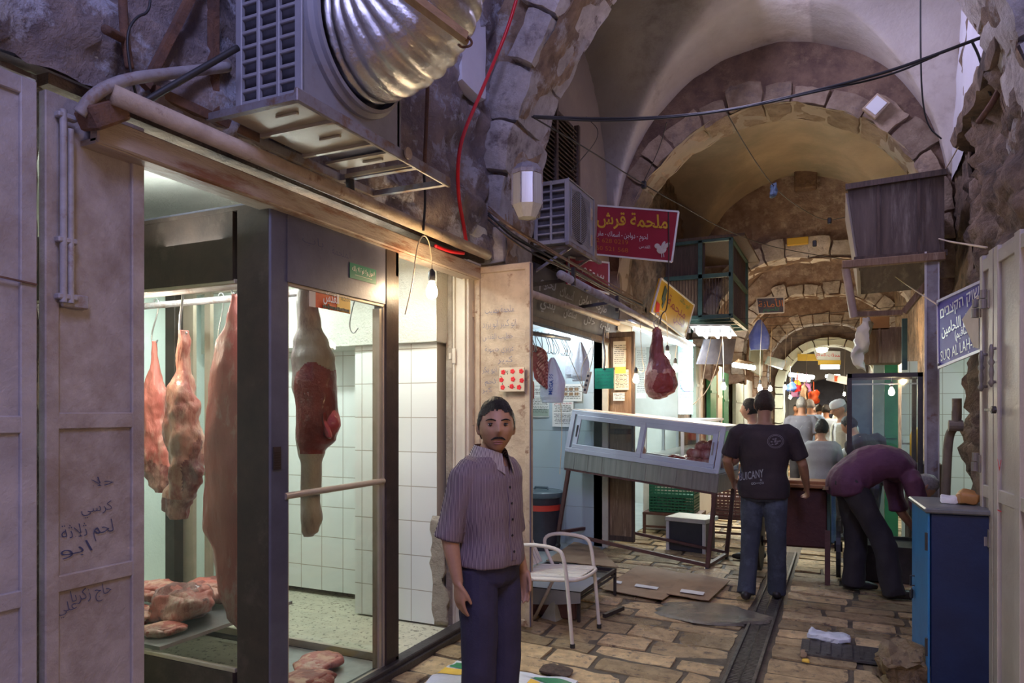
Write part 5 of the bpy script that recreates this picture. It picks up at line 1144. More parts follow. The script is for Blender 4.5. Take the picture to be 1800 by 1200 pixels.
t = empty('display_counter', (-2.15, 11.0, 0), label='long white display counter further down the left side of the street', cat='counter')
m = MB(); m.box((-2.15, 11.0, .5), (.55, 3.2, 1.0), bev=.01); m.build('counter_body', MT['white_paint'], t)
m = MB(); m.box((-2.15, 11.0, 1.44), (.6, 3.3, .04)); 
for yy in (9.42, 10.5, 11.5, 12.58): m.bar((-1.9, yy, 1.0), (-1.9, yy, 1.42), .04); m.bar((-2.4, yy, 1.0), (-2.4, yy, 1.42), .04)
m.build('case_frame', MT['alu_white'], t)
g = MB(); g.quad((-1.9, 9.45, 1.02), (-1.9, 12.55, 1.02), (-1.9, 12.55, 1.42), (-1.9, 9.45, 1.42)); g.build('glass_pane', MT['clear_glass'], t, normals=False)
g = MB(); g.quad((-2.4, 9.42, 1.02), (-1.9, 9.42, 1.02), (-1.9, 9.42, 1.42), (-2.4, 9.42, 1.42)); g.build('glass_pane', MT['clear_glass'], t, normals=False)
# ------------------------------------------------------------ hanging leg of meat and bulbs over the counter
a = P(1160, 640, Y=7.42)
carcass('meat_haunch', a.x, 7.42, [(2.47, -.035, 0, .018, .02), (2.43, -.035, 0, .05, .045), (2.33, -.03, 0, .062, .055), (2.2, -.03, 0, .075, .07), (2.1, -.01, 0, .11, .09), (1.98, .0, 0, .155, .11), (1.87, .01, 0, .175, .11), (1.79, .0, 0, .155, .10), (1.74, -.02, 0, .10, .07), (1.71, -.03, 0, .04, .04)],
        [MT['meat_dark'], MT['meat_red'], MT['meat_fat']], lambda x, y, z: (1 if y < .0 and ((x - .055) / .10) ** 2 + ((z - 1.87) / .12) ** 2 + .5 * fbm((x, y, z), 9) < 1 else 2 if z < 1.95 and fbm((x, y, z), 7) > -.02 else 0 if fbm((x, y, z), 5) < .18 else 2), 'dark red leg of meat hanging over the tilted counter beside a lit bulb', amp=.02, sc=8, seed=6, n=130, ns=230)
hook((a.x - .02, 7.42, 2.60), (a.x - .035, 7.42, 2.48), 'steel hook holding the leg of meat over the counter', r=.005)
wire('cable', [P(1175, 372, d=7.6), P(1176, 450, d=7.7), P(1174, 545, d=7.8), P(1163, 550, d=7.8), P(1160, 570, d=7.8)], .007, 'black_metal', 'long dark cable running down past the yellow sign to the hanging leg')
bulb('lit bulb left of the hanging leg of meat', P(1118, 664, d=7.9), [P(1126, 655, d=7.9), P(1134, 650, d=7.9), P(1128, 630, d=7.9), P(1125, 560, d=7.9)], 14, .034, st=60)
bulb('lit bulb immediately right of the hanging leg of meat', P(1173, 624, d=8.3), [P(1173, 590, d=8.3), P(1172, 550, d=8.2), P(1160, 545, d=8.2)], 14, .034, st=60)
bulb('lit bulb lower right of the hanging leg of meat', P(1187, 646, d=8.7), [P(1187, 625, d=8.7), P(1190, 605, d=8.7)], 8, .034, st=60)
t1 = tube_lamp('fluorescent tube under the awning behind the hanging leg', P(1108, 568, X=-2.25), P(1212, 613, X=-2.25), watt=10, st=14, r=.02)
tube_lamp('inner fluorescent tube of the stall behind the hanging leg', (-3.3, 9.2, 2.6), (-3.3, 10.6, 2.6), watt=9, st=8)
# flat awning fixture plate
m = MB(); m.plate(P(1100, 562, X=-2.1), P(1222, 606, X=-2.1), P(1205, 600, X=-2.38), P(1075, 560, X=-2.38), .02); thing(m, 'awning_plate', [MT['white_board']], 'flat white awning plate above the fluorescent tube', 'awning')
# upright boards of the third stall
t = empty('stall_column', (-2.36, 9.4, 0), label='pale plaster column right of the hanging leg', cat='column')
m = MB(); m.box((-2.52, 8.75, 1.35), (.14, .3, 2.7)); m.build('shaft', MT['white_frame'], t)
poster(1118, 600, 1136, 700, 12.0, 'narrow pale chart at the back of the third stall', mt='paper', lines=12)
poster(1192, 598, 1218, 728, 12.0 - .3, 'tall blue and white chart with a purple spot in the third stall', mt='sky_print', lines=10, band='paper')
m = MB(); c = P(1208, 676, Y=11.68); m.ell(c, (.10, .004, .11), 24, 8); thing(m, 'purple_flower', [MT['pink_print']], 'round purple printed flower on the tall blue chart', 'picture')
for (y0, y1, mt, lb, zt) in ((12.5, 12.75, 'grey_green', 'grey-green narrow door post by the blue chart', 2.7), (12.95, 13.15, 'white_frame', 'pale narrow door post beside the grey-green one', 2.7), (14.0, 14.7, 'green_paint', 'bright green door leaf beyond the third stall', 2.6), (14.9, 15.5, 'white_frame', 'pale panel beyond the bright green door leaf', 2.5), (15.7, 16.4, 'green_paint', 'darker green door leaf before the fourth stone arch', 2.4), (17.6, 19.0, 'grey_green', 'grey-green stall door beyond the fourth arch', 2.4), (19.2, 21, 'wet_tile', 'pale blue stall wall near the fifth arch', 2.4)):
    m = MB(); m.box((-2.33, (y0 + y1) / 2, zt / 2), (.08, y1 - y0, zt), bev=.004)
    for zz in (.25, .5, .75): m.box((-2.285, (y0 + y1) / 2, zt * zz), (.02, (y1 - y0) * .9, .05))
    thing(m, 'stall_door', [MT[mt]], lb, 'door')
m = MB(); m.box((-2.45, 13.5, 1.35), (.1, 3, 2.7)); struct(m, 'wall_left_stall', [MT['dark_rock']])
# low cage table with sheet, chair, cardboard
t = empty('cage_table', (-2.1, 5.5, 0), label='low black wire tray table with a blue-grey sheet behind the white chair', cat='table')
m = MB()
for a_, b_ in (((-2.42, 5.08), (-1.80, 5.08)), ((-1.80, 5.08), (-1.78, 5.95)), ((-1.78, 5.95), (-2.42, 5.95)), ((-2.42, 5.95), (-2.42, 5.08))): m.bar((*a_, .215), (*b_, .215), .02, .03); m.bar((*a_, .17), (*b_, .17), .015)
m.box((-2.1, 5.52, .19), (.6, .86, .01)); m.build('tray', MT['black_metal'], t)
for x_, y_ in ((-2.42, 5.08), (-1.80, 5.08), (-1.78, 5.95), (-2.42, 5.95)): m = MB(); m.bar((x_, y_, 0), (x_, y_, .23), .022); m.build('leg', MT['black_metal'], t)
m = MB(); m.grid(lambda u, v: Vector((-2.44 + .66 * u, 5.06 - .012 * math.sin(u * 9) * v, .225 - .10 * v * (1 + .3 * math.sin(u * 4)))), 14, 4); m.grid(lambda u, v: Vector((-2.44 + .66 * u, 5.06 + .5 * v, .232)), 6, 4); m.build('sheet', pm('sheet_blue', (.34, .38, .44), rough=.5), t)
m = MB(); m.box((-2.12, 5.14, .085), (.58, .10, .16), bev=.008); thing(m, 'dark_carton', [MT['maroon_iron']], 'dark maroon carton under the front of the low tray table', 'box')
ch = empty('armchair', (-1.86, 4.75, 0), label='white metal tube armchair with slatted seat standing beside the cream door leaf', cat='chair')
pm('chair_paint', (.76, .72, .64), (.68, .62, .54), sc=6, rough=.38, c3=(.20, .13, .10), s3=12, t3=.68, w3=.02)
for y_, ft in ((4.50, -1.64), (5.0, -1.615)):
    m = MB(); m.tube([(ft, y_, .0), (ft - .03, y_, .35), (ft - .06, y_, .60), (ft - .10, y_, .66), (ft - .30, y_, .675), (ft - .42, y_, .65), (ft - .44, y_, .58), (ft - .36, y_, .42)], .0135, 12, smooth=2); m.build('armrest', MT['chair_paint'], ch, smooth=True)
    m = MB(); m.tube([(ft - .30, y_, .44), (ft - .52, y_, .0)], .013, 12); m.build('rear_leg', MT['chair_paint'], ch, smooth=True)
    m = MB(); m.cyl((ft, y_, 0), (ft, y_, .03), .017); m.build('foot_cap', MT['black_rubber'], ch)
m = MB(); m.tube([(-2.10, 4.52, .42), (-1.70, 4.52, .445), (-1.61, 4.56, .45), (-1.59, 4.75, .45), (-1.61, 4.94, .45), (-1.70, 4.98, .445), (-2.10, 4.98, .42)], .013, 10, smooth=2); m.build('seat_frame', MT['chair_paint'], ch, smooth=True)
m = MB()
for k in range(9): m.box((-1.855, 4.555 + .0487 * k, .442), (.46, .036, .010), Matrix.Rotation(-.05, 3, 'Y'), bev=.004)
m.build('seat_slats', MT['chair_paint'], ch)
m = MB()
for k in range(8): m.bar((-2.05, 4.56 + .054 * k, .46), (-2.26, 4.56 + .054 * k, .88), .040, .010, bev=.003, up=Vector((1, 0, .4)))
m.bar((-2.26, 4.5, .88), (-2.26, 5.0, .88), .02); m.build('backrest_slats', MT['chair_paint'], ch)
pm('cardboard', (.36, .24, .15), (.28, .18, .11), sc=5, rough=.65, bump=.4, c3=(.18, .12, .08), s3=3, t3=.6)
def flat(name, pts, z, mt, label, cat, th=.006, n=8, amp=.006):
    ps = [P(a, b, Z=z) for a, b in pts]; m = MB()
    def g(u, v, dz=0): q = (ps[0] * (1 - u) + ps[1] * u) * (1 - v) + (ps[3] * (1 - u) + ps[2] * u) * v; return q + Vector((0, 0, dz + amp * nz(q * 6)))
    m.grid(lambda u, v: g(u, v, th), n, n); m.grid(lambda u, v: g(u, v, 0), n, n, flip=True)
    B = [(i / n, 0) for i in range(n)] + [(1, i / n) for i in range(n)] + [(1 - i / n, 1) for i in range(n)] + [(0, 1 - i / n) for i in range(n)]
    k = len(B); m.add([g(u, v, 0) for u, v in B] + [g(u, v, th) for u, v in B], [(i, (i + 1) % k, k + (i + 1) % k, k + i) for i in range(k)])
    return thing(m, name, [MT[mt]], label, cat, smooth=False)
flat('cardboard_sheet', [(1058, 1036), (1165, 1055), (1222, 1012), (1122, 993)], .018, 'cardboard', 'flattened brown cardboard lying left of its darker neighbour on the paving', 'cardboard')
flat('cardboard_sheet', [(1172, 1044), (1246, 1056), (1284, 1020), (1206, 1006)], .026, 'cardboard', 'flattened cardboard lying nearest the puddle', 'cardboard')
flat('cardboard_sheet', [(960, 985), (1088, 998), (1052, 962), (1010, 952)], .02, 'cardboard', 'pale cardboard sheet lying behind the white armchair', 'cardboard')
for k, q in enumerate(([(1115, 1030), (1155, 1036), (1158, 1032), (1118, 1026)], [(1195, 1040), (1236, 1046), (1239, 1041), (1198, 1035)], [(1078, 1024), (1092, 1026), (1094, 1022), (1080, 1020)])):
    flat('tape_strip', q, (.030, .040, .030)[k], 'paper', ('white tape strip on the left cardboard', 'white tape strip on the cardboard nearest the puddle', 'short white strip at the left edge of the cardboard')[k], 'tape', th=.003, n=2, amp=.001)
m = MB(); pc = P(1248, 1076, Z=.010); N = 40
ring_ = [pc + Vector(((.38 + .16 * nz((math.cos(a_) * 2.2, math.sin(a_) * 2.2, 3)) + .05 * nz((math.cos(a_) * 7, math.sin(a_) * 7, 3))) * math.cos(a_) * 1.15, .30 * math.sin(a_) * (1 + .2 * nz((a_, 1, 1))), 0)) for a_ in [2 * PI * k / N for k in range(N)]]
vs = [pc]; 
for j in range(1, 13):
    for v in ring_: q = pc.lerp(v, j / 12); rr_ = (q - pc - Vector((.16, .02, 0))).length; q = q + Vector((0, 0, .0016 * math.sin(rr_ * 90) * max(0, 1 - rr_ / .3) + (.004 if j < 12 else -.01))); vs.append(q)
fs = [(0, 1 + k, 1 + (k + 1) % N) for k in range(N)] + [(1 + (j - 1) * N + k, 1 + j * N + k, 1 + j * N + (k + 1) % N, 1 + (j - 1) * N + (k + 1) % N) for j in range(1, 12) for k in range(N)]
m.add(vs, fs); thing(m, 'puddle', [pm('puddle', (.17, .15, .13), (.10, .09, .08), sc=6, rough=.42, bump=.5, bsc=40, rvar=.32)], 'dark rippled puddle beside the drain channel', 'puddle', smooth=True)
# ------------------------------------------------------------ green iron balcony box on the left
t = empty('iron_balcony', (-2.0, 11.9, 3.0), label='dark green iron balcony cage projecting over the left stalls', cat='balcony')
x0, x1, y0, y1, z0, z1 = -2.5, -1.5, 11.0, 12.85, 3.0, 4.16
m = MB()
for a, b in (((x1, y0, z0), (x1, y0, z1)), ((x1, y1, z0), (x1, y1, z1)), ((x0, y0, z0), (x1, y0, z0)), ((x0, y0, z1), (x1, y0, z1)), ((x1, y0, z0), (x1, y1, z0)), ((x1, y0, z1), (x1, y1, z1)), ((-1.95, y0, z0), (-1.95, y0, z1)), ((x0, y0, 3.62), (x1, y0, 3.62)), ((x1, y0, 3.62), (x1, y1, 3.62))): m.bar(a, b, .06)
for yy in (11.35, 11.8, 12.3, 12.8): m.bar((x0, yy, z0 - .01), (x1, yy, z0 - .01), .05)
m.build('frame', MT['green_iron'], t)
m = MB()
for k in range(22): m.bar((x0 + .05 + k * .045, y0 + .01, z0), (x0 + .05 + k * .045, y0 + .01, 3.6), .008)
for k in range(38): m.bar((x1 - .01, y0 + .05 + k * .048, z0), (x1 - .01, y0 + .05 + k * .048, z1), .008)
m.build('mesh_screen', MT['wood_dark'], t)
m = MB(); m.box((-2.2, 11.06, 3.3), (.55, .03, .62)); m.box((-2.05, 11.9, 3.03), (.9, 1.8, .02)); m.build('panel', MT['wood_old'], t)
m = MB(); m.box((-1.9, 12.0, 4.19), (1.2, 2.1, .04)); m.box((-2.2, 11.1, 3.9), (.6, .03, .5)); m.build('roof', MT['wood_dark'], t)
# louvred fluorescent fitting under the balcony
t = empty('louvred_lamp', P(1252, 585, d=10.3), label='bright louvred fluorescent fitting under the green balcony', cat='lamp')
a, b, c, d4 = P(1212, 576, d=10.0), P(1283, 576, d=10.2), P(1296, 593, d=11.6), P(1228, 593, d=11.4)
m = MB(); m.plate(a + Vector((0, 0, .05)), b + Vector((0, 0, .05)), c + Vector((0, 0, .05)), d4 + Vector((0, 0, .05)), .03); m.build('fitting', MT['white_board'], t)
for k in range(3):
    f = .2 + .3 * k; m = MB(); m.cyl(a.lerp(b, f), d4.lerp(c, f), .022, 10); m.build('tube', em('tube_glow', (.86, 1, .98), 14), t)
m = MB()
for k in range(9): f = k / 8; m.bar(a.lerp(b, f) - Vector((0, 0, .0)), a.lerp(b, f) + Vector((0, 0, -.07)), .03, .01)
m.build('louvre', MT['white_board'], t)
light('tube_light', a.lerp(c, .5) - Vector((0, 0, .1)), COOL, 50, kind='AREA', size=.7, sy=1.2)
tube_lamp('short tube lamp above the pale panel in the mid distance', P(1290, 641, d=14.6), P(1325, 646, d=15), watt=25, st=14, r=.05)
bag('blue_bag', 1335, 588, 13, .35, .55, 'blue plastic bag hanging below the green balcony', seed=4)
bpy.data.objects['blue_bag'].data.materials[0] = pm('bag_blue', (.10, .14, .50), (.2, .26, .62), sc=5, rough=.35)
# small dark hanging sign with gold lettering
t, at, R_, U_, N_ = board('hanging_sign', P(1333, 551, Y=13.0), P(1378, 549, Y=13.0), P(1378, 522, Y=13.0), P(1330, 524, Y=13.0), 'sign_dark', 'small dark framed sign with gold lettering hung across the vault', rim='emblem')
text('الأمانة', at(.5, .66), R_, U_, .15, MT['sign_orange'], t, width=.40, off=.006); text('للحوم', at(.5, .2), R_, U_, .08, MT['green_paint'], t, width=.25, off=.006)
# slanted boards and awnings on the left further down
for (p4, mt, lb, nm, cat) in (
    ((P(1318, 650, d=16), P(1340, 662, d=17), P(1342, 610, d=17), P(1320, 594, d=16)), 'grey_green', 'slanted grey-green board in the mid distance on the left', 'slanted_board', 'board'),
    ((P(1346, 640, d=17), P(1375, 650, d=19), P(1384, 634, d=19), P(1352, 626, d=17)), 'sky_print', 'pale turquoise awning flap in the mid distance', 'awning_flap', 'awning'),
    ((P(1226, 640, d=11.5), P(1286, 640, d=12.2), P(1294, 596, d=12.2), P(1240, 596, d=11.5)), 'sign_dark', 'grey board panel under the green balcony', 'board_panel', 'board'),
    ((P(1290, 640, d=15), P(1325, 650, d=17), P(1338, 640, d=17), P(1300, 632, d=15)), 'wood_old', 'brown wooden awning above the pale panel', 'awning_board', 'awning')):
    t, at, R_, U_, N_ = board(nm, *p4, mt, lb, cat=cat)
# bulbs down the street
for i, (px, py, d, w_, lb) in enumerate(((1272, 678, 11.0, 22, 'lit bulb on a long white cord before the green door leaf'), (1336, 681, 11.5, 22, 'lit bulb shining above the head of the man in the printed black shirt'), (1354, 682, 14, 16, 'lit bulb just right of the one over the black-shirted man'), (1380, 680, 16, 16, 'lit bulb against the turquoise stall in the distance'), (1417, 688, 20, 24, 'lit bulb over the distant crowd near the red goods'), (1389, 697, 18, 12, 'smaller lit bulb low beside the distant man in grey'), (1484, 692, 21, 24, 'lit bulb beside the dark edge of the glass case'))):
    p = P(px, py, d=d); bulb(lb, p, [p + Vector((0, 0, .5)), p + Vector((.03, 0, 1.0 + .1 * i))] if i != 0 else [P(1272, 640, d=11), P(1270, 590, d=11)], w_, .036, st=90)
    if i: q = p + Vector((.03, 0, 1.0 + .1 * i)); wire('cable', [Vector((-2.45, q.y, q.z + .12)), q, Vector((.98, q.y, q.z + .10))], .004, 'black_rubber', 'thin cable spanning the street above the bulb ' + ['', 'over the black-shirted man', 'just right of the black-shirted man', 'at the turquoise stall', 'over the distant crowd', 'low beside the distant grey-shirted man', 'beside the glass case edge'][i], 1)
wire('cable', [P(1250, 592, d=9.5), P(1240, 640, d=9.6), P(1232, 690, d=9.7), P(1222, 712, d=9.8)], .005, 'cord_white', 'thin white cord hanging in front of the tall blue chart')
wire('cable', [P(1270, 592, d=9.5), P(1262, 640, d=9.4), P(1243, 690, d=9.3), P(1216, 712, d=9.2)], .006, 'cord_white', 'white cord drooping from the louvred fitting to the counters')
# ------------------------------------------------------------ right side: stall box, awning, post
t = empty('wooden_box', (.4, 7.9, 3.0), label='large weathered sheet-metal and wood box jutting out over the right stall', cat='box')
m = MB()
pts = [(.05, 7.3, 3.64), (.82, 7.3, 3.68), (.82, 7.3, 2.99), (.14, 7.3, 2.97)]
m.add([pts[0], pts[1], pts[2], pts[3], (.05, 8.2, 3.60), (.84, 8.2, 3.6), (.84, 8.24, 2.82), (.16, 8.24, 2.80)], [(0, 1, 2, 3), (5, 4, 7, 6), (1, 5, 6, 2), (0, 4, 5, 1), (3, 2, 6, 7)], 0)
m.build('front_panels', pm('box_wood', (.15, .11, .09), (.09, .065, .055), sc=3, rough=.7, bump=.6, stretch=(5, 1, .6), c3=(.24, .20, .17), s3=2, t3=.6), t)
m = MB(); m.add([(.03, 7.32, 3.62), (.12, 7.32, 2.97), (.15, 8.24, 2.78), (.03, 8.2, 3.58), (.06, 7.34, 3.62), (.15, 7.34, 2.97), (.18, 8.24, 2.78), (.06, 8.2, 3.58)], [(0, 1, 2, 3), (7, 6, 5, 4), (0, 4, 5, 1), (3, 2, 6, 7), (0, 3, 7, 4), (1, 5, 6, 2)]); m.build('side_sheet', pm('dirty_white', (.52, .46, .38), (.42, .36, .30), sc=4, rough=.6, bump=.4), t)
m = MB()
for x_ in (.30, .62): m.bar((x_, 7.285, 2.99), (x_, 7.285, 3.66), .025, .02)
m.bar((.03, 7.28, 3.66), (.84, 7.28, 3.69), .05, .05); m.bar((.10, 7.28, 2.98), (.84, 7.28, 2.98), .05, .05); m.build('edge_batten', MT['wood_dark'], t)
t = empty('wooden_awning', (.4, 7.2, 2.5), label='wooden awning frame hanging below the large box on the right', cat='frame')
m = MB(); m.bar((.0, 7.18, 2.925), (.82, 7.22, 2.94), .06, .07, bev=.006); m.bar((.08, 7.3, 2.48), (.50, 7.5, 2.5), .05, .05, bev=.005); m.bar((.52, 7.5, 2.5), (.78, 7.4, 2.85), .05, .05); m.build('beam', MT['wood_old'], t)
m = MB(); m.cyl((.03, 7.2, 2.9), (.10, 7.25, 2.45), .035, 14); m.build('post', pm('warm_post', (.52, .40, .32), (.40, .30, .24), sc=6, rough=.4), t, smooth='auto')
t = empty('stall_post', (.70, 7.3, 0), label='white-edged metal upright post at the corner of the right stall', cat='post')
m = MB(); m.box((.725, 7.3, 1.5), (.10, .08, 3.0), bev=.004); m.build('post_body', MT['pipe_grey'], t)
m = MB(); m.box((.672, 7.262, 1.5), (.016, .02, 3.0)); m.box((.772, 7.262, 1.45), (.012, .02, 2.9)); m.build('white_edge', MT['white_paint'], t)
# glass case of the right stall
gc = empty('glass_case', (.37, 7.75, 0), label='tall glass case with dark frame standing in the street behind the bending man', cat='cabinet')
m = MB(); gx0, gx1, gy0, gy1, gz = .045, .665, 7.40, 8.05, 1.94
for x_ in (gx0 + .02, gx1 - .02):
    for y_ in (gy0 + .02, gy1 - .02): m.bar((x_, y_, .3), (x_, y_, gz), .04)
for z in (.32, gz - .02):
    for a, b in (((gx0, gy0 + .02), (gx1, gy0 + .02)), ((gx0, gy1 - .02), (gx1, gy1 - .02)), ((gx0 + .02, gy0), (gx0 + .02, gy1)), ((gx1 - .02, gy0), (gx1 - .02, gy1))): m.bar((*a, z), (*b, z), .04)
m.box((.355, 7.72, .16), (.6, .62, .30)); m.build('case_frame', MT['black_metal'], gc)
g = MB(); g.quad((gx0 + .04, gy0 + .02, .34), (gx1 - .04, gy0 + .02, .34), (gx1 - .04, gy0 + .02, gz - .04), (gx0 + .04, gy0 + .02, gz - .04)); g.build('glass_pane', glassm('case_glass', (.82, .92, .92), .10, .05, (.5, .65, .65)), gc, normals=False)
g = MB(); g.quad((gx0 + .02, gy0 + .04, .34), (gx0 + .02, gy1 - .04, .34), (gx0 + .02, gy1 - .04, gz - .04), (gx0 + .02, gy0 + .04, gz - .04)); g.build('glass_pane', MT['case_glass'], gc, normals=False)
m = MB(); m.bar((gx0 + .03, gy0 + .05, gz - .10), (gx1 - .03, gy0 + .05, gz - .10), .014); m.build('inner_rail', MT['steel'], gc)
bulb('lit bulb standing in for a bulb reflection in the tall glass case', (.43, 7.7, 1.78), [(.43, 7.7, 1.92)], 5, .026, st=30)  # bulb added in place of a reflection on the case glass
# stall wall pieces seen through the case
for (x_, y_, w_, mt, z_, lb) in ((.42, 10.1, .12, 'grey_green', 2.3, 'grey-green door frame upright seen through the glass case'), (.56, 10.1, .15, 'green_paint', 2.3, 'bright green door panel seen through the glass case'), (.76, 10.1, .17, 'white_tile', 2.2, 'white tiled pillar seen through the glass case')):
    m = MB(); m.box((x_, y_, z_ / 2), (w_, .08, z_)); m.box((x_, y_ - .05, z_ * .55), (w_ * .9, .02, .04)); thing(m, 'door_panel', [MT[mt]], lb, 'panel')
m = MB(); m.box((.22, 10.15, 1.0), (.26, .06, 2.0)); m.box((.22, 10.1, 1.3), (.20, .02, .14)); thing(m, 'dark_board', [pm('panel_blue', (.10, .16, .22), (.07, .11, .16), sc=4, rough=.3)], 'dark blue-grey panel at the left inside the glass case view', 'panel')
m = MB(); m.lathe([(.045, 0), (.045, .28), (.03, .32), (.03, .36)], (.68, 8.4, 1.06), 16); m.build; thing(m, 'yellow_bottle', [pm('yellow_plastic', (.80, .45, .02), rough=.3)], 'tall yellow bottle behind the glass case', 'bottle', smooth=True)
m = MB(); m.box((.76, 8.45, .53), (.30, .4, 1.06), bev=.01); thing(m, 'stall_table', [MT['wood_dark']], 'dark table inside the right stall carrying the yellow bottle', 'table')
# brown carton, box cabinet and crumpled cloth above
m = MB(); m.box(P(1537, 566, Y=9.4), (.30, .3, .22), bev=.006); thing(m, 'cardboard_carton', [pm('carton_orange', (.50, .26, .08), (.42, .20, .06), sc=4, rough=.6)], 'orange-brown carton stacked under the large box on the right', 'carton')
m = MB(); c = P(1545, 609, Y=9.4); m.box(c, (.46, .3, .42), bev=.01); m.bar(c + Vector((.0, -.16, -.2)), c + Vector((0, -.16, .2)), .02); thing(m, 'wall_cabinet', [MT['wood_old']], 'brown wooden wall cabinet below the orange-brown carton', 'cabinet')
m = MB(); stone(m, lambda p: P(1516 + 11 * p.x + 7 * math.sin(p.z * 3), 604 - 42 * p.z, Y=9.1 + .06 * p.y), 6, 3, 16, .4); rough_up(m, .10, 5); rough_up(m, .03, 18)
thing(m, 'hanging_cloth', [MT['white_paint']], 'crumpled off-white cloth hanging left of the wooden wall cabinet', 'cloth', smooth=True)
m = MB(); m.bar(P(1590, 560, Y=8.4), P(1590, 650, Y=8.4), .05); thing(m, 'door_jamb', [MT['green_iron']], 'thin dark green upright behind the glass case', 'post')
# drain pipe on the pier
t = empty('wall_pipe', (.77, 6.6, .9), label='mud-coloured drain pipe with a valve on the stone pier beside the street sign', cat='pipe')
m = MB(); m.tube([P(1662, 875, Y=6.9), P(1665, 800, Y=6.9), P(1668, 765, Y=6.88), P(1676, 752, Y=6.85), P(1682, 745, Y=6.8), P(1682, 700, Y=6.8)], .035, 12, smooth=2); m.build('pipe_run', pm('pipe_mud', (.30, .25, .18), (.22, .18, .13), sc=7, rough=.6, bump=.5), t, smooth=True)
m = MB(); c = P(1680, 748, Y=6.78); m.cyl(c - Vector((.05, 0, 0)), c + Vector((.05, 0, 0)), .045, 12); m.cyl(c, c + Vector((0, 0, .12)), .03, 12); m.build('valve', MT['pipe_mud'], t)
# ------------------------------------------------------------ street name sign
t = empty('street_sign', P(1685, 580, d=5.3), label='blue enamel street name sign in Hebrew, Arabic and Latin letters with a torn white corner', cat='sign')
Asg, Bsg, Csg, Dsg = P(1650, 646, d=5.75), P(1726, 615, d=4.95), P(1726, 494, d=4.95), P(1648, 530, d=5.75)
pm('enamel_blue', (.09, .07, .42), (.07, .05, .36), sc=3, rough=.5, spec=.25); pm('enamel_white', (.80, .80, .84), rough=.3)
m = MB(); m.plate(Asg, Bsg, Csg, Dsg, .015); m.build('plate', MT['enamel_blue'], t)
m = MB()
for a, b in ((Asg, Bsg), (Bsg, Csg), (Csg, Dsg), (Dsg, Asg)): m.bar(a, b, .014, .02)
m.build('white_rim', MT['enamel_white'], t)
n_ = (Bsg - Asg).cross(Dsg - Asg).normalized(); atS = lambda u, v: (Asg * (1 - u) + Bsg * u) * (1 - v) + (Dsg * (1 - u) + Csg * u) * v
R_, U_ = (Bsg - Asg).normalized(), (Dsg - Asg).normalized(); U_ = (U_ - R_ * U_.dot(R_)).normalized(); wS = (Bsg - Asg).length
text('שוק הקצבים', atS(.52, .80), R_, U_, .115, MT['enamel_white'], t, width=wS * .90, bold=.015, off=.004)
text('سوق اللحامين', atS(.50, .53), R_, U_, .12, MT['enamel_white'], t, width=wS * .80, bold=.01, off=.004)
text('(ساقيم)', atS(.60, .36), R_, U_, .09, MT['enamel_white'], t, width=wS * .34, off=.004)
text('SUQ AL LAḤ-H.', atS(.50, .14), R_, U_, .115, MT['enamel_white'], t, width=wS * .86, off=.004)
m = MB(); m.add([atS(.62, .56) + n_ * .012, atS(1.0, .80) + n_ * .02, atS(1.0, .02) + n_ * .02, atS(.88, .08) + n_ * .014], [(0, 1, 2, 3)]); m.add([atS(.62, .56) + n_ * .009, atS(1.0, .80) + n_ * .017, atS(1.0, .02) + n_ * .017, atS(.88, .08) + n_ * .011], [(3, 2, 1, 0)]); m.build('torn_paper', MT['paper_old'], t)
m = MB(); 
for q in (atS(.04, .95), atS(.04, .05)): m.ell(q + n_ * .01, (.012, .012, .012), 8, 6)
m.build('screw', MT['steel'], t)
# ------------------------------------------------------------ blue cabinet and white double door on the right
bc = empty('blue_cabinet', (.60, 4.92, 0), label='narrow blue metal cabinet standing at the right edge of the street', cat='cabinet')
pm('blue_paint', (.035, .22, .50), (.03, .17, .42), sc=5, rough=.38, bump=.15, c3=(.10, .13, .22), s3=6, t3=.68); pm('blue_shaded', (.012, .03, .10), (.010, .022, .075), sc=5, rough=.4, bump=.2)  # shade on the cabinet front put into its darker blue, side left bright
m = MB(); m.box((.59, 4.94, .51), (.30, .54, 1.0), Matrix.Rotation(.065, 3, 'Z'), bev=.004); m.build('body', MT['blue_shaded'], bc)
m = MB(); m.box((.43, 4.93, .52), (.012, .55, 1.02), Matrix.Rotation(.065, 3, 'Z'), bev=.004); m.build('side_door', MT['blue_paint'], bc)
m = MB(); m.box((.585, 4.94, 1.03), (.36, .60, .03), Matrix.Rotation(.065, 3, 'Z'), bev=.008); m.build('top', pm('cab_top', (.12, .14, .15), (.2, .2, .19), sc=9, rough=.4), bc)
m = MB()
for z in (.85, .25): m.cyl((.44, 4.67, z - .05), (.44, 4.67, z + .05), .012, 10)
m.tube([(.42, 5.1, .56), (.39, 5.1, .56), (.39, 5.1, .50), (.42, 5.1, .50)], .006, 8); m.box((.395, 5.1, .45), (.02, .04, .06), bev=.006); m.build('hinge', MT['black_metal'], bc)
m = MB(); stone(m, lambda p: Vector((.665 + .05 * p.x, 4.92 + .07 * p.y, 1.085 + .035 * p.z)), 5, 5, 4, .5); rough_up(m, .02, 16); thing(m, 'crumpled_bag', [pm('bag_orange', (.55, .27, .08), (.42, .2, .06), sc=8, rough=.45)], 'small crumpled orange-brown bag lying on the blue cabinet', 'bag', smooth=True)
m = MB(); stone(m, lambda p: Vector((.58 + .05 * p.x, 4.93 + .05 * p.y, 1.065 + .018 * p.z)), 4, 4, 3, .5); rough_up(m, .02, 18); thing(m, 'crumpled_paper', [MT['paper']], 'crumpled white paper next to the orange-brown bag', 'paper')
pm('door_white', (.62, .56, .48), (.54, .48, .41), sc=4, rough=.42, bump=.25, bsc=50, c3=(.34, .26, .2), s3=5, t3=.68)
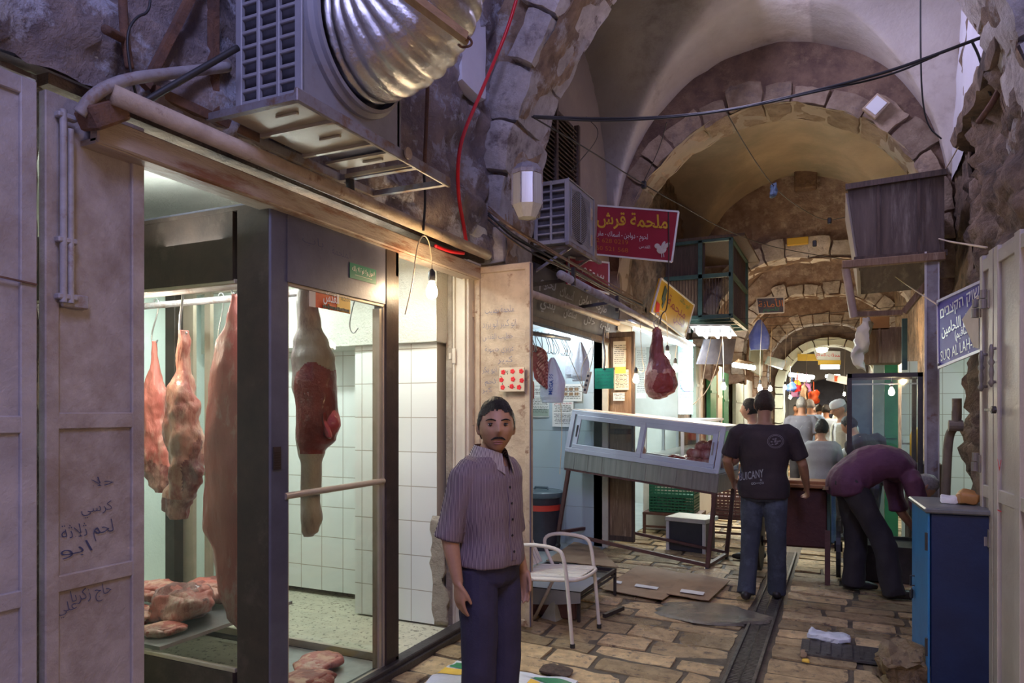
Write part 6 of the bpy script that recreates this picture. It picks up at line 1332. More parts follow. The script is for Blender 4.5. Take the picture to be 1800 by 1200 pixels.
rd = empty('metal_door', (.8, 4.4, 0), label='cream metal double door with hinges and pull handles at the right edge', cat='door')
P0, P1 = Vector((.735, 4.86, 0)), Vector((.86, 3.55, 0)); dd = (P1 - P0).normalized(); nn = Vector((0, 0, 1)).cross(dd) * -1
if nn.x > 0: nn = -nn
Rd = Matrix((dd, -nn, Vector((0, 0, 1)))).transposed()
H = 2.48
def dbox(m, s0, s1, z0, z1, off, th): m.box(P0 + dd * (s0 + s1) / 2 + nn * off + Vector((0, 0, (z0 + z1) / 2)), (s1 - s0, th, z1 - z0), Rd, bev=.003)
m = MB(); dbox(m, 0, 1.3, .02, H, -.02, .03); m.build('panel', MT['door_white'], rd)
m = MB()
for s0, s1 in ((0, .05), (.17, .25), (.265, .33), (.60, .68), (1.2, 1.3)): dbox(m, s0, s1, .02, H, 0, .03)
for z in (.05, 1.14, H - .06): dbox(m, 0, 1.3, z - .035, z + .035, -.002, .026)
m.build('frame', MT['door_white'], rd)
m = MB()
for (s_, z) in ((-.02, 2.19), (.14, 2.22), (-.02, 1.30), (.16, .90)):
    c = P0 + dd * s_ + nn * .03 + Vector((0, 0, z)); m.cyl(c - Vector((0, 0, .055)), c - Vector((0, 0, .003)), .022, 12); m.cyl(c + Vector((0, 0, .003)), c + Vector((0, 0, .05)), .018, 12); dbox(m, s_ - .0, s_ + .05, z - .06, z + .04, .018, .01)
m.build('hinge', pm('hinge_grey', (.32, .29, .26), (.24, .21, .19), sc=9, rough=.45, metal=.3), rd)
for s_, z in ((.115, 1.82), (.30, 1.84)):
    m = MB(); c = P0 + dd * s_ + nn * .035 + Vector((0, 0, z)); m.tube([c + Vector((0, 0, -.11 + .018 * k)) for k in range(13)], [.008 + .006 * (k % 3 == 1) + .004 * (k % 2) for k in range(13)], 10, rnd=True); m.cyl(c + Vector((0, 0, .09)), c + Vector((0, 0, .09)) - nn * .03, .008); m.cyl(c + Vector((0, 0, -.09)), c + Vector((0, 0, -.09)) - nn * .03, .008); m.build('pull_handle', MT['hinge_grey'], rd, smooth=True)
m = MB(); c = P0 + dd * .36 + nn * .03 + Vector((0, 0, 1.60)); m.cyl(c, c + nn * .02, .02, 12); m.bar(c + nn * .02 - dd * .10, c + nn * .02 + dd * .03, .014); m.build('door_handle', MT['black_metal'], rd)
for body, px, py in (('V', 1790, 812), ('ـ', 1786, 887)):
    d0 = P(px, py, d=4.0)
    s_ = (d0 - P0).dot(dd); text(body, P0 + dd * max(.36, min(.56, s_)) + nn * .012 + Vector((0, 0, d0.z)), dd * -1 if dd.cross(Vector((0, 0, 1))).dot(nn) < 0 else dd, ZV, .09, MT['red_plastic'], rd, width=.07, name='red_mark')
for px, py in ((1752, 1130), (1790, 1175)):
    d0 = P(px, py, d=4.2); m = MB(); c = P0 + dd * (.10 if px < 1760 else .3) + nn * .012 + Vector((0, 0, d0.z)); m.tube([c + Vector((0, 0, .13 * math.sin(a_))) + dd * .02 * math.cos(a_) for a_ in [2 * PI * k / 20 for k in range(21)]], .003, 5); m.build('pen_mark', MT['ink'], rd)
# ------------------------------------------------------------ overhead cables
wl = 'black_rubber'
wire('cable', [P(938, 205, Y=4.85), P(1035, 209, d=5.6), P(1150, 208, d=5.8), P(1280, 195, d=5.8), P(1400, 168, d=5.6), P(1550, 130, d=5.3), P(1640, 98, d=5.1), P(1735, 62, d=4.9)], .012, wl, 'thick upper black cable strung across the near vault')
wire('cable', [P(940, 207, Y=4.86), P(1060, 214, d=5.65), P(1200, 206, d=5.8), P(1320, 188, d=5.75), P(1430, 162, d=5.5), P(1560, 135, d=5.35), P(1650, 96, d=5.12)], .008, wl, 'thinner black cable just under the thick one across the vault')
wire('cable', [P(1708, 72, d=5.0), P(1722, 100, d=5.0), P(1735, 150, d=5.0), P(1742, 168, d=5.0)], .009, wl, 'black cable dropping from the strung cables towards the pier top')
wire('cable', [P(1618, -10, d=6.0), P(1618, 90, d=6.0), P(1621, 180, d=6.2), P(1632, 225, d=6.3), P(1655, 244, d=6.3)], .007, wl, 'thin black cable hanging down the lavender vault wall')
wire('cable', [P(1728, 55, d=4.9), P(1740, 120, d=4.9), P(1755, 165, d=4.9)], .006, wl, 'short black cable beside the right springing of the near arch')
wire('cable', [P(1770, 125, d=4.7), P(1752, 170, d=4.7), P(1720, 215, d=4.9)], .02, 'rust', 'thick dark rusty rod leaning on the pier top')
wire('cable', [P(1005, 300, d=6.0), P(1060, 235, d=7.5), P(1030, 205, d=7.5)], .004, wl, 'very thin cable above the smaller air conditioner')
wire('cable', [P(935, 205, Y=4.85), P(1030, 260, d=6), P(1132, 325, d=7.2), P(1200, 362, d=8), P(1265, 400, d=9.2), P(1340, 430, d=10.5), P(1420, 446, d=11), P(1500, 458, d=11)], .006, wl, 'thin cable running from the pier down past the red sign into the vault')
wire('cable', [P(1276, 195, d=5.8), P(1315, 265, d=6.6), P(1360, 330, d=7.5), P(1400, 362, d=8.5), P(1450, 390, d=9.5), P(1492, 380, d=9)], .005, wl, 'thin cable slanting from the strung cables through the middle vault')
wire('cable', [P(1172, 215, d=6.2), P(1160, 260, d=6.6), P(1130, 322, d=7.2)], .004, wl, 'thin cable linking the strung cables and the slanting one')
m = MB(); stone(m, lambda p: P(1360, 335, d=7.5) + Vector((.035 * p.x, .03 * p.y, .07 * p.z)), 4, 4, 5, .5); rough_up(m, .02, 20); thing(m, 'cable_joint', [pm('tape_blue', (.12, .20, .32), (.03, .03, .04), sc=14, rough=.5)], 'blue taped joint knotted on the slanting cable', 'joint')
for px, py, lb in ((1458, 388, 'small black clamp on the slanting cable near the large box'), (1432, 428, 'small black clamp on the lower thin cable'), (1132, 325, 'small knot of cable in front of the second arch')):
    m = MB(); m.box(P(px, py, d=9.2 if px > 1200 else 7.2), (.05, .05, .08), bev=.01); thing(m, 'cable_clamp', [MT['black_rubber']], lb, 'clamp')
wire('cable', [P(1535, 325, d=7.1), P(1568, 340, d=7.0), P(1595, 385, d=6.9), P(1640, 420, d=6.6), P(1735, 435, d=4.9)], .007, 'cord_white', 'pale cord slung across the front of the large box to the cream door')
wire('cable', [P(1535, 325, d=7.1), P(1590, 338, d=6.8), P(1650, 318, d=6.4), P(1690, 250, d=6.0), P(1704, 210, d=5.9)], .006, 'cord_white', 'pale cord climbing from the large box to the broken pier top')
wire('cable', [P(1558, 474, d=7.0), P(1600, 505, d=6.7), P(1652, 538, d=5.8)], .006, 'cord_white', 'pale cord running down to the corner of the street sign')
rs = random.Random(21)
LBL = ['topmost cable', 'second cable', 'third cable', 'fourth cable', 'fifth cable', 'sixth cable', 'lowest cable']
for k in range(7):
    dx, dy = rs.uniform(-6, 6), k * 5
    wire('bundled_cable', [P(858, 362 + dy * .8, Y=4.80), P(900 + dx, 395 + dy + rs.uniform(-4, 4), Y=4.86), P(955 + dx, 428 + dy, d=5.6), P(1010, 462 + dy * .7 + rs.uniform(-5, 5), d=6.3), P(1075, 500 + dy * .5 + rs.uniform(-5, 5), d=7.4), P(1130, 530 + dy * .4, d=8.6)], rs.uniform(.004, .009), rs.choice(['black_rubber', 'wood_old', 'cable_tan' if 'cable_tan' in MT else 'wood_old']), LBL[k] + ' of the tangled bundle sagging under the smaller air conditioner', 2, group='tangled cable bundle')
# square white fitting on the second arch
t = empty('square_fitting', P(1538, 187, Y=8.2), label='square white fitting fixed crookedly to the face of the second arch', cat='lamp')
c = P(1540, 187, Y=8.19); Rr = Matrix.Rotation(.8, 3, 'Y'); m = MB(); m.box(c, (.17, .05, .20), Rr, bev=.006); m.build('housing', MT['cream_metal'], t)
m = MB(); m.box(c + Vector((0, -.03, 0)), (.13, .012, .15), Rr); m.build('cover', MT['white_board'], t)
m = MB(); m.box(P(1416, 316, Y=13.1), (.36, .2, .34), bev=.02); rough_up(m, .02, 9); thing(m, 'vent_block', [MT['brown_rubble']], 'dark square vent opening high in the third arch wall', 'vent')
m = MB(); m.box(P(1402, 424, Y=13.08), (.34, .06, .13), bev=.01); thing(m, 'oval_lamp', [MT['yellow_print']], 'dim yellowish lamp box on the third stone arch', 'lamp')
# ------------------------------------------------------------ far end of the street
t, at, R_, U_, N_ = board('far_sign', P(1436, 632, Y=26.6), P(1477, 634, Y=26.6), P(1477, 617, Y=26.6), P(1430, 616, Y=26.6), 'paper', 'white far sign with red lettering over a yellow strip under the last arch', cat='sign')
text('محلات السلام', at(.5, .5), R_, U_, .20, MT['red_plastic'], t, width=.75, off=.01)
t, at, R_, U_, N_ = board('far_sign', P(1438, 641, Y=26.55), P(1478, 641, Y=26.55), P(1478, 633, Y=26.55), P(1438, 633, Y=26.55), 'yellow_print', 'yellow strip sign directly under the white far sign', cat='sign')
t, at, R_, U_, N_ = board('far_sign', P(1402, 634, Y=26.8), P(1438, 634, Y=26.8), P(1438, 622, Y=26.8), P(1402, 622, Y=26.8), 'sign_gold', 'ochre sign left of the white far sign', cat='sign')
t = empty('ceiling_lamp', P(1445, 611, Y=26), label='round glowing ceiling lamp above the white far sign', cat='lamp'); m = MB(); m.lathe([(.02, -.16), (.16, -.12), (.2, 0), (.14, .02)], P(1445, 612, Y=26), 16); m.build('shade', em('far_lamp', (1, .95, .65), 3), t)
t = empty('lit_sign', P(1458, 642, Y=28.9), label='bright white illuminated sign at the far end of the street', cat='sign'); m = MB(); c = P(1459, 642, Y=28.8); m.box(c, (.62, .08, .26)); m.build('light_box', em('far_glow', (.9, .96, 1), 9), t)
m = MB(); m.box(c, (.68, .06, .32)); m.build('frame', MT['black_metal'], t)
for (px0, py0, px1, py1, Y_, lb) in ((1388, 658, 1430, 663, 23.5, 'row of bright tubes over the far left stall'), (1400, 666, 1422, 668, 25, 'second row of tubes deeper over the far left stall'), (1452, 661, 1475, 660, 32, 'bright tube beneath the far illuminated sign')):
    tube_lamp(lb, P(px0, py0, Y=Y_), P(px1, py1, Y=Y_ + .4), watt=90, st=22, r=.06)
light('tube_light', (1.9, 8.6, 2.6), (.75, 1, .95), 22, kind='AREA', size=.8, sy=1.2)  # added light without a fitting, brightens the stall room behind the case
light('lamp_light', (-1.9, 14.8, 2.6), WARM, 22, .1)  # added lamp without a fitting, lifts the arches from below
light('lamp_light', (-1.8, 19.2, 2.6), WARM, 24, .1)  # second added lamp lifting the arches further down
light('lamp_light', (.55, 11.6, 2.7), WARM, 16, .1)  # added lamp brightening the front of the third arch
light('far_daylight', (-.4, 46, 3.6), (.82, .88, 1), 500, kind='AREA', rot=(0, 0, 0), size=2, sy=10)
light('tube_light', (-.5, 30, 3.3), COOL, 260, kind='AREA', rot=(0, 0, 0), size=1.2, sy=3)
light('tube_light', (-1.2, 24.5, 2.9), COOL, 120, kind='AREA', rot=(0, 0, 0), size=.8, sy=2)
light('tube_light', (-1.4, 19.5, 2.7), (1, .85, .65), 70, kind='AREA', rot=(0, 0, 0), size=.6, sy=1.5)
light('tube_light', (.6, 15.5, 2.6), (1, .8, .6), 55, kind='AREA', rot=(0, 0, 0), size=.5, sy=1.2)
# awnings, goods and stall fronts in the distance
t, at, R_, U_, N_ = board('far_awning', P(1452, 668, Y=22), P(1489, 676, Y=19), P(1489, 662, Y=19), P(1456, 656, Y=22), 'paper', 'white cloth awning with a red patch before the far crowd', cat='awning')
m = MB(); q = at(.55, .5) - N_ * 0; m.box(q + Vector((0, -.04, 0)), (.14, .05, .14)); m.build('red_patch', MT['orange_red'], t)
rs = random.Random(33)
GL = ['red', 'orange', 'blue', 'pink', 'white', 'brown', 'dark red', 'yellow']; GM = ['red_plastic', 'orange_red', 'blue_print', 'pink_print', 'paper', 'wood_old', 'meat_dark', 'yellow_print']
WH = ['highest at the far left stall', 'beside the far left bulb', 'low at the far left stall', 'under the far bright tubes', 'right of the far bulb', 'near the dark far pillar', 'over the grey-shirted man', 'at the edge of the far crowd', 'left of the red far goods', 'above the distant blue shirt', 'next to the far stall counter', 'closest to the last arch foot']
for i in range(12):
    px = rs.uniform(1386, 1436); py = rs.uniform(672, 700); Y_ = rs.uniform(19.8, 24)
    m = MB(); c = P(px, py, Y=Y_); w_ = rs.uniform(.07, .15); h_ = rs.uniform(.09, .2); stone(m, lambda p: c + Vector((w_ * p.x, .09 * p.y, h_ * p.z)), 5, 5, 6, .5); rough_up(m, .07, 9); m.cyl(c, c + Vector((0, 0, .4)), .01, 6)
    thing(m, 'hanging_goods', [MT[GM[i % 8]]], f'small {GL[i % 8]} goods hanging {WH[i]}', 'goods', 'goods hanging in the far stalls', smooth=True)
for (px0, px1, y_, h_, mt, lb) in ((1368, 1384, 17.8, 1.1, 'sky_print', 'turquoise stall counter front beyond the fourth arch'), (1386, 1404, 22.5, 1.1, 'white_paint', 'white stall counter at the far left'), (1416, 1450, 30, 1.0, 'paper', 'bright white counter across the far end of the street'), (1466, 1489, 24, 1.0, 'alu_white', 'pale grey counter behind the glass case edge')):
    a, b = P(px0, 720, Y=y_), P(px1, 720, Y=y_); m = MB(); m.box(((a.x + b.x) / 2, y_, h_ / 2), (b.x - a.x, .6, h_), bev=.02); m.box(((a.x + b.x) / 2, y_ - .02, h_ + .03), (b.x - a.x + .06, .7, .06)); thing(m, 'stall_counter', [MT[mt]], lb, 'counter')
# hand cart in front of the walking man
hc = empty('hand_cart', (-.42, 7.35, 0), label='dark red and green handcart being pushed by the man in the printed black shirt', cat='cart')
m = MB(); m.box((-.38, 7.4, .60), (.50, .62, .55), Matrix.Rotation(.05, 3, 'Z'), bev=.02); m.build('cart_body', pm('cart_red', (.11, .035, .03), (.07, .025, .025), sc=6, rough=.6, bump=.6), hc)
m = MB(); m.box((-.11, 7.4, .62), (.03, .60, .62), bev=.006); m.build('side_board', MT['green_iron'], hc)
m = MB(); m.box((-.36, 7.12, .915), (.46, .06, .06), bev=.006); m.box((-.36, 7.35, .90), (.56, .66, .03), bev=.004); m.build('wooden_rim', pm('orange_wood', (.45, .20, .07), (.3, .14, .05), sc=5, rough=.5), hc)
for x_ in (-.74, -.03):
    m = MB(); m.cyl((x_ - .02, 7.45, .30), (x_ + .02, 7.45, .30), .29, 28); m.cyl((x_ - .035, 7.45, .30), (x_ + .035, 7.45, .30), .05, 14); m.build('wheel', MT['black_rubber'], hc)
m = MB(); m.bar((-.12, 7.12, 0), (-.12, 7.12, .5), .045); m.build('prop_leg', MT['maroon_iron'], hc)
m = MB(); m.bar((-.74, 7.45, .30), (-.03, 7.45, .30), .03); m.bar((-.60, 7.1, .88), (-.62, 6.75, .92), .03); m.bar((-.15, 7.1, .88), (-.12, 6.75, .92), .03); m.build('handle', MT['wood_old'], hc)
# ------------------------------------------------------------ litter on the paving
def crumple(name, px, py, r, mt, label, cat, z=.03, seed=0, flatz=1.0, mats=None):
    c = P(px, py, Z=z); m = MB(); stone(m, lambda p: c + Vector((r[0] * p.x, r[1] * p.y, r[2] * p.z)), 10, 10, 4, .5); rough_up(m, min(r) * .9, 9); rough_up(m, min(r) * .4, 30)
    for i, v in enumerate(m.v): m.v[i] = Vector((v.x, v.y, max(.008, v.z)))
    return thing(m, name, mats or [MT[mt]], label, cat, smooth=False)
crumple('plastic_sheet', 1455, 1118, (.13, .09, .025), 'plastic_bag', 'crumpled translucent plastic sheet lying on the wet paving right of the drain', 'litter')
pm('clear_litter', (.38, .42, .38), (.5, .52, .48), sc=6, rough=.15, bump=.6)
m = MB(); c = P(968, 1088, Z=.0); m.add([c + Vector((-.08, 0, .0)), c + Vector((.06, -.05, .0)), c + Vector((.02, .02, .17)), c + Vector((.08, .06, 0))], [(0, 1, 2), (1, 3, 2), (0, 2, 3), (0, 3, 1)]); thing(m, 'plastic_shard', [MT['clear_litter']], 'bent clear plastic shard standing under the white armchair', 'litter')
crumple('paper_scrap', 978, 1178, (.10, .07, .012), 'wood_dark', 'dark brown scrap lying beside the printed plastic sack', 'litter', .012)
crumple('paper_scrap', 1412, 1148, (.02, .08, .01), 'cardboard', 'pale cardboard scrap right of the drain grate', 'litter', .012)
crumple('paper_scrap', 1416, 1161, (.02, .018, .012), 'yellow_print', 'tiny yellow scrap at the end of the pale cardboard scrap', 'litter', .012)
crumple('cloth_bag', 1590, 1178, (.12, .12, .10), 'stone_floor', 'rounded sandy sack at the foot of the blue cabinet', 'sack', .07)
crumple('red_scrap', 1617, 1190, (.02, .03, .03), 'red_plastic', 'small red and white scrap against the blue cabinet', 'litter', .02)
crumple('plastic_sheet', 1582, 990, (.12, .14, .08), 'paper', 'white crumpled bag on the ground behind the blue cabinet', 'bag', .06)
m = MB(); m.bar(P(1062, 1082, Z=.02), P(1095, 1068, Z=.03), .03, .03); thing(m, 'metal_offcut', [MT['black_metal']], 'short dark angle of metal lying right of the armchair foot', 'litter')
m = MB(); c = P(1495, 1148, Z=.004)
for k in range(9): m.bar(c + Vector((-.26 + .065 * k, -.13, .012)), c + Vector((-.26 + .065 * k, .13, .012)), .022, .012)
m.box(c + Vector((0, 0, .004)), (.60, .32, .014)); thing(m, 'drain_cover', [MT['drain_metal']], 'dark ribbed drain cover set in the paving right of the channel', 'drain cover')
# printed sack in the foreground
sk = empty('printed_sack', P(880, 1192, Z=0), label='white plastic sack printed green and yellow lying at the feet of the moustached man', cat='sack')
c0 = P(872, 1215, Z=.0)
def sackf(u, v): return c0 + Vector((-.40 + .80 * u, -.16 + .42 * v, .035 + .03 * math.sin(PI * u) * math.sin(PI * v) + .02 * nz((u * 5, v * 5, 2)))) 
def sackm(m, u0, u1, v0, v1, dz=0, n=14): m.grid(lambda u, v: sackf(u0 + (u1 - u0) * u, v0 + (v1 - v0) * v) + Vector((0, 0, dz)), n, n)
m = MB(); sackm(m, 0, 1, 0, 1, n=24); m.grid(lambda u, v: Vector((sackf(u, v).x, sackf(u, v).y, .012)), 6, 6, flip=True)
for e in range(4):
    def ef(u, v, e=e): uu, vv = ((u, 0), (u, 1), (0, u), (1, u))[e]; q = sackf(uu, vv); return Vector((q.x, q.y, .012 + (q.z - .012) * v))
    m.grid(ef, 24, 2)
m.build('sack_body', MT['plastic_bag'], sk, smooth=True)
m = MB(); sackm(m, .02, .30, .70, .92, .003); sackm(m, .70, .98, .66, .86, .003); m.build('green_print', MT['green_paint'], sk)
m = MB(); sackm(m, .0, .25, .40, .66, .003); sackm(m, .72, .95, .30, .60, .003); m.build('yellow_print', MT['yellow_print'], sk)
# ------------------------------------------------------------ people
def bake(mb, voxel, smooth_it=4, wr=0, wsc=9, wst=(1, 1, .5), seed=0, post=None):
    """union of closed shapes grown into one continuous skin"""
    me = bpy.data.meshes.new('tmp'); me.from_pydata([tuple(v) for v in mb.v], [], mb.f); me.update()
    bm = bmesh.new(); bm.from_mesh(me); bmesh.ops.recalc_face_normals(bm, faces=bm.faces); bm.to_mesh(me); bm.free()
    o = bpy.data.objects.new('tmp', me); TS = bpy.data.scenes.new('tmp'); TS.collection.objects.link(o)
    r = o.modifiers.new('r', 'REMESH'); r.mode = 'VOXEL'; r.voxel_size = voxel
    s = o.modifiers.new('s', 'SMOOTH'); s.factor = .5; s.iterations = smooth_it
    TS.view_layers[0].update(); dg = TS.view_layers[0].depsgraph; out = bpy.data.meshes.new_from_object(o.evaluated_get(dg))
    bpy.data.objects.remove(o); bpy.data.meshes.remove(me); bpy.data.scenes.remove(TS)
    if wr:
        nrm = [v.normal.copy() for v in out.vertices]
        for v, vn in zip(out.vertices, nrm):
            q = Vector((v.co.x * wst[0], v.co.y * wst[1], v.co.z * wst[2])) * wsc + Vector((seed, seed * 2, 0))
            n = noise.noise(q); n2 = noise.noise(q * 2.3); v.co += vn * (wr * ((1 - abs(n) * 2.2) * .6 + n2 * .4))
    if post:
        for v in out.vertices: v.co = post(v.co)
    out.polygons.foreach_set('use_smooth', [True] * len(out.polygons)); out.update()
    return out
def mobj(name, me, mats, parent=None):
    me.materials.clear(); [me.materials.append(x) for x in (mats if hasattr(mats, '__len__') else [mats])]
    o = bpy.data.objects.new(name, me); C.objects.link(o)
    if parent is not None: o.parent = parent
    me.name = name; return o
def crv(pts, t):
    n = len(pts) - 1; i = min(int(t * n), n - 1); f = t * n - i; p = lambda k: Vector(pts[max(0, min(n, k))])
    a, b, c, d = p(i - 1), p(i), p(i + 1), p(i + 2)
    return .5 * ((2 * b) + (c - a) * f + (2 * a - 5 * b + 4 * c - d) * f * f + (3 * b - a - 3 * c + d) * f ** 3)
TW = [(0, .11, .10), (.08, .155, .115), (.18, .168, .12), (.36, .142, .10), (.6, .165, .118), (.78, .178, .112), (.88, .165, .092), (.95, .10, .07), (1.0, .055, .05)]
def tws(t):
    for (a, w0, d0), (b, w1, d1) in zip(TW, TW[1:]):
        if a <= t <= b: f = (t - a) / (b - a); f = f * f * (3 - 2 * f); return w0 + (w1 - w0) * f, d0 + (d1 - d0) * f
    return TW[-1][1:]
def torso(m, J, t0, t1, inf, wmul=1.0, n=28, ns=26, belly=0, hemflare=0):
    rings = []
    for i in range(ns + 1):
        t = t0 + (t1 - t0) * i / ns; c = crv(J['spine'], t); d = (crv(J['spine'], min(1, t + .02)) - crv(J['spine'], max(0, t - .02))).normalized()
        tw = J.get('twist', 0) * t; sx = Vector((math.cos(tw), math.sin(tw), 0)); sx = (sx - d * sx.dot(d)).normalized(); f = d.cross(sx) * -1
        if f.dot(Vector(J.get('front', (0, 1, 0)))) < 0: f = -f
        w, dp = tws(t); w = (w * wmul + inf) ; dp = dp * wmul ** .5 + inf
        if i < 4 and hemflare: w += hemflare * (1 - i / 4); dp += hemflare * (1 - i / 4)
        r = []
        for k in range(n):
            a = 2 * PI * k / n; ca, sa = math.cos(a), math.sin(a); e = .86; ca = math.copysign(abs(ca) ** e, ca); sa = math.copysign(abs(sa) ** e, sa)
            b = belly * math.exp(-((t - .38) / .18) ** 2) if sa > 0 else 0
            r.append(c + sx * (w * ca) + f * ((dp + b) * sa))
        rings.append(r)
    m.loft(rings)
def hairl(X, Y):
    w = .007 * nz((X * 60, Y * 60, 3)) + .004 * nz((X * 190, Y * 190, 5))
    if Y > .045: return .074 - 7.0 * X * X + w
    if Y > .012: return .050 - (.045 - Y) * 1.6 + w * .5
    if Y > -.002: return -.020
    return -.052 + w
def headf(c, R, s, which='skin', n=44, mm=40, hairline=None):
    """a face with brow, sockets, nose, lips, chin and jaw, as an analytic displacement of an ovoid"""
    c = Vector(c); rings = []
    g = lambda x, w: math.exp(-(x / w) ** 2)
    for i in range(mm + 1):
        a = PI - (.03 + (PI - .06) * i / mm); r = []
        for k in range(n):
            th = 2 * PI * k / n; x = math.sin(a) * math.cos(th); y = math.sin(a) * math.sin(th); z = math.cos(a)
            X, Y, Z = x * .076, y * .096, z * .116
            if z < 0: X *= 1 - .30 * (-z) ** 1.5; 
            if y < 0 and z < -.1: Y *= 1 - .42 * min(1, (-z - .1) / .6)
            if y < 0 and z > 0: Y *= 1.04
            if y > 0:
                Y *= .97 if z > 0 else 1.0
                fr = max(0, y) ** 1.5
                Y += fr * (.024 * g(X, .0115) * (1 if Z < -.020 else 0) * max(0, 1 - (-.020 - Z) / .018) if Z < -.020 else 0) * 1.0
                if -.020 <= Z <= .022: Y += fr * g(X, .0115) * (.028 * (1 - (Z + .020) / .042) + .003)
                Y += fr * .006 * g(Z - .030, .010) * g(abs(X) - .028, .022)      # brow ridge
                Y -= fr * .012 * g(Z - .012, .011) * g(abs(X) - .031, .014)      # eye socket
                Y += fr * .004 * g(Z - .012, .006) * g(abs(X) - .031, .011)      # lids
                Y += fr * .006 * g(Z + .022, .016) * g(abs(X) - .042, .016)      # cheekbone
                Y += fr * .007 * g(Z + .052, .0045) * g(X, .024) + fr * .008 * g(Z + .062, .0055) * g(X, .021) - fr * .003 * g(Z + .0575, .002) * g(X, .022)
                Y -= fr * .005 * g(Z + .076, .008) * g(X, .03)
                Y += fr * .010 * g(Z + .098, .014) * g(X, .024)                   # chin
            if which == 'hair':
                e_ = min(1, max(0, (Z - hairl(X, Y)) / .032)); e_ = e_ * e_ * (3 - 2 * e_); X *= 1.012 + .06 * e_; Y *= 1.012 + .06 * e_; Z *= 1.01 + .085 * e_ if Z > 0 else 1.0
            r.append(c + R @ (Vector((X, Y, Z)) * s))
        rings.append(r)
    return rings
def Rz(a): return Matrix.Rotation(a, 3, 'Z')
def hand(m, w, d, pn, side, s=1.0, curl=.35, n=8):
    """palm and five fingers: d along the hand, pn palm normal, side = +1 if the thumb lies on +cross"""
    w = Vector(w); d = Vector(d).normalized(); pn = Vector(pn); pn = (pn - d * pn.dot(d)).normalized(); sx = d.cross(pn) * side
    rings = []
    for t, hw, th in ((-.02, .024, .019), (.0, .026, .017), (.03, .036, .016), (.06, .041, .015), (.085, .040, .013), (.095, .034, .010)):
        rings.append([w + d * (t * s) + sx * (hw * s * math.cos(2 * PI * k / 14)) + pn * (th * s * math.sin(2 * PI * k / 14)) for k in range(14)])
    m.loft(rings)
    for k, (off, ln, cu) in enumerate(((.030, .072, .8), (.011, .082, 1.0), (-.009, .077, 1.15), (-.028, .060, 1.3))):
        p = w + d * (.085 * s) + sx * (off * s); pts = [p - d * .01 * s]; dirv = d + sx * (off * 1.5); a = 0
        for seg in (.44, .32, .24):
            a += curl * cu * .8; q = (dirv * math.cos(a) + pn * math.sin(a)).normalized(); p = p + q * (ln * seg * s); pts.append(p)
        m.tube(pts, [.0098 * s, .0092 * s, .0085 * s, .0070 * s], n, rnd=True, smooth=1)
    p = w + d * (.022 * s) + sx * (.030 * s); q1 = (d * .85 + sx * .42 + pn * .42).normalized(); q2 = (d * .95 + sx * .12 + pn * .4).normalized()
    m.tube([p - q1 * .015 * s, p + q1 * .032 * s, p + q1 * .032 * s + q2 * .030 * s, p + q1 * .032 * s + q2 * .052 * s], [.014 * s, .0115 * s, .0105 * s, .008 * s], n, rnd=True, smooth=1)
def defJ(H=1.75, **k):
    s = H / 1.75
    J = dict(spine=[(0, 0, .84), (0, -.01, 1.0), (0, -.005, 1.16), (0, -.005, 1.32), (0, .0, 1.48)], sh=[(-.175, 0, 1.395), (.175, 0, 1.395)], el=[(-.235, -.03, 1.13), (.235, -.03, 1.13)], wr=[(-.235, .05, .90), (.235, .05, .90)],
             hip=[(-.085, 0, .90), (.085, 0, .90)], kn=[(-.095, .02, .49), (.095, .02, .49)], an=[(-.10, -.01, .085), (.10, -.01, .085)], head=(0, .025, 1.635), hyaw=0, hpitch=0, toe=[0, 0], hdir=[None, None], hpn=[(1, 0, 0), (-1, 0, 0)], neck=None)
    J.update(k)
    for q in J:
        if q in ('sh', 'el', 'wr', 'hip', 'kn', 'an', 'spine'): J[q] = [Vector(p) * s for p in J[q]]
    J['head'] = Vector(J['head']) * s; J['s'] = s; return J
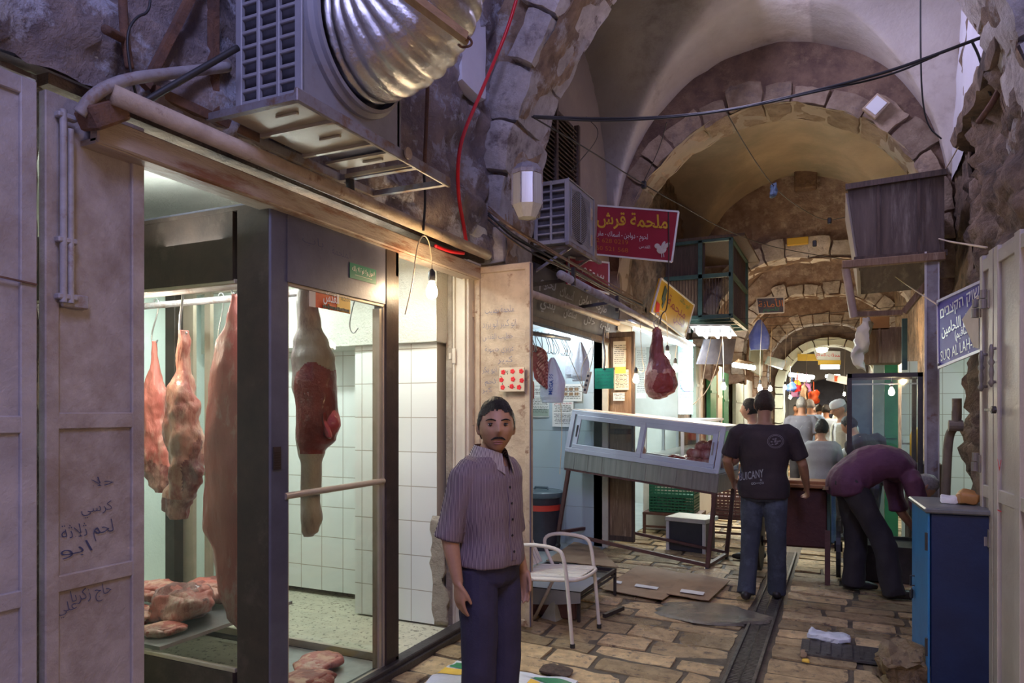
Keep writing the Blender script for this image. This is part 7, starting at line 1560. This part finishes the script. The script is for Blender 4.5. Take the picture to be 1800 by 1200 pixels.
def person(x, y, rz, J, label, shirt, trouser, skin='skin_a', hair='hair_black', shoe='shoe_dark', vox=.012, sleeve='short', wide=1.0, hem=.06, tuck=False, detail=False, belly=.0, cap=None, vest=None, hands=True, legs=True, baggy=1.0, group=None, wr=.006, collar=False, z0=0, curl=.35, hairless=False):
    s = J['s']; V = Vector
    R = Rz(J['hyaw']) @ Matrix.Rotation(J['hpitch'], 3, 'X'); hs = J.get('hs', 1.0) * s
    m = MB(); torso(m, J, .02, 1, -.006, wide, n=24, ns=22)
    nb = crv(J['spine'], .97); hb = J['head'] + R @ V((0, -.018, -.06)) * hs
    m.tube([crv(J['spine'], .88), nb, nb.lerp(hb, .6), hb + R @ V((0, 0, .05))], [.066 * s, .060 * s, .054 * s, .058 * s], 16)
    m.loft(headf(J['head'], R, hs, n=44 if detail else 28, mm=44 if detail else 26))
    for e in (-1, 1): m.ell(J['head'] + R @ V((e * .077, -.012, -.010)) * hs, (.010 * hs, .018 * hs, .032 * hs), 10, 8, R=R @ Matrix.Rotation(e * .3, 3, 'Z') @ Matrix.Rotation(.15, 3, 'X'))
    for k in (0, 1):
        sh, el, w = J['sh'][k], J['el'][k], J['wr'][k]; sh = V((sh.x * wide, sh.y, sh.z)); J['sh'][k] = sh
        m.tube([sh, sh.lerp(el, .35), el, el.lerp(w, .3), w], [.056 * s, .050 * s, .040 * s, .041 * s, .026 * s], 14, rnd=True)
        if hands:
            hd = V(J['hdir'][k]) if J['hdir'][k] else (w - el).normalized(); hand(m, w + hd * .005, hd, J['hpn'][k], (-1 if k == 0 else 1) * J.get('thumb', [1, 1])[k], s, J.get('curl', [curl, curl])[k], 8)
        hp, kn, an = J['hip'][k], J['kn'][k], J['an'][k]
        if legs:
            m.tube([hp, hp.lerp(kn, .4), kn, kn.lerp(an, .35), an], [.085 * s, .075 * s, .052 * s, .052 * s, .036 * s], 14, rnd=True)
            fd = Rz(J['toe'][k]) @ V((0, 1, 0)); a0 = V((an.x, an.y, an.z))
            m.tube([a0 - fd * .03 * s + V((0, 0, -.035 * s)), a0 + fd * .06 * s + V((0, 0, -.035 * s)), a0 + fd * .16 * s + V((0, 0, -.052 * s))], [.036 * s, .038 * s, .024 * s], 12, rnd=True)
    me = bake(m, vox, 3 if detail else 2); body = mobj('person', me, MT[skin]); body.location = (x, y, z0); body.rotation_euler.z = rz; tag(body, label, 'person', group)
    # shirt
    m = MB(); torso(m, J, hem, .955, .014 * baggy, wide, n=28, ns=30, belly=belly, hemflare=0 if tuck else .012)
    for k in (0, 1):
        sh, el, w = J['sh'][k], J['el'][k], J['wr'][k]; end = {'short': sh.lerp(el, .82), 'elbow': el.lerp(w, .12), 'long': w.lerp(el, .04)}[sleeve]
        inn = V((0, 0, 1.36 * s)) if 'front' not in J else crv(J['spine'], .86)
        inn = crv(J['spine'], .86)
        pts = [inn.lerp(sh, .55), sh, sh.lerp(el, .35)] + ([sh.lerp(el, .7)] if sleeve != 'short' else []) + ([el] if sleeve == 'long' else []) + [end]
        rr = [.064 * s, .079 * s, .072 * s] + ([.064 * s] if sleeve != 'short' else []) + ([.052 * s] if sleeve == 'long' else []) + [(.066 if sleeve == 'short' else .060 if sleeve == 'elbow' else .036) * s * (baggy if sleeve != 'long' else 1)]
        m.tube(pts, rr, 16, rnd=False, smooth=1)
        if sleeve == 'elbow': dd_ = (end - sh).normalized(); m.tube([end - dd_ * .045, end - dd_ * .04, end + dd_ * .008, end + dd_ * .012], [.056 * s, .066 * s, .067 * s, .058 * s], 16)
    me = bake(m, vox * .9, 3, wr, 8, (1, 1, .55), seed=x); sho = mobj('shirt', me, MT[shirt], body)
    # trousers
    if legs:
        m = MB(); torso(m, J, .0, .30 if not tuck else .24, .010 if not tuck else .0, wide, n=24, ns=12)
        for k in (0, 1):
            hp, kn, an = J['hip'][k], J['kn'][k], J['an'][k]; lo = an + V((0, 0, -.045 * s))
            m.tube([hp + V((0, 0, .02)), hp.lerp(kn, .45), kn, kn.lerp(lo, .5), lo], [.098 * s * wide ** .5, .090 * s, .072 * s * baggy, .068 * s * baggy, .070 * s * baggy], 16, rnd=False, smooth=1)
        me = bake(m, vox * .9, 3, wr * 1.1, 7, (1, 1, .6), seed=y); mobj('trousers', me, MT[trouser], body)
        for k in (0, 1):
            an = J['an'][k]; fd = Rz(J['toe'][k]) @ V((0, 1, 0)); pit = (an.z - .085 * s); m = MB()
            m.tube([an - fd * .055 * s + V((0, 0, -.045 * s)), an + fd * .04 * s + V((0, 0, -.040 * s)), an + fd * .13 * s + V((0, 0, -.052 * s)), an + fd * .185 * s + V((0, 0, -.058 * s))], [.040 * s, .046 * s, .040 * s, .026 * s], 14, rnd=True)
            for i, v in enumerate(m.v): m.v[i] = V((v.x, v.y, max(v.z, an.z - .082 * s)))
            sh_ = m.build('shoe', MT[shoe], body, local=True, smooth=True)
    # hair
    if not hairless:
        rings = headf(J['head'], R, hs, 'hair', 44, 44); Ri = R.inverted(); m = MB(); nn_ = len(rings[0])
        m.loft(rings, cap=True)
        keep = []
        for f in m.f:
            c = sum((m.v[q] for q in f), V()) / len(f); q = Ri @ (c - J['head']) / hs
            hl = hairl(q.x, q.y)
            if cap: hl = min(hl, -.035) if q.y < -.01 else 9
            if q.z > hl: keep.append(f)
        m.f = keep; m.m = [0] * len(keep)
        for i, v in enumerate(m.v): k_ = v * 90; m.v[i] = v + (v - J['head']).normalized() * (.004 * nz(k_) + .004 * nz(v * 35) + .002)
        used = sorted({i for f in m.f for i in f}); mp = {a: b for b, a in enumerate(used)}; m.v = [m.v[i] for i in used]; m.col = [.5] * len(m.v); m.f = [tuple(mp[i] for i in f) for f in m.f]
        m.build('hair', MT[hair], body, local=True, smooth=True)
    if cap:
        m = MB(); 
        prof = [(.081, .028), (.0835, .040), (.082, .075), (.074, .098), (.055, .115), (.03, .122), (.004, .124)]
        m.loft([[J['head'] + R @ V((r_ * math.cos(2 * PI * k / 32), r_ * 1.2 * math.sin(2 * PI * k / 32), z_)) * hs for k in range(32)] for r_, z_ in prof]); m.build('skull_cap', MT[cap], body, local=True, smooth=True)
    if vest:
        m = MB(); torso(m, J, hem - .02, .93, .026 * baggy, wide, n=28, ns=26, hemflare=.01); me = bake(m, vox * .9, 3, wr, 8, (1, 1, .55), seed=3)
        v_ = mobj('vest', me, MT[vest], body)
        # open down the front
        bm = bmesh.new(); bm.from_mesh(v_.data); kill = [f for f in bm.faces if f.calc_center_median().y > .06 and abs(f.calc_center_median().x) < .045]; bmesh.ops.delete(bm, geom=kill, context='FACES'); bm.to_mesh(v_.data); bm.free()
    return body
pm('skin_a', (.48, .27, .17), (.42, .23, .14), sc=12, rough=.5, bump=.12, bsc=90)
pm('skin_b', (.40, .21, .13), (.34, .17, .10), sc=12, rough=.5)
pm('hair_black', (.022, .018, .016), (.010, .009, .008), sc=60, rough=.45, bump=1.2, bsc=160, stretch=(1, 1, .25))
pm('hair_brown', (.07, .04, .025), (.04, .024, .016), sc=60, rough=.5, bump=1, bsc=160); pm('hair_grey', (.32, .30, .28), (.2, .19, .18), sc=60, rough=.6)
pm('shoe_dark', (.03, .025, .025), rough=.45); pm('jeans', (.07, .085, .12), (.045, .055, .08), sc=5, rough=.8, bump=.6, bsc=120, c3=(.14, .18, .26), s3=3, t3=.6, w3=.1); pm('jeans_blue', (.06, .13, .28), (.04, .09, .20), sc=5, rough=.8, c3=(.16, .26, .42), s3=3, t3=.6, w3=.1)
pm('navy_cloth', (.045, .04, .085), (.03, .028, .06), sc=4, rough=.8, bump=.3, bsc=90); pm('black_tee', (.05, .035, .04), (.03, .022, .028), sc=6, rough=.85, bump=.4, bsc=120); pm('tee_grey', (.34, .36, .38), (.28, .30, .32), sc=4, rough=.8, bump=.3, bsc=100)
pm('white_cloth', (.74, .76, .74), (.66, .68, .66), sc=4, rough=.8); pm('vest_beige', (.48, .46, .36), (.40, .38, .29), sc=5, rough=.85, bump=.5, bsc=60); pm('purple_cloth', (.14, .05, .10), (.09, .03, .065), sc=4, rough=.75, bump=.3, bsc=70); pm('dark_cloth', (.045, .04, .045), (.03, .026, .03), sc=4, rough=.85)
pm('grey_shirt', (.16, .16, .20), (.12, .12, .15), sc=4, rough=.8); pm('blue_shirt', (.20, .30, .44), (.16, .25, .38), sc=4, rough=.8); pm('red_shirt', (.46, .08, .05), (.38, .06, .04), sc=4, rough=.8); pm('sky_shirt', (.40, .50, .60), (.34, .44, .54), sc=4, rough=.8)
def stripe_mat(name, a, b, freq, duty=.45):
    m = bpy.data.materials.new(name); m.use_nodes = True; N = m.node_tree.nodes; L = m.node_tree.links; p = N['Principled BSDF']; p.inputs['Roughness'].default_value = .8
    tc = N.new('ShaderNodeTexCoord'); sp = N.new('ShaderNodeSeparateXYZ'); L.new(tc.outputs['Object'], sp.inputs[0])
    nt = N.new('ShaderNodeTexNoise'); nt.inputs['Scale'].default_value = 5; L.new(tc.outputs['Object'], nt.inputs[0])
    # stripes run down the cloth and round the body by angle and side
    at = N.new('ShaderNodeMath'); at.operation = 'MULTIPLY_ADD'; at.inputs[1].default_value = -.75; L.new(sp.outputs['Y'], at.inputs[0]); L.new(sp.outputs['X'], at.inputs[2])
    ad = N.new('ShaderNodeMath'); ad.operation = 'MULTIPLY_ADD'; ad.inputs[1].default_value = .02; L.new(nt.outputs['Fac'], ad.inputs[0]); L.new(at.outputs[0], ad.inputs[2])
    mu = N.new('ShaderNodeMath'); mu.operation = 'MULTIPLY'; mu.inputs[1].default_value = freq; L.new(ad.outputs[0], mu.inputs[0])
    si = N.new('ShaderNodeMath'); si.operation = 'SINE'; L.new(mu.outputs[0], si.inputs[0])
    cr = N.new('ShaderNodeMapRange'); cr.inputs[1].default_value = duty; cr.inputs[2].default_value = duty + .25; L.new(si.outputs[0], cr.inputs[0])
    mx = N.new('ShaderNodeMixRGB'); mx.inputs[1].default_value = (*a, 1); mx.inputs[2].default_value = (*b, 1); L.new(cr.outputs[0], mx.inputs[0]); L.new(mx.outputs[0], p.inputs['Base Color']); MT[name] = m
stripe_mat('striped_shirt', (.085, .05, .085), (.38, .32, .32), 930, .2)
stripe_mat('striped_collar', (.12, .08, .10), (.60, .54, .50), 930, -.1)
# the man in front
J = defJ(1.66, spine=[(0, 0, .84), (0, .01, 1.0), (0, .0, 1.16), (0, -.01, 1.32), (0, -.01, 1.475)], head=(.0, .045, 1.606), hyaw=math.radians(-44), hpitch=math.radians(-2), hs=1.13,
         sh=[(-.150, -.01, 1.385), (.155, -.01, 1.385)], el=[(-.200, -.03, 1.10), (.215, -.075, 1.11)], wr=[(-.205, .05, .87), (.215, -.01, .875)], hpn=[(-.3, -1, 0), (-1, 0, 0)], toe=[.2, -.25], hip=[(-.085, 0, .9), (.085, 0, .9)], hdir=[(.0, .05, -1), (.0, .10, -1)], thumb=[1, 1], curl=[.35, .30])
J['hpn'] = [(1, .25, 0), (-1, .25, 0)]
man = person(-1.50, 2.98, math.radians(-104), J, 'moustached man in striped shirt and dark trousers standing before the shop', 'striped_shirt', 'navy_cloth', vox=.0055, sleeve='elbow', wide=.97, hem=.17, tuck=True, detail=True, wr=.0095, belly=.012, baggy=1.12)
s = J['s']; R = Rz(J['hyaw']) @ Matrix.Rotation(J['hpitch'], 3, 'X'); hs = 1.13 * s; Hc = J['head']
hp = lambda x_, y_, z_: Hc + R @ Vector((x_, y_, z_)) * hs
m = MB()
for e in (-1, 1): m.ell(hp(e * .031, .0745, .011), (.0125 * hs, .0112 * hs, .0062 * hs), 14, 10, R=R)
m.build('eye', pm('eye_white', (.26, .22, .20), rough=.25), man, local=True, smooth=True)
m = MB()
for e in (-1, 1): m.ell(hp(e * .031 + .002, .0845, .011), (.0066 * hs, .003 * hs, .0066 * hs), 12, 8, R=R)
m.build('iris', pm('iris', (.02, .012, .01), rough=.15), man, local=True, smooth=True)
m = MB()
for e in (-1, 1): m.tube([hp(e * .013, .0915, .030), hp(e * .028, .0915, .035), hp(e * .042, .084, .034), hp(e * .052, .073, .028)], [.0028, .0036, .003, .0015], 8, smooth=1, rnd=True); m.tube([hp(e * .019, .082, .0165), hp(e * .031, .0865, .0190), hp(e * .043, .078, .0160)], .0016, 6, smooth=1)
m.build('eyebrow', MT['hair_black'], man, local=True, smooth=True)
m = MB(); m.tube([hp(-.030, .083, -.053), hp(-.018, .0955, -.0445), hp(0, .102, -.0415), hp(.018, .0955, -.0445), hp(.030, .083, -.053)], [.0025, .0052, .0050, .0052, .0025], 10, smooth=2, rnd=True, flat=.9); m.build('moustache', MT['hair_black'], man, local=True, smooth=True)
m = MB(); m.tube([hp(-.021, .091, -.0595), hp(-.008, .1000, -.0575), hp(0, .1005, -.0585), hp(.008, .1000, -.0575), hp(.021, .091, -.0595)], [.0015, .0032, .003, .0032, .0015], 8, smooth=2); m.tube([hp(-.018, .092, -.0665), hp(0, .0985, -.069), hp(.018, .092, -.0665)], [.002, .0046, .002], 8, smooth=2); m.build('lips', pm('lip', (.36, .15, .12), rough=.45), man, local=True, smooth=True)
# collar, placket, buttons, belt
sh_ = [c for c in man.children if c.name.startswith('shirt')][0]; bm = bmesh.new(); bm.from_mesh(sh_.data); zn = crv(J['spine'], .955).z
kill = [f for f in bm.faces if f.calc_center_median().y > .0 and f.calc_center_median().z > zn - .105 + abs(f.calc_center_median().x) * 1.75 and abs(f.calc_center_median().x) < .07]; bmesh.ops.delete(bm, geom=kill, context='FACES'); bm.to_mesh(sh_.data); bm.free()
nb = crv(J['spine'], .955)
m = MB()
def colf(u, v):
    a = -PI * .5 + .16 + (2 * PI - .32) * u - PI; a = PI / 2 + (u - .5) * (2 * PI - .55) + PI
    op = abs(u - .5) * 2; r = .070 * s + .030 * v + .006 * op; z = nb.z + .010 + .050 * s * (1 - v) - .010 * v - .040 * op ** 3 - .035 * v * op ** 4
    return Vector((nb.x + r * math.cos(a) * 1.05, nb.y + .008 + (r + .028 * op ** 4) * math.sin(a), z))
m.grid(colf, 40, 5); m.grid(lambda u, v: colf(u, v) + Vector((0, 0, -.003)) - Vector((.003 * math.cos(PI / 2 + (u - .5) * 5.73 + PI), .003 * math.sin(PI / 2 + (u - .5) * 5.73 + PI), 0)), 40, 5, flip=True)
m.build('collar', MT['striped_collar'], man, local=True, smooth=True)
def frontp(t, x_=0, out=.004): 
    c = crv(J['spine'], t); w, dp = tws(t); b = .012 * math.exp(-((t - .38) / .18) ** 2); return Vector((x_, c.y + dp * .98 ** .5 + .0157 + b + out, c.z))
m = MB(); m.loft([[frontp(t, -.014, -.012), frontp(t, .014, -.012), frontp(t, .014, .004), frontp(t, -.014, .004)] for t in [.2 + .68 * k / 20 for k in range(21)]]); m.build('placket', MT['striped_shirt'], man, local=True)
m = MB()
for t in (.26, .38, .50, .62, .74): q = frontp(t, 0, .006); m.cyl(q, q + Vector((0, .003, 0)), .0055, 12)
m.build('button', MT['shoe_dark'], man, local=True)
# the man in the printed black shirt, walking away
J = defJ(1.76, spine=[(0, 0, .84), (0, -.01, 1.0), (0, .01, 1.16), (0, .02, 1.32), (0, .04, 1.475)], head=(.0, .06, 1.635), hyaw=.12, el=[(-.30, .02, 1.15), (.30, .06, 1.14)], wr=[(-.28, .24, .97), (.33, .26, .93)], kn=[(-.11, .06, .49), (.10, .00, .49)], an=[(-.13, -.10, .10), (.10, .10, .085)], hpn=[(1, 0, -.2), (-1, 0, -.2)], sh=[(-.175, .01, 1.40), (.175, .01, 1.40)], curl=[.8, .8])
walker = person(-.60, 6.35, .02, J, 'broad man in black printed t-shirt and jeans walking away behind the handcart', 'black_tee', 'jeans', vox=.009, sleeve='short', wide=1.16, hem=.06, hair='hair_brown', baggy=1.05, wr=.007)
wb = lambda x_, z_, off=.0: Vector((x_, -.172 + off, z_))
o = text('BUICANY', Vector((0, 0, 0)), (1, 0, 0), (0, 0, 1), .09, MT['tee_grey'], None, width=.21, name='shirt_print', bold=.01, shear=.3)
def backproj(o, par, cx, cz, rot=0):
    """lay a print on the back of the shirt"""
    sh = [c for c in par.children if c.name.startswith('shirt')][0]
    from mathutils.bvhtree import BVHTree
    bv = BVHTree.FromPolygons([v.co.copy() for v in sh.data.vertices], [tuple(p.vertices) for p in sh.data.polygons])
    Rr = Matrix.Rotation(rot, 3, 'Y')
    for v in o.data.vertices:
        q = Rr @ v.co + Vector((cx, 0, cz)); h = bv.ray_cast(Vector((q.x, -1, q.z)), Vector((0, 1, 0)))
        v.co = Vector((q.x, (h[0].y if h[0] else -.15) - .003, q.z))
    o.parent = par
backproj(o, walker, -.09, 1.055, -.22)
o = text('∞~ஃ', Vector((0, 0, 0)), (1, 0, 0), (0, 0, 1), .05, MT['tee_grey'], None, width=.10, name='shirt_print'); 
if o: backproj(o, walker, -.04, 1.0, -.22)
m = MB()
for r_ in (.062, .052): m.tube([Vector((r_ * math.cos(a), 0, r_ * .9 * math.sin(a))) for a in [2 * PI * k / 32 for k in range(33)]], .0022, 5)
rs = random.Random(3)
for k in range(14): a, r_ = rs.uniform(0, 6.28), rs.uniform(0, .04); m.ell((r_ * math.cos(a), 0, r_ * math.sin(a)), (.009, .002, .006), 6, 4)
o = m.build('shirt_emblem', pm('print_dim', (.20, .18, .20), rough=.8)); backproj(o, walker, .10, 1.34)
# boy
J = defJ(1.47, el=[(-.22, -.02, 1.14), (.24, .0, 1.13)], wr=[(-.22, .08, .93), (.26, .08, .92)], kn=[(-.09, .05, .49), (.11, -.02, .49)], an=[(-.10, .06, .085), (.12, -.12, .10)], hs=1.12)
person(-.22, 9.2, -.1, J, 'short-haired boy in a pale grey t-shirt and jeans walking away', 'tee_grey', 'jeans_blue', vox=.011, sleeve='short', wide=.98, hem=.08, baggy=1.1)
# old man with white cap, face turned down to the left
J = defJ(1.74, head=(0, .07, 1.62), hpitch=math.radians(-22), spine=[(0, 0, .84), (0, -.01, 1.0), (0, -.01, 1.16), (0, .0, 1.32), (0, .03, 1.475)], el=[(-.22, .02, 1.14), (.22, .02, 1.14)], wr=[(-.15, .22, 1.02), (.15, .22, 1.02)])
old = person(.03, 9.75, math.radians(118), J, 'elderly man with white skull cap, glasses and beige vest looking down, beside the glass case', 'white_cloth', 'dark_cloth', vox=.010, sleeve='long', cap='white_cloth', vest='vest_beige', hair='hair_grey', detail=True)
R = Matrix.Rotation(J['hpitch'], 3, 'X'); m = MB()
for e in (-1, 1):
    c = J['head'] + R @ Vector((e * .032, .098, .010)); m.tube([c + R @ Vector((.019 * math.cos(a), 0, .015 * math.sin(a))) for a in [2 * PI * k / 16 for k in range(17)]], .0016, 5); m.tube([c + R @ Vector((e * .019, 0, .004)), J['head'] + R @ Vector((e * .08, -.01, .006))], .0016, 5)
m.build('glasses', MT['shoe_dark'], old, local=True)
# bending man, face to the right
J = defJ(1.76, spine=[(0, -.12, .86), (0, -.12, 1.0), (0, .04, 1.12), (0, .22, 1.13), (0, .37, 1.02)], front=(0, .5, -1), head=(0, .50, .93), hpitch=math.radians(-62), sh=[(-.17, .32, 1.02), (.17, .32, 1.02)], el=[(-.20, .36, .74), (.20, .40, .74)], wr=[(-.14, .50, .52), (.14, .52, .52)],
         hip=[(-.09, -.10, .90), (.09, -.10, .90)], kn=[(-.13, .0, .50), (.13, .12, .49)], an=[(-.16, -.02, .085), (.15, .20, .085)])
person(.16, 6.90, math.radians(-72), J, 'man in dark purple shirt and black trousers bending far down towards the blue cabinet', 'purple_cloth', 'dark_cloth', vox=.009, sleeve='elbow', wide=1.2, hem=.02, hair='hair_grey', baggy=1.3, wr=.015, belly=.05)
# man in profile left of the walker
J = defJ(1.73, el=[(-.22, .05, 1.14), (.22, .05, 1.14)], wr=[(-.18, .20, 1.0), (.18, .20, 1.0)], head=(0, .04, 1.62))
person(-.86, 8.0, math.radians(75), J, 'dark-haired man in profile facing the counter, half hidden by the black-shirted man', 'blue_shirt', 'jeans_blue', vox=.010, sleeve='short', detail=True)
# dark figure behind the glass case
J = defJ(1.60, spine=[(0, -.08, .84), (0, -.06, 1.0), (0, .02, 1.16), (0, .10, 1.30), (0, .18, 1.42)], head=(0, .26, 1.55), hpitch=-.4, wr=[(-.18, .3, 1.0), (.18, .3, 1.0)])
person(.28, 8.85, math.radians(60), J, 'dark-clothed person seen dimly through the tall glass case', 'dark_cloth', 'dark_cloth', vox=.012, sleeve='long', wide=1.25)
# distant people
for (px, d, H, rz, sh_, tr_, hr_, wd, lb) in (
    (1409, 11.6, 1.80, 0, 'grey_shirt', 'dark_cloth', 'hair_grey', 1.05, 'man in dark grey shirt with pale back print walking away beyond the handcart'),
    (1424, 14.0, 1.80, .1, 'blue_shirt', 'dark_cloth', 'hair_grey', 1.05, 'grey-haired man in blue shirt walking away, right of the grey-shirted man'),
    (1440, 16.5, 1.72, .2, 'red_shirt', 'jeans', 'hair_black', 1.0, 'distant person in a red shirt in the middle of the street'),
    (1452, 14.5, 1.70, 0, 'sky_shirt', 'jeans', 'hair_black', 1.15, 'distant man in pale blue shirt left of the white-capped man'),
    (1484, 17.5, 1.82, -.2, 'white_cloth', 'dark_cloth', 'hair_black', 1.0, 'distant man in white shirt right of the white-capped man'),
    (1400, 19.6, 1.74, 2.8, 'dark_cloth', 'dark_cloth', 'hair_black', 1.0, 'distant person in dark clothes under the far left bulb'),
    (1432, 24.0, 1.74, 3.0, 'purple_cloth', 'dark_cloth', 'hair_black', 1.0, 'tiny distant person in dark purple near the last arch'),
    (1462, 25.0, 1.74, .5, 'dark_cloth', 'jeans', 'hair_black', 1.0, 'tiny distant person in black right of the last arch opening'),
    (1447, 30.0, 1.74, .5, 'white_cloth', 'jeans', 'hair_black', 1.0, 'farthest tiny person in white before the bright counter')):
    q = P(px, 720, d=d)
    b = person(q.x, q.y, rz, defJ(H, kn=[(-.10, .06, .49), (.10, -.01, .49)], an=[(-.10, .10, .085), (.10, -.13, .11)]), lb, sh_, tr_, vox=.016 if d < 17 else .024, hair=hr_, wide=wd, sleeve='short' if d < 15 else 'long', hands=d < 17, skin='skin_b', wr=.004)
    if px == 1409:
        m = MB()
        for a, c in (((-.10, -.05), (.10, .06)), ((-.10, .06), (.10, -.05)), ((-.03, -.06), (.04, .06))): m.bar((a[0], 0, a[1]), (c[0], 0, c[1]), .025, .004)
        o = m.build('shirt_emblem', MT['white_cloth']); backproj(o, b, .02, 1.36)
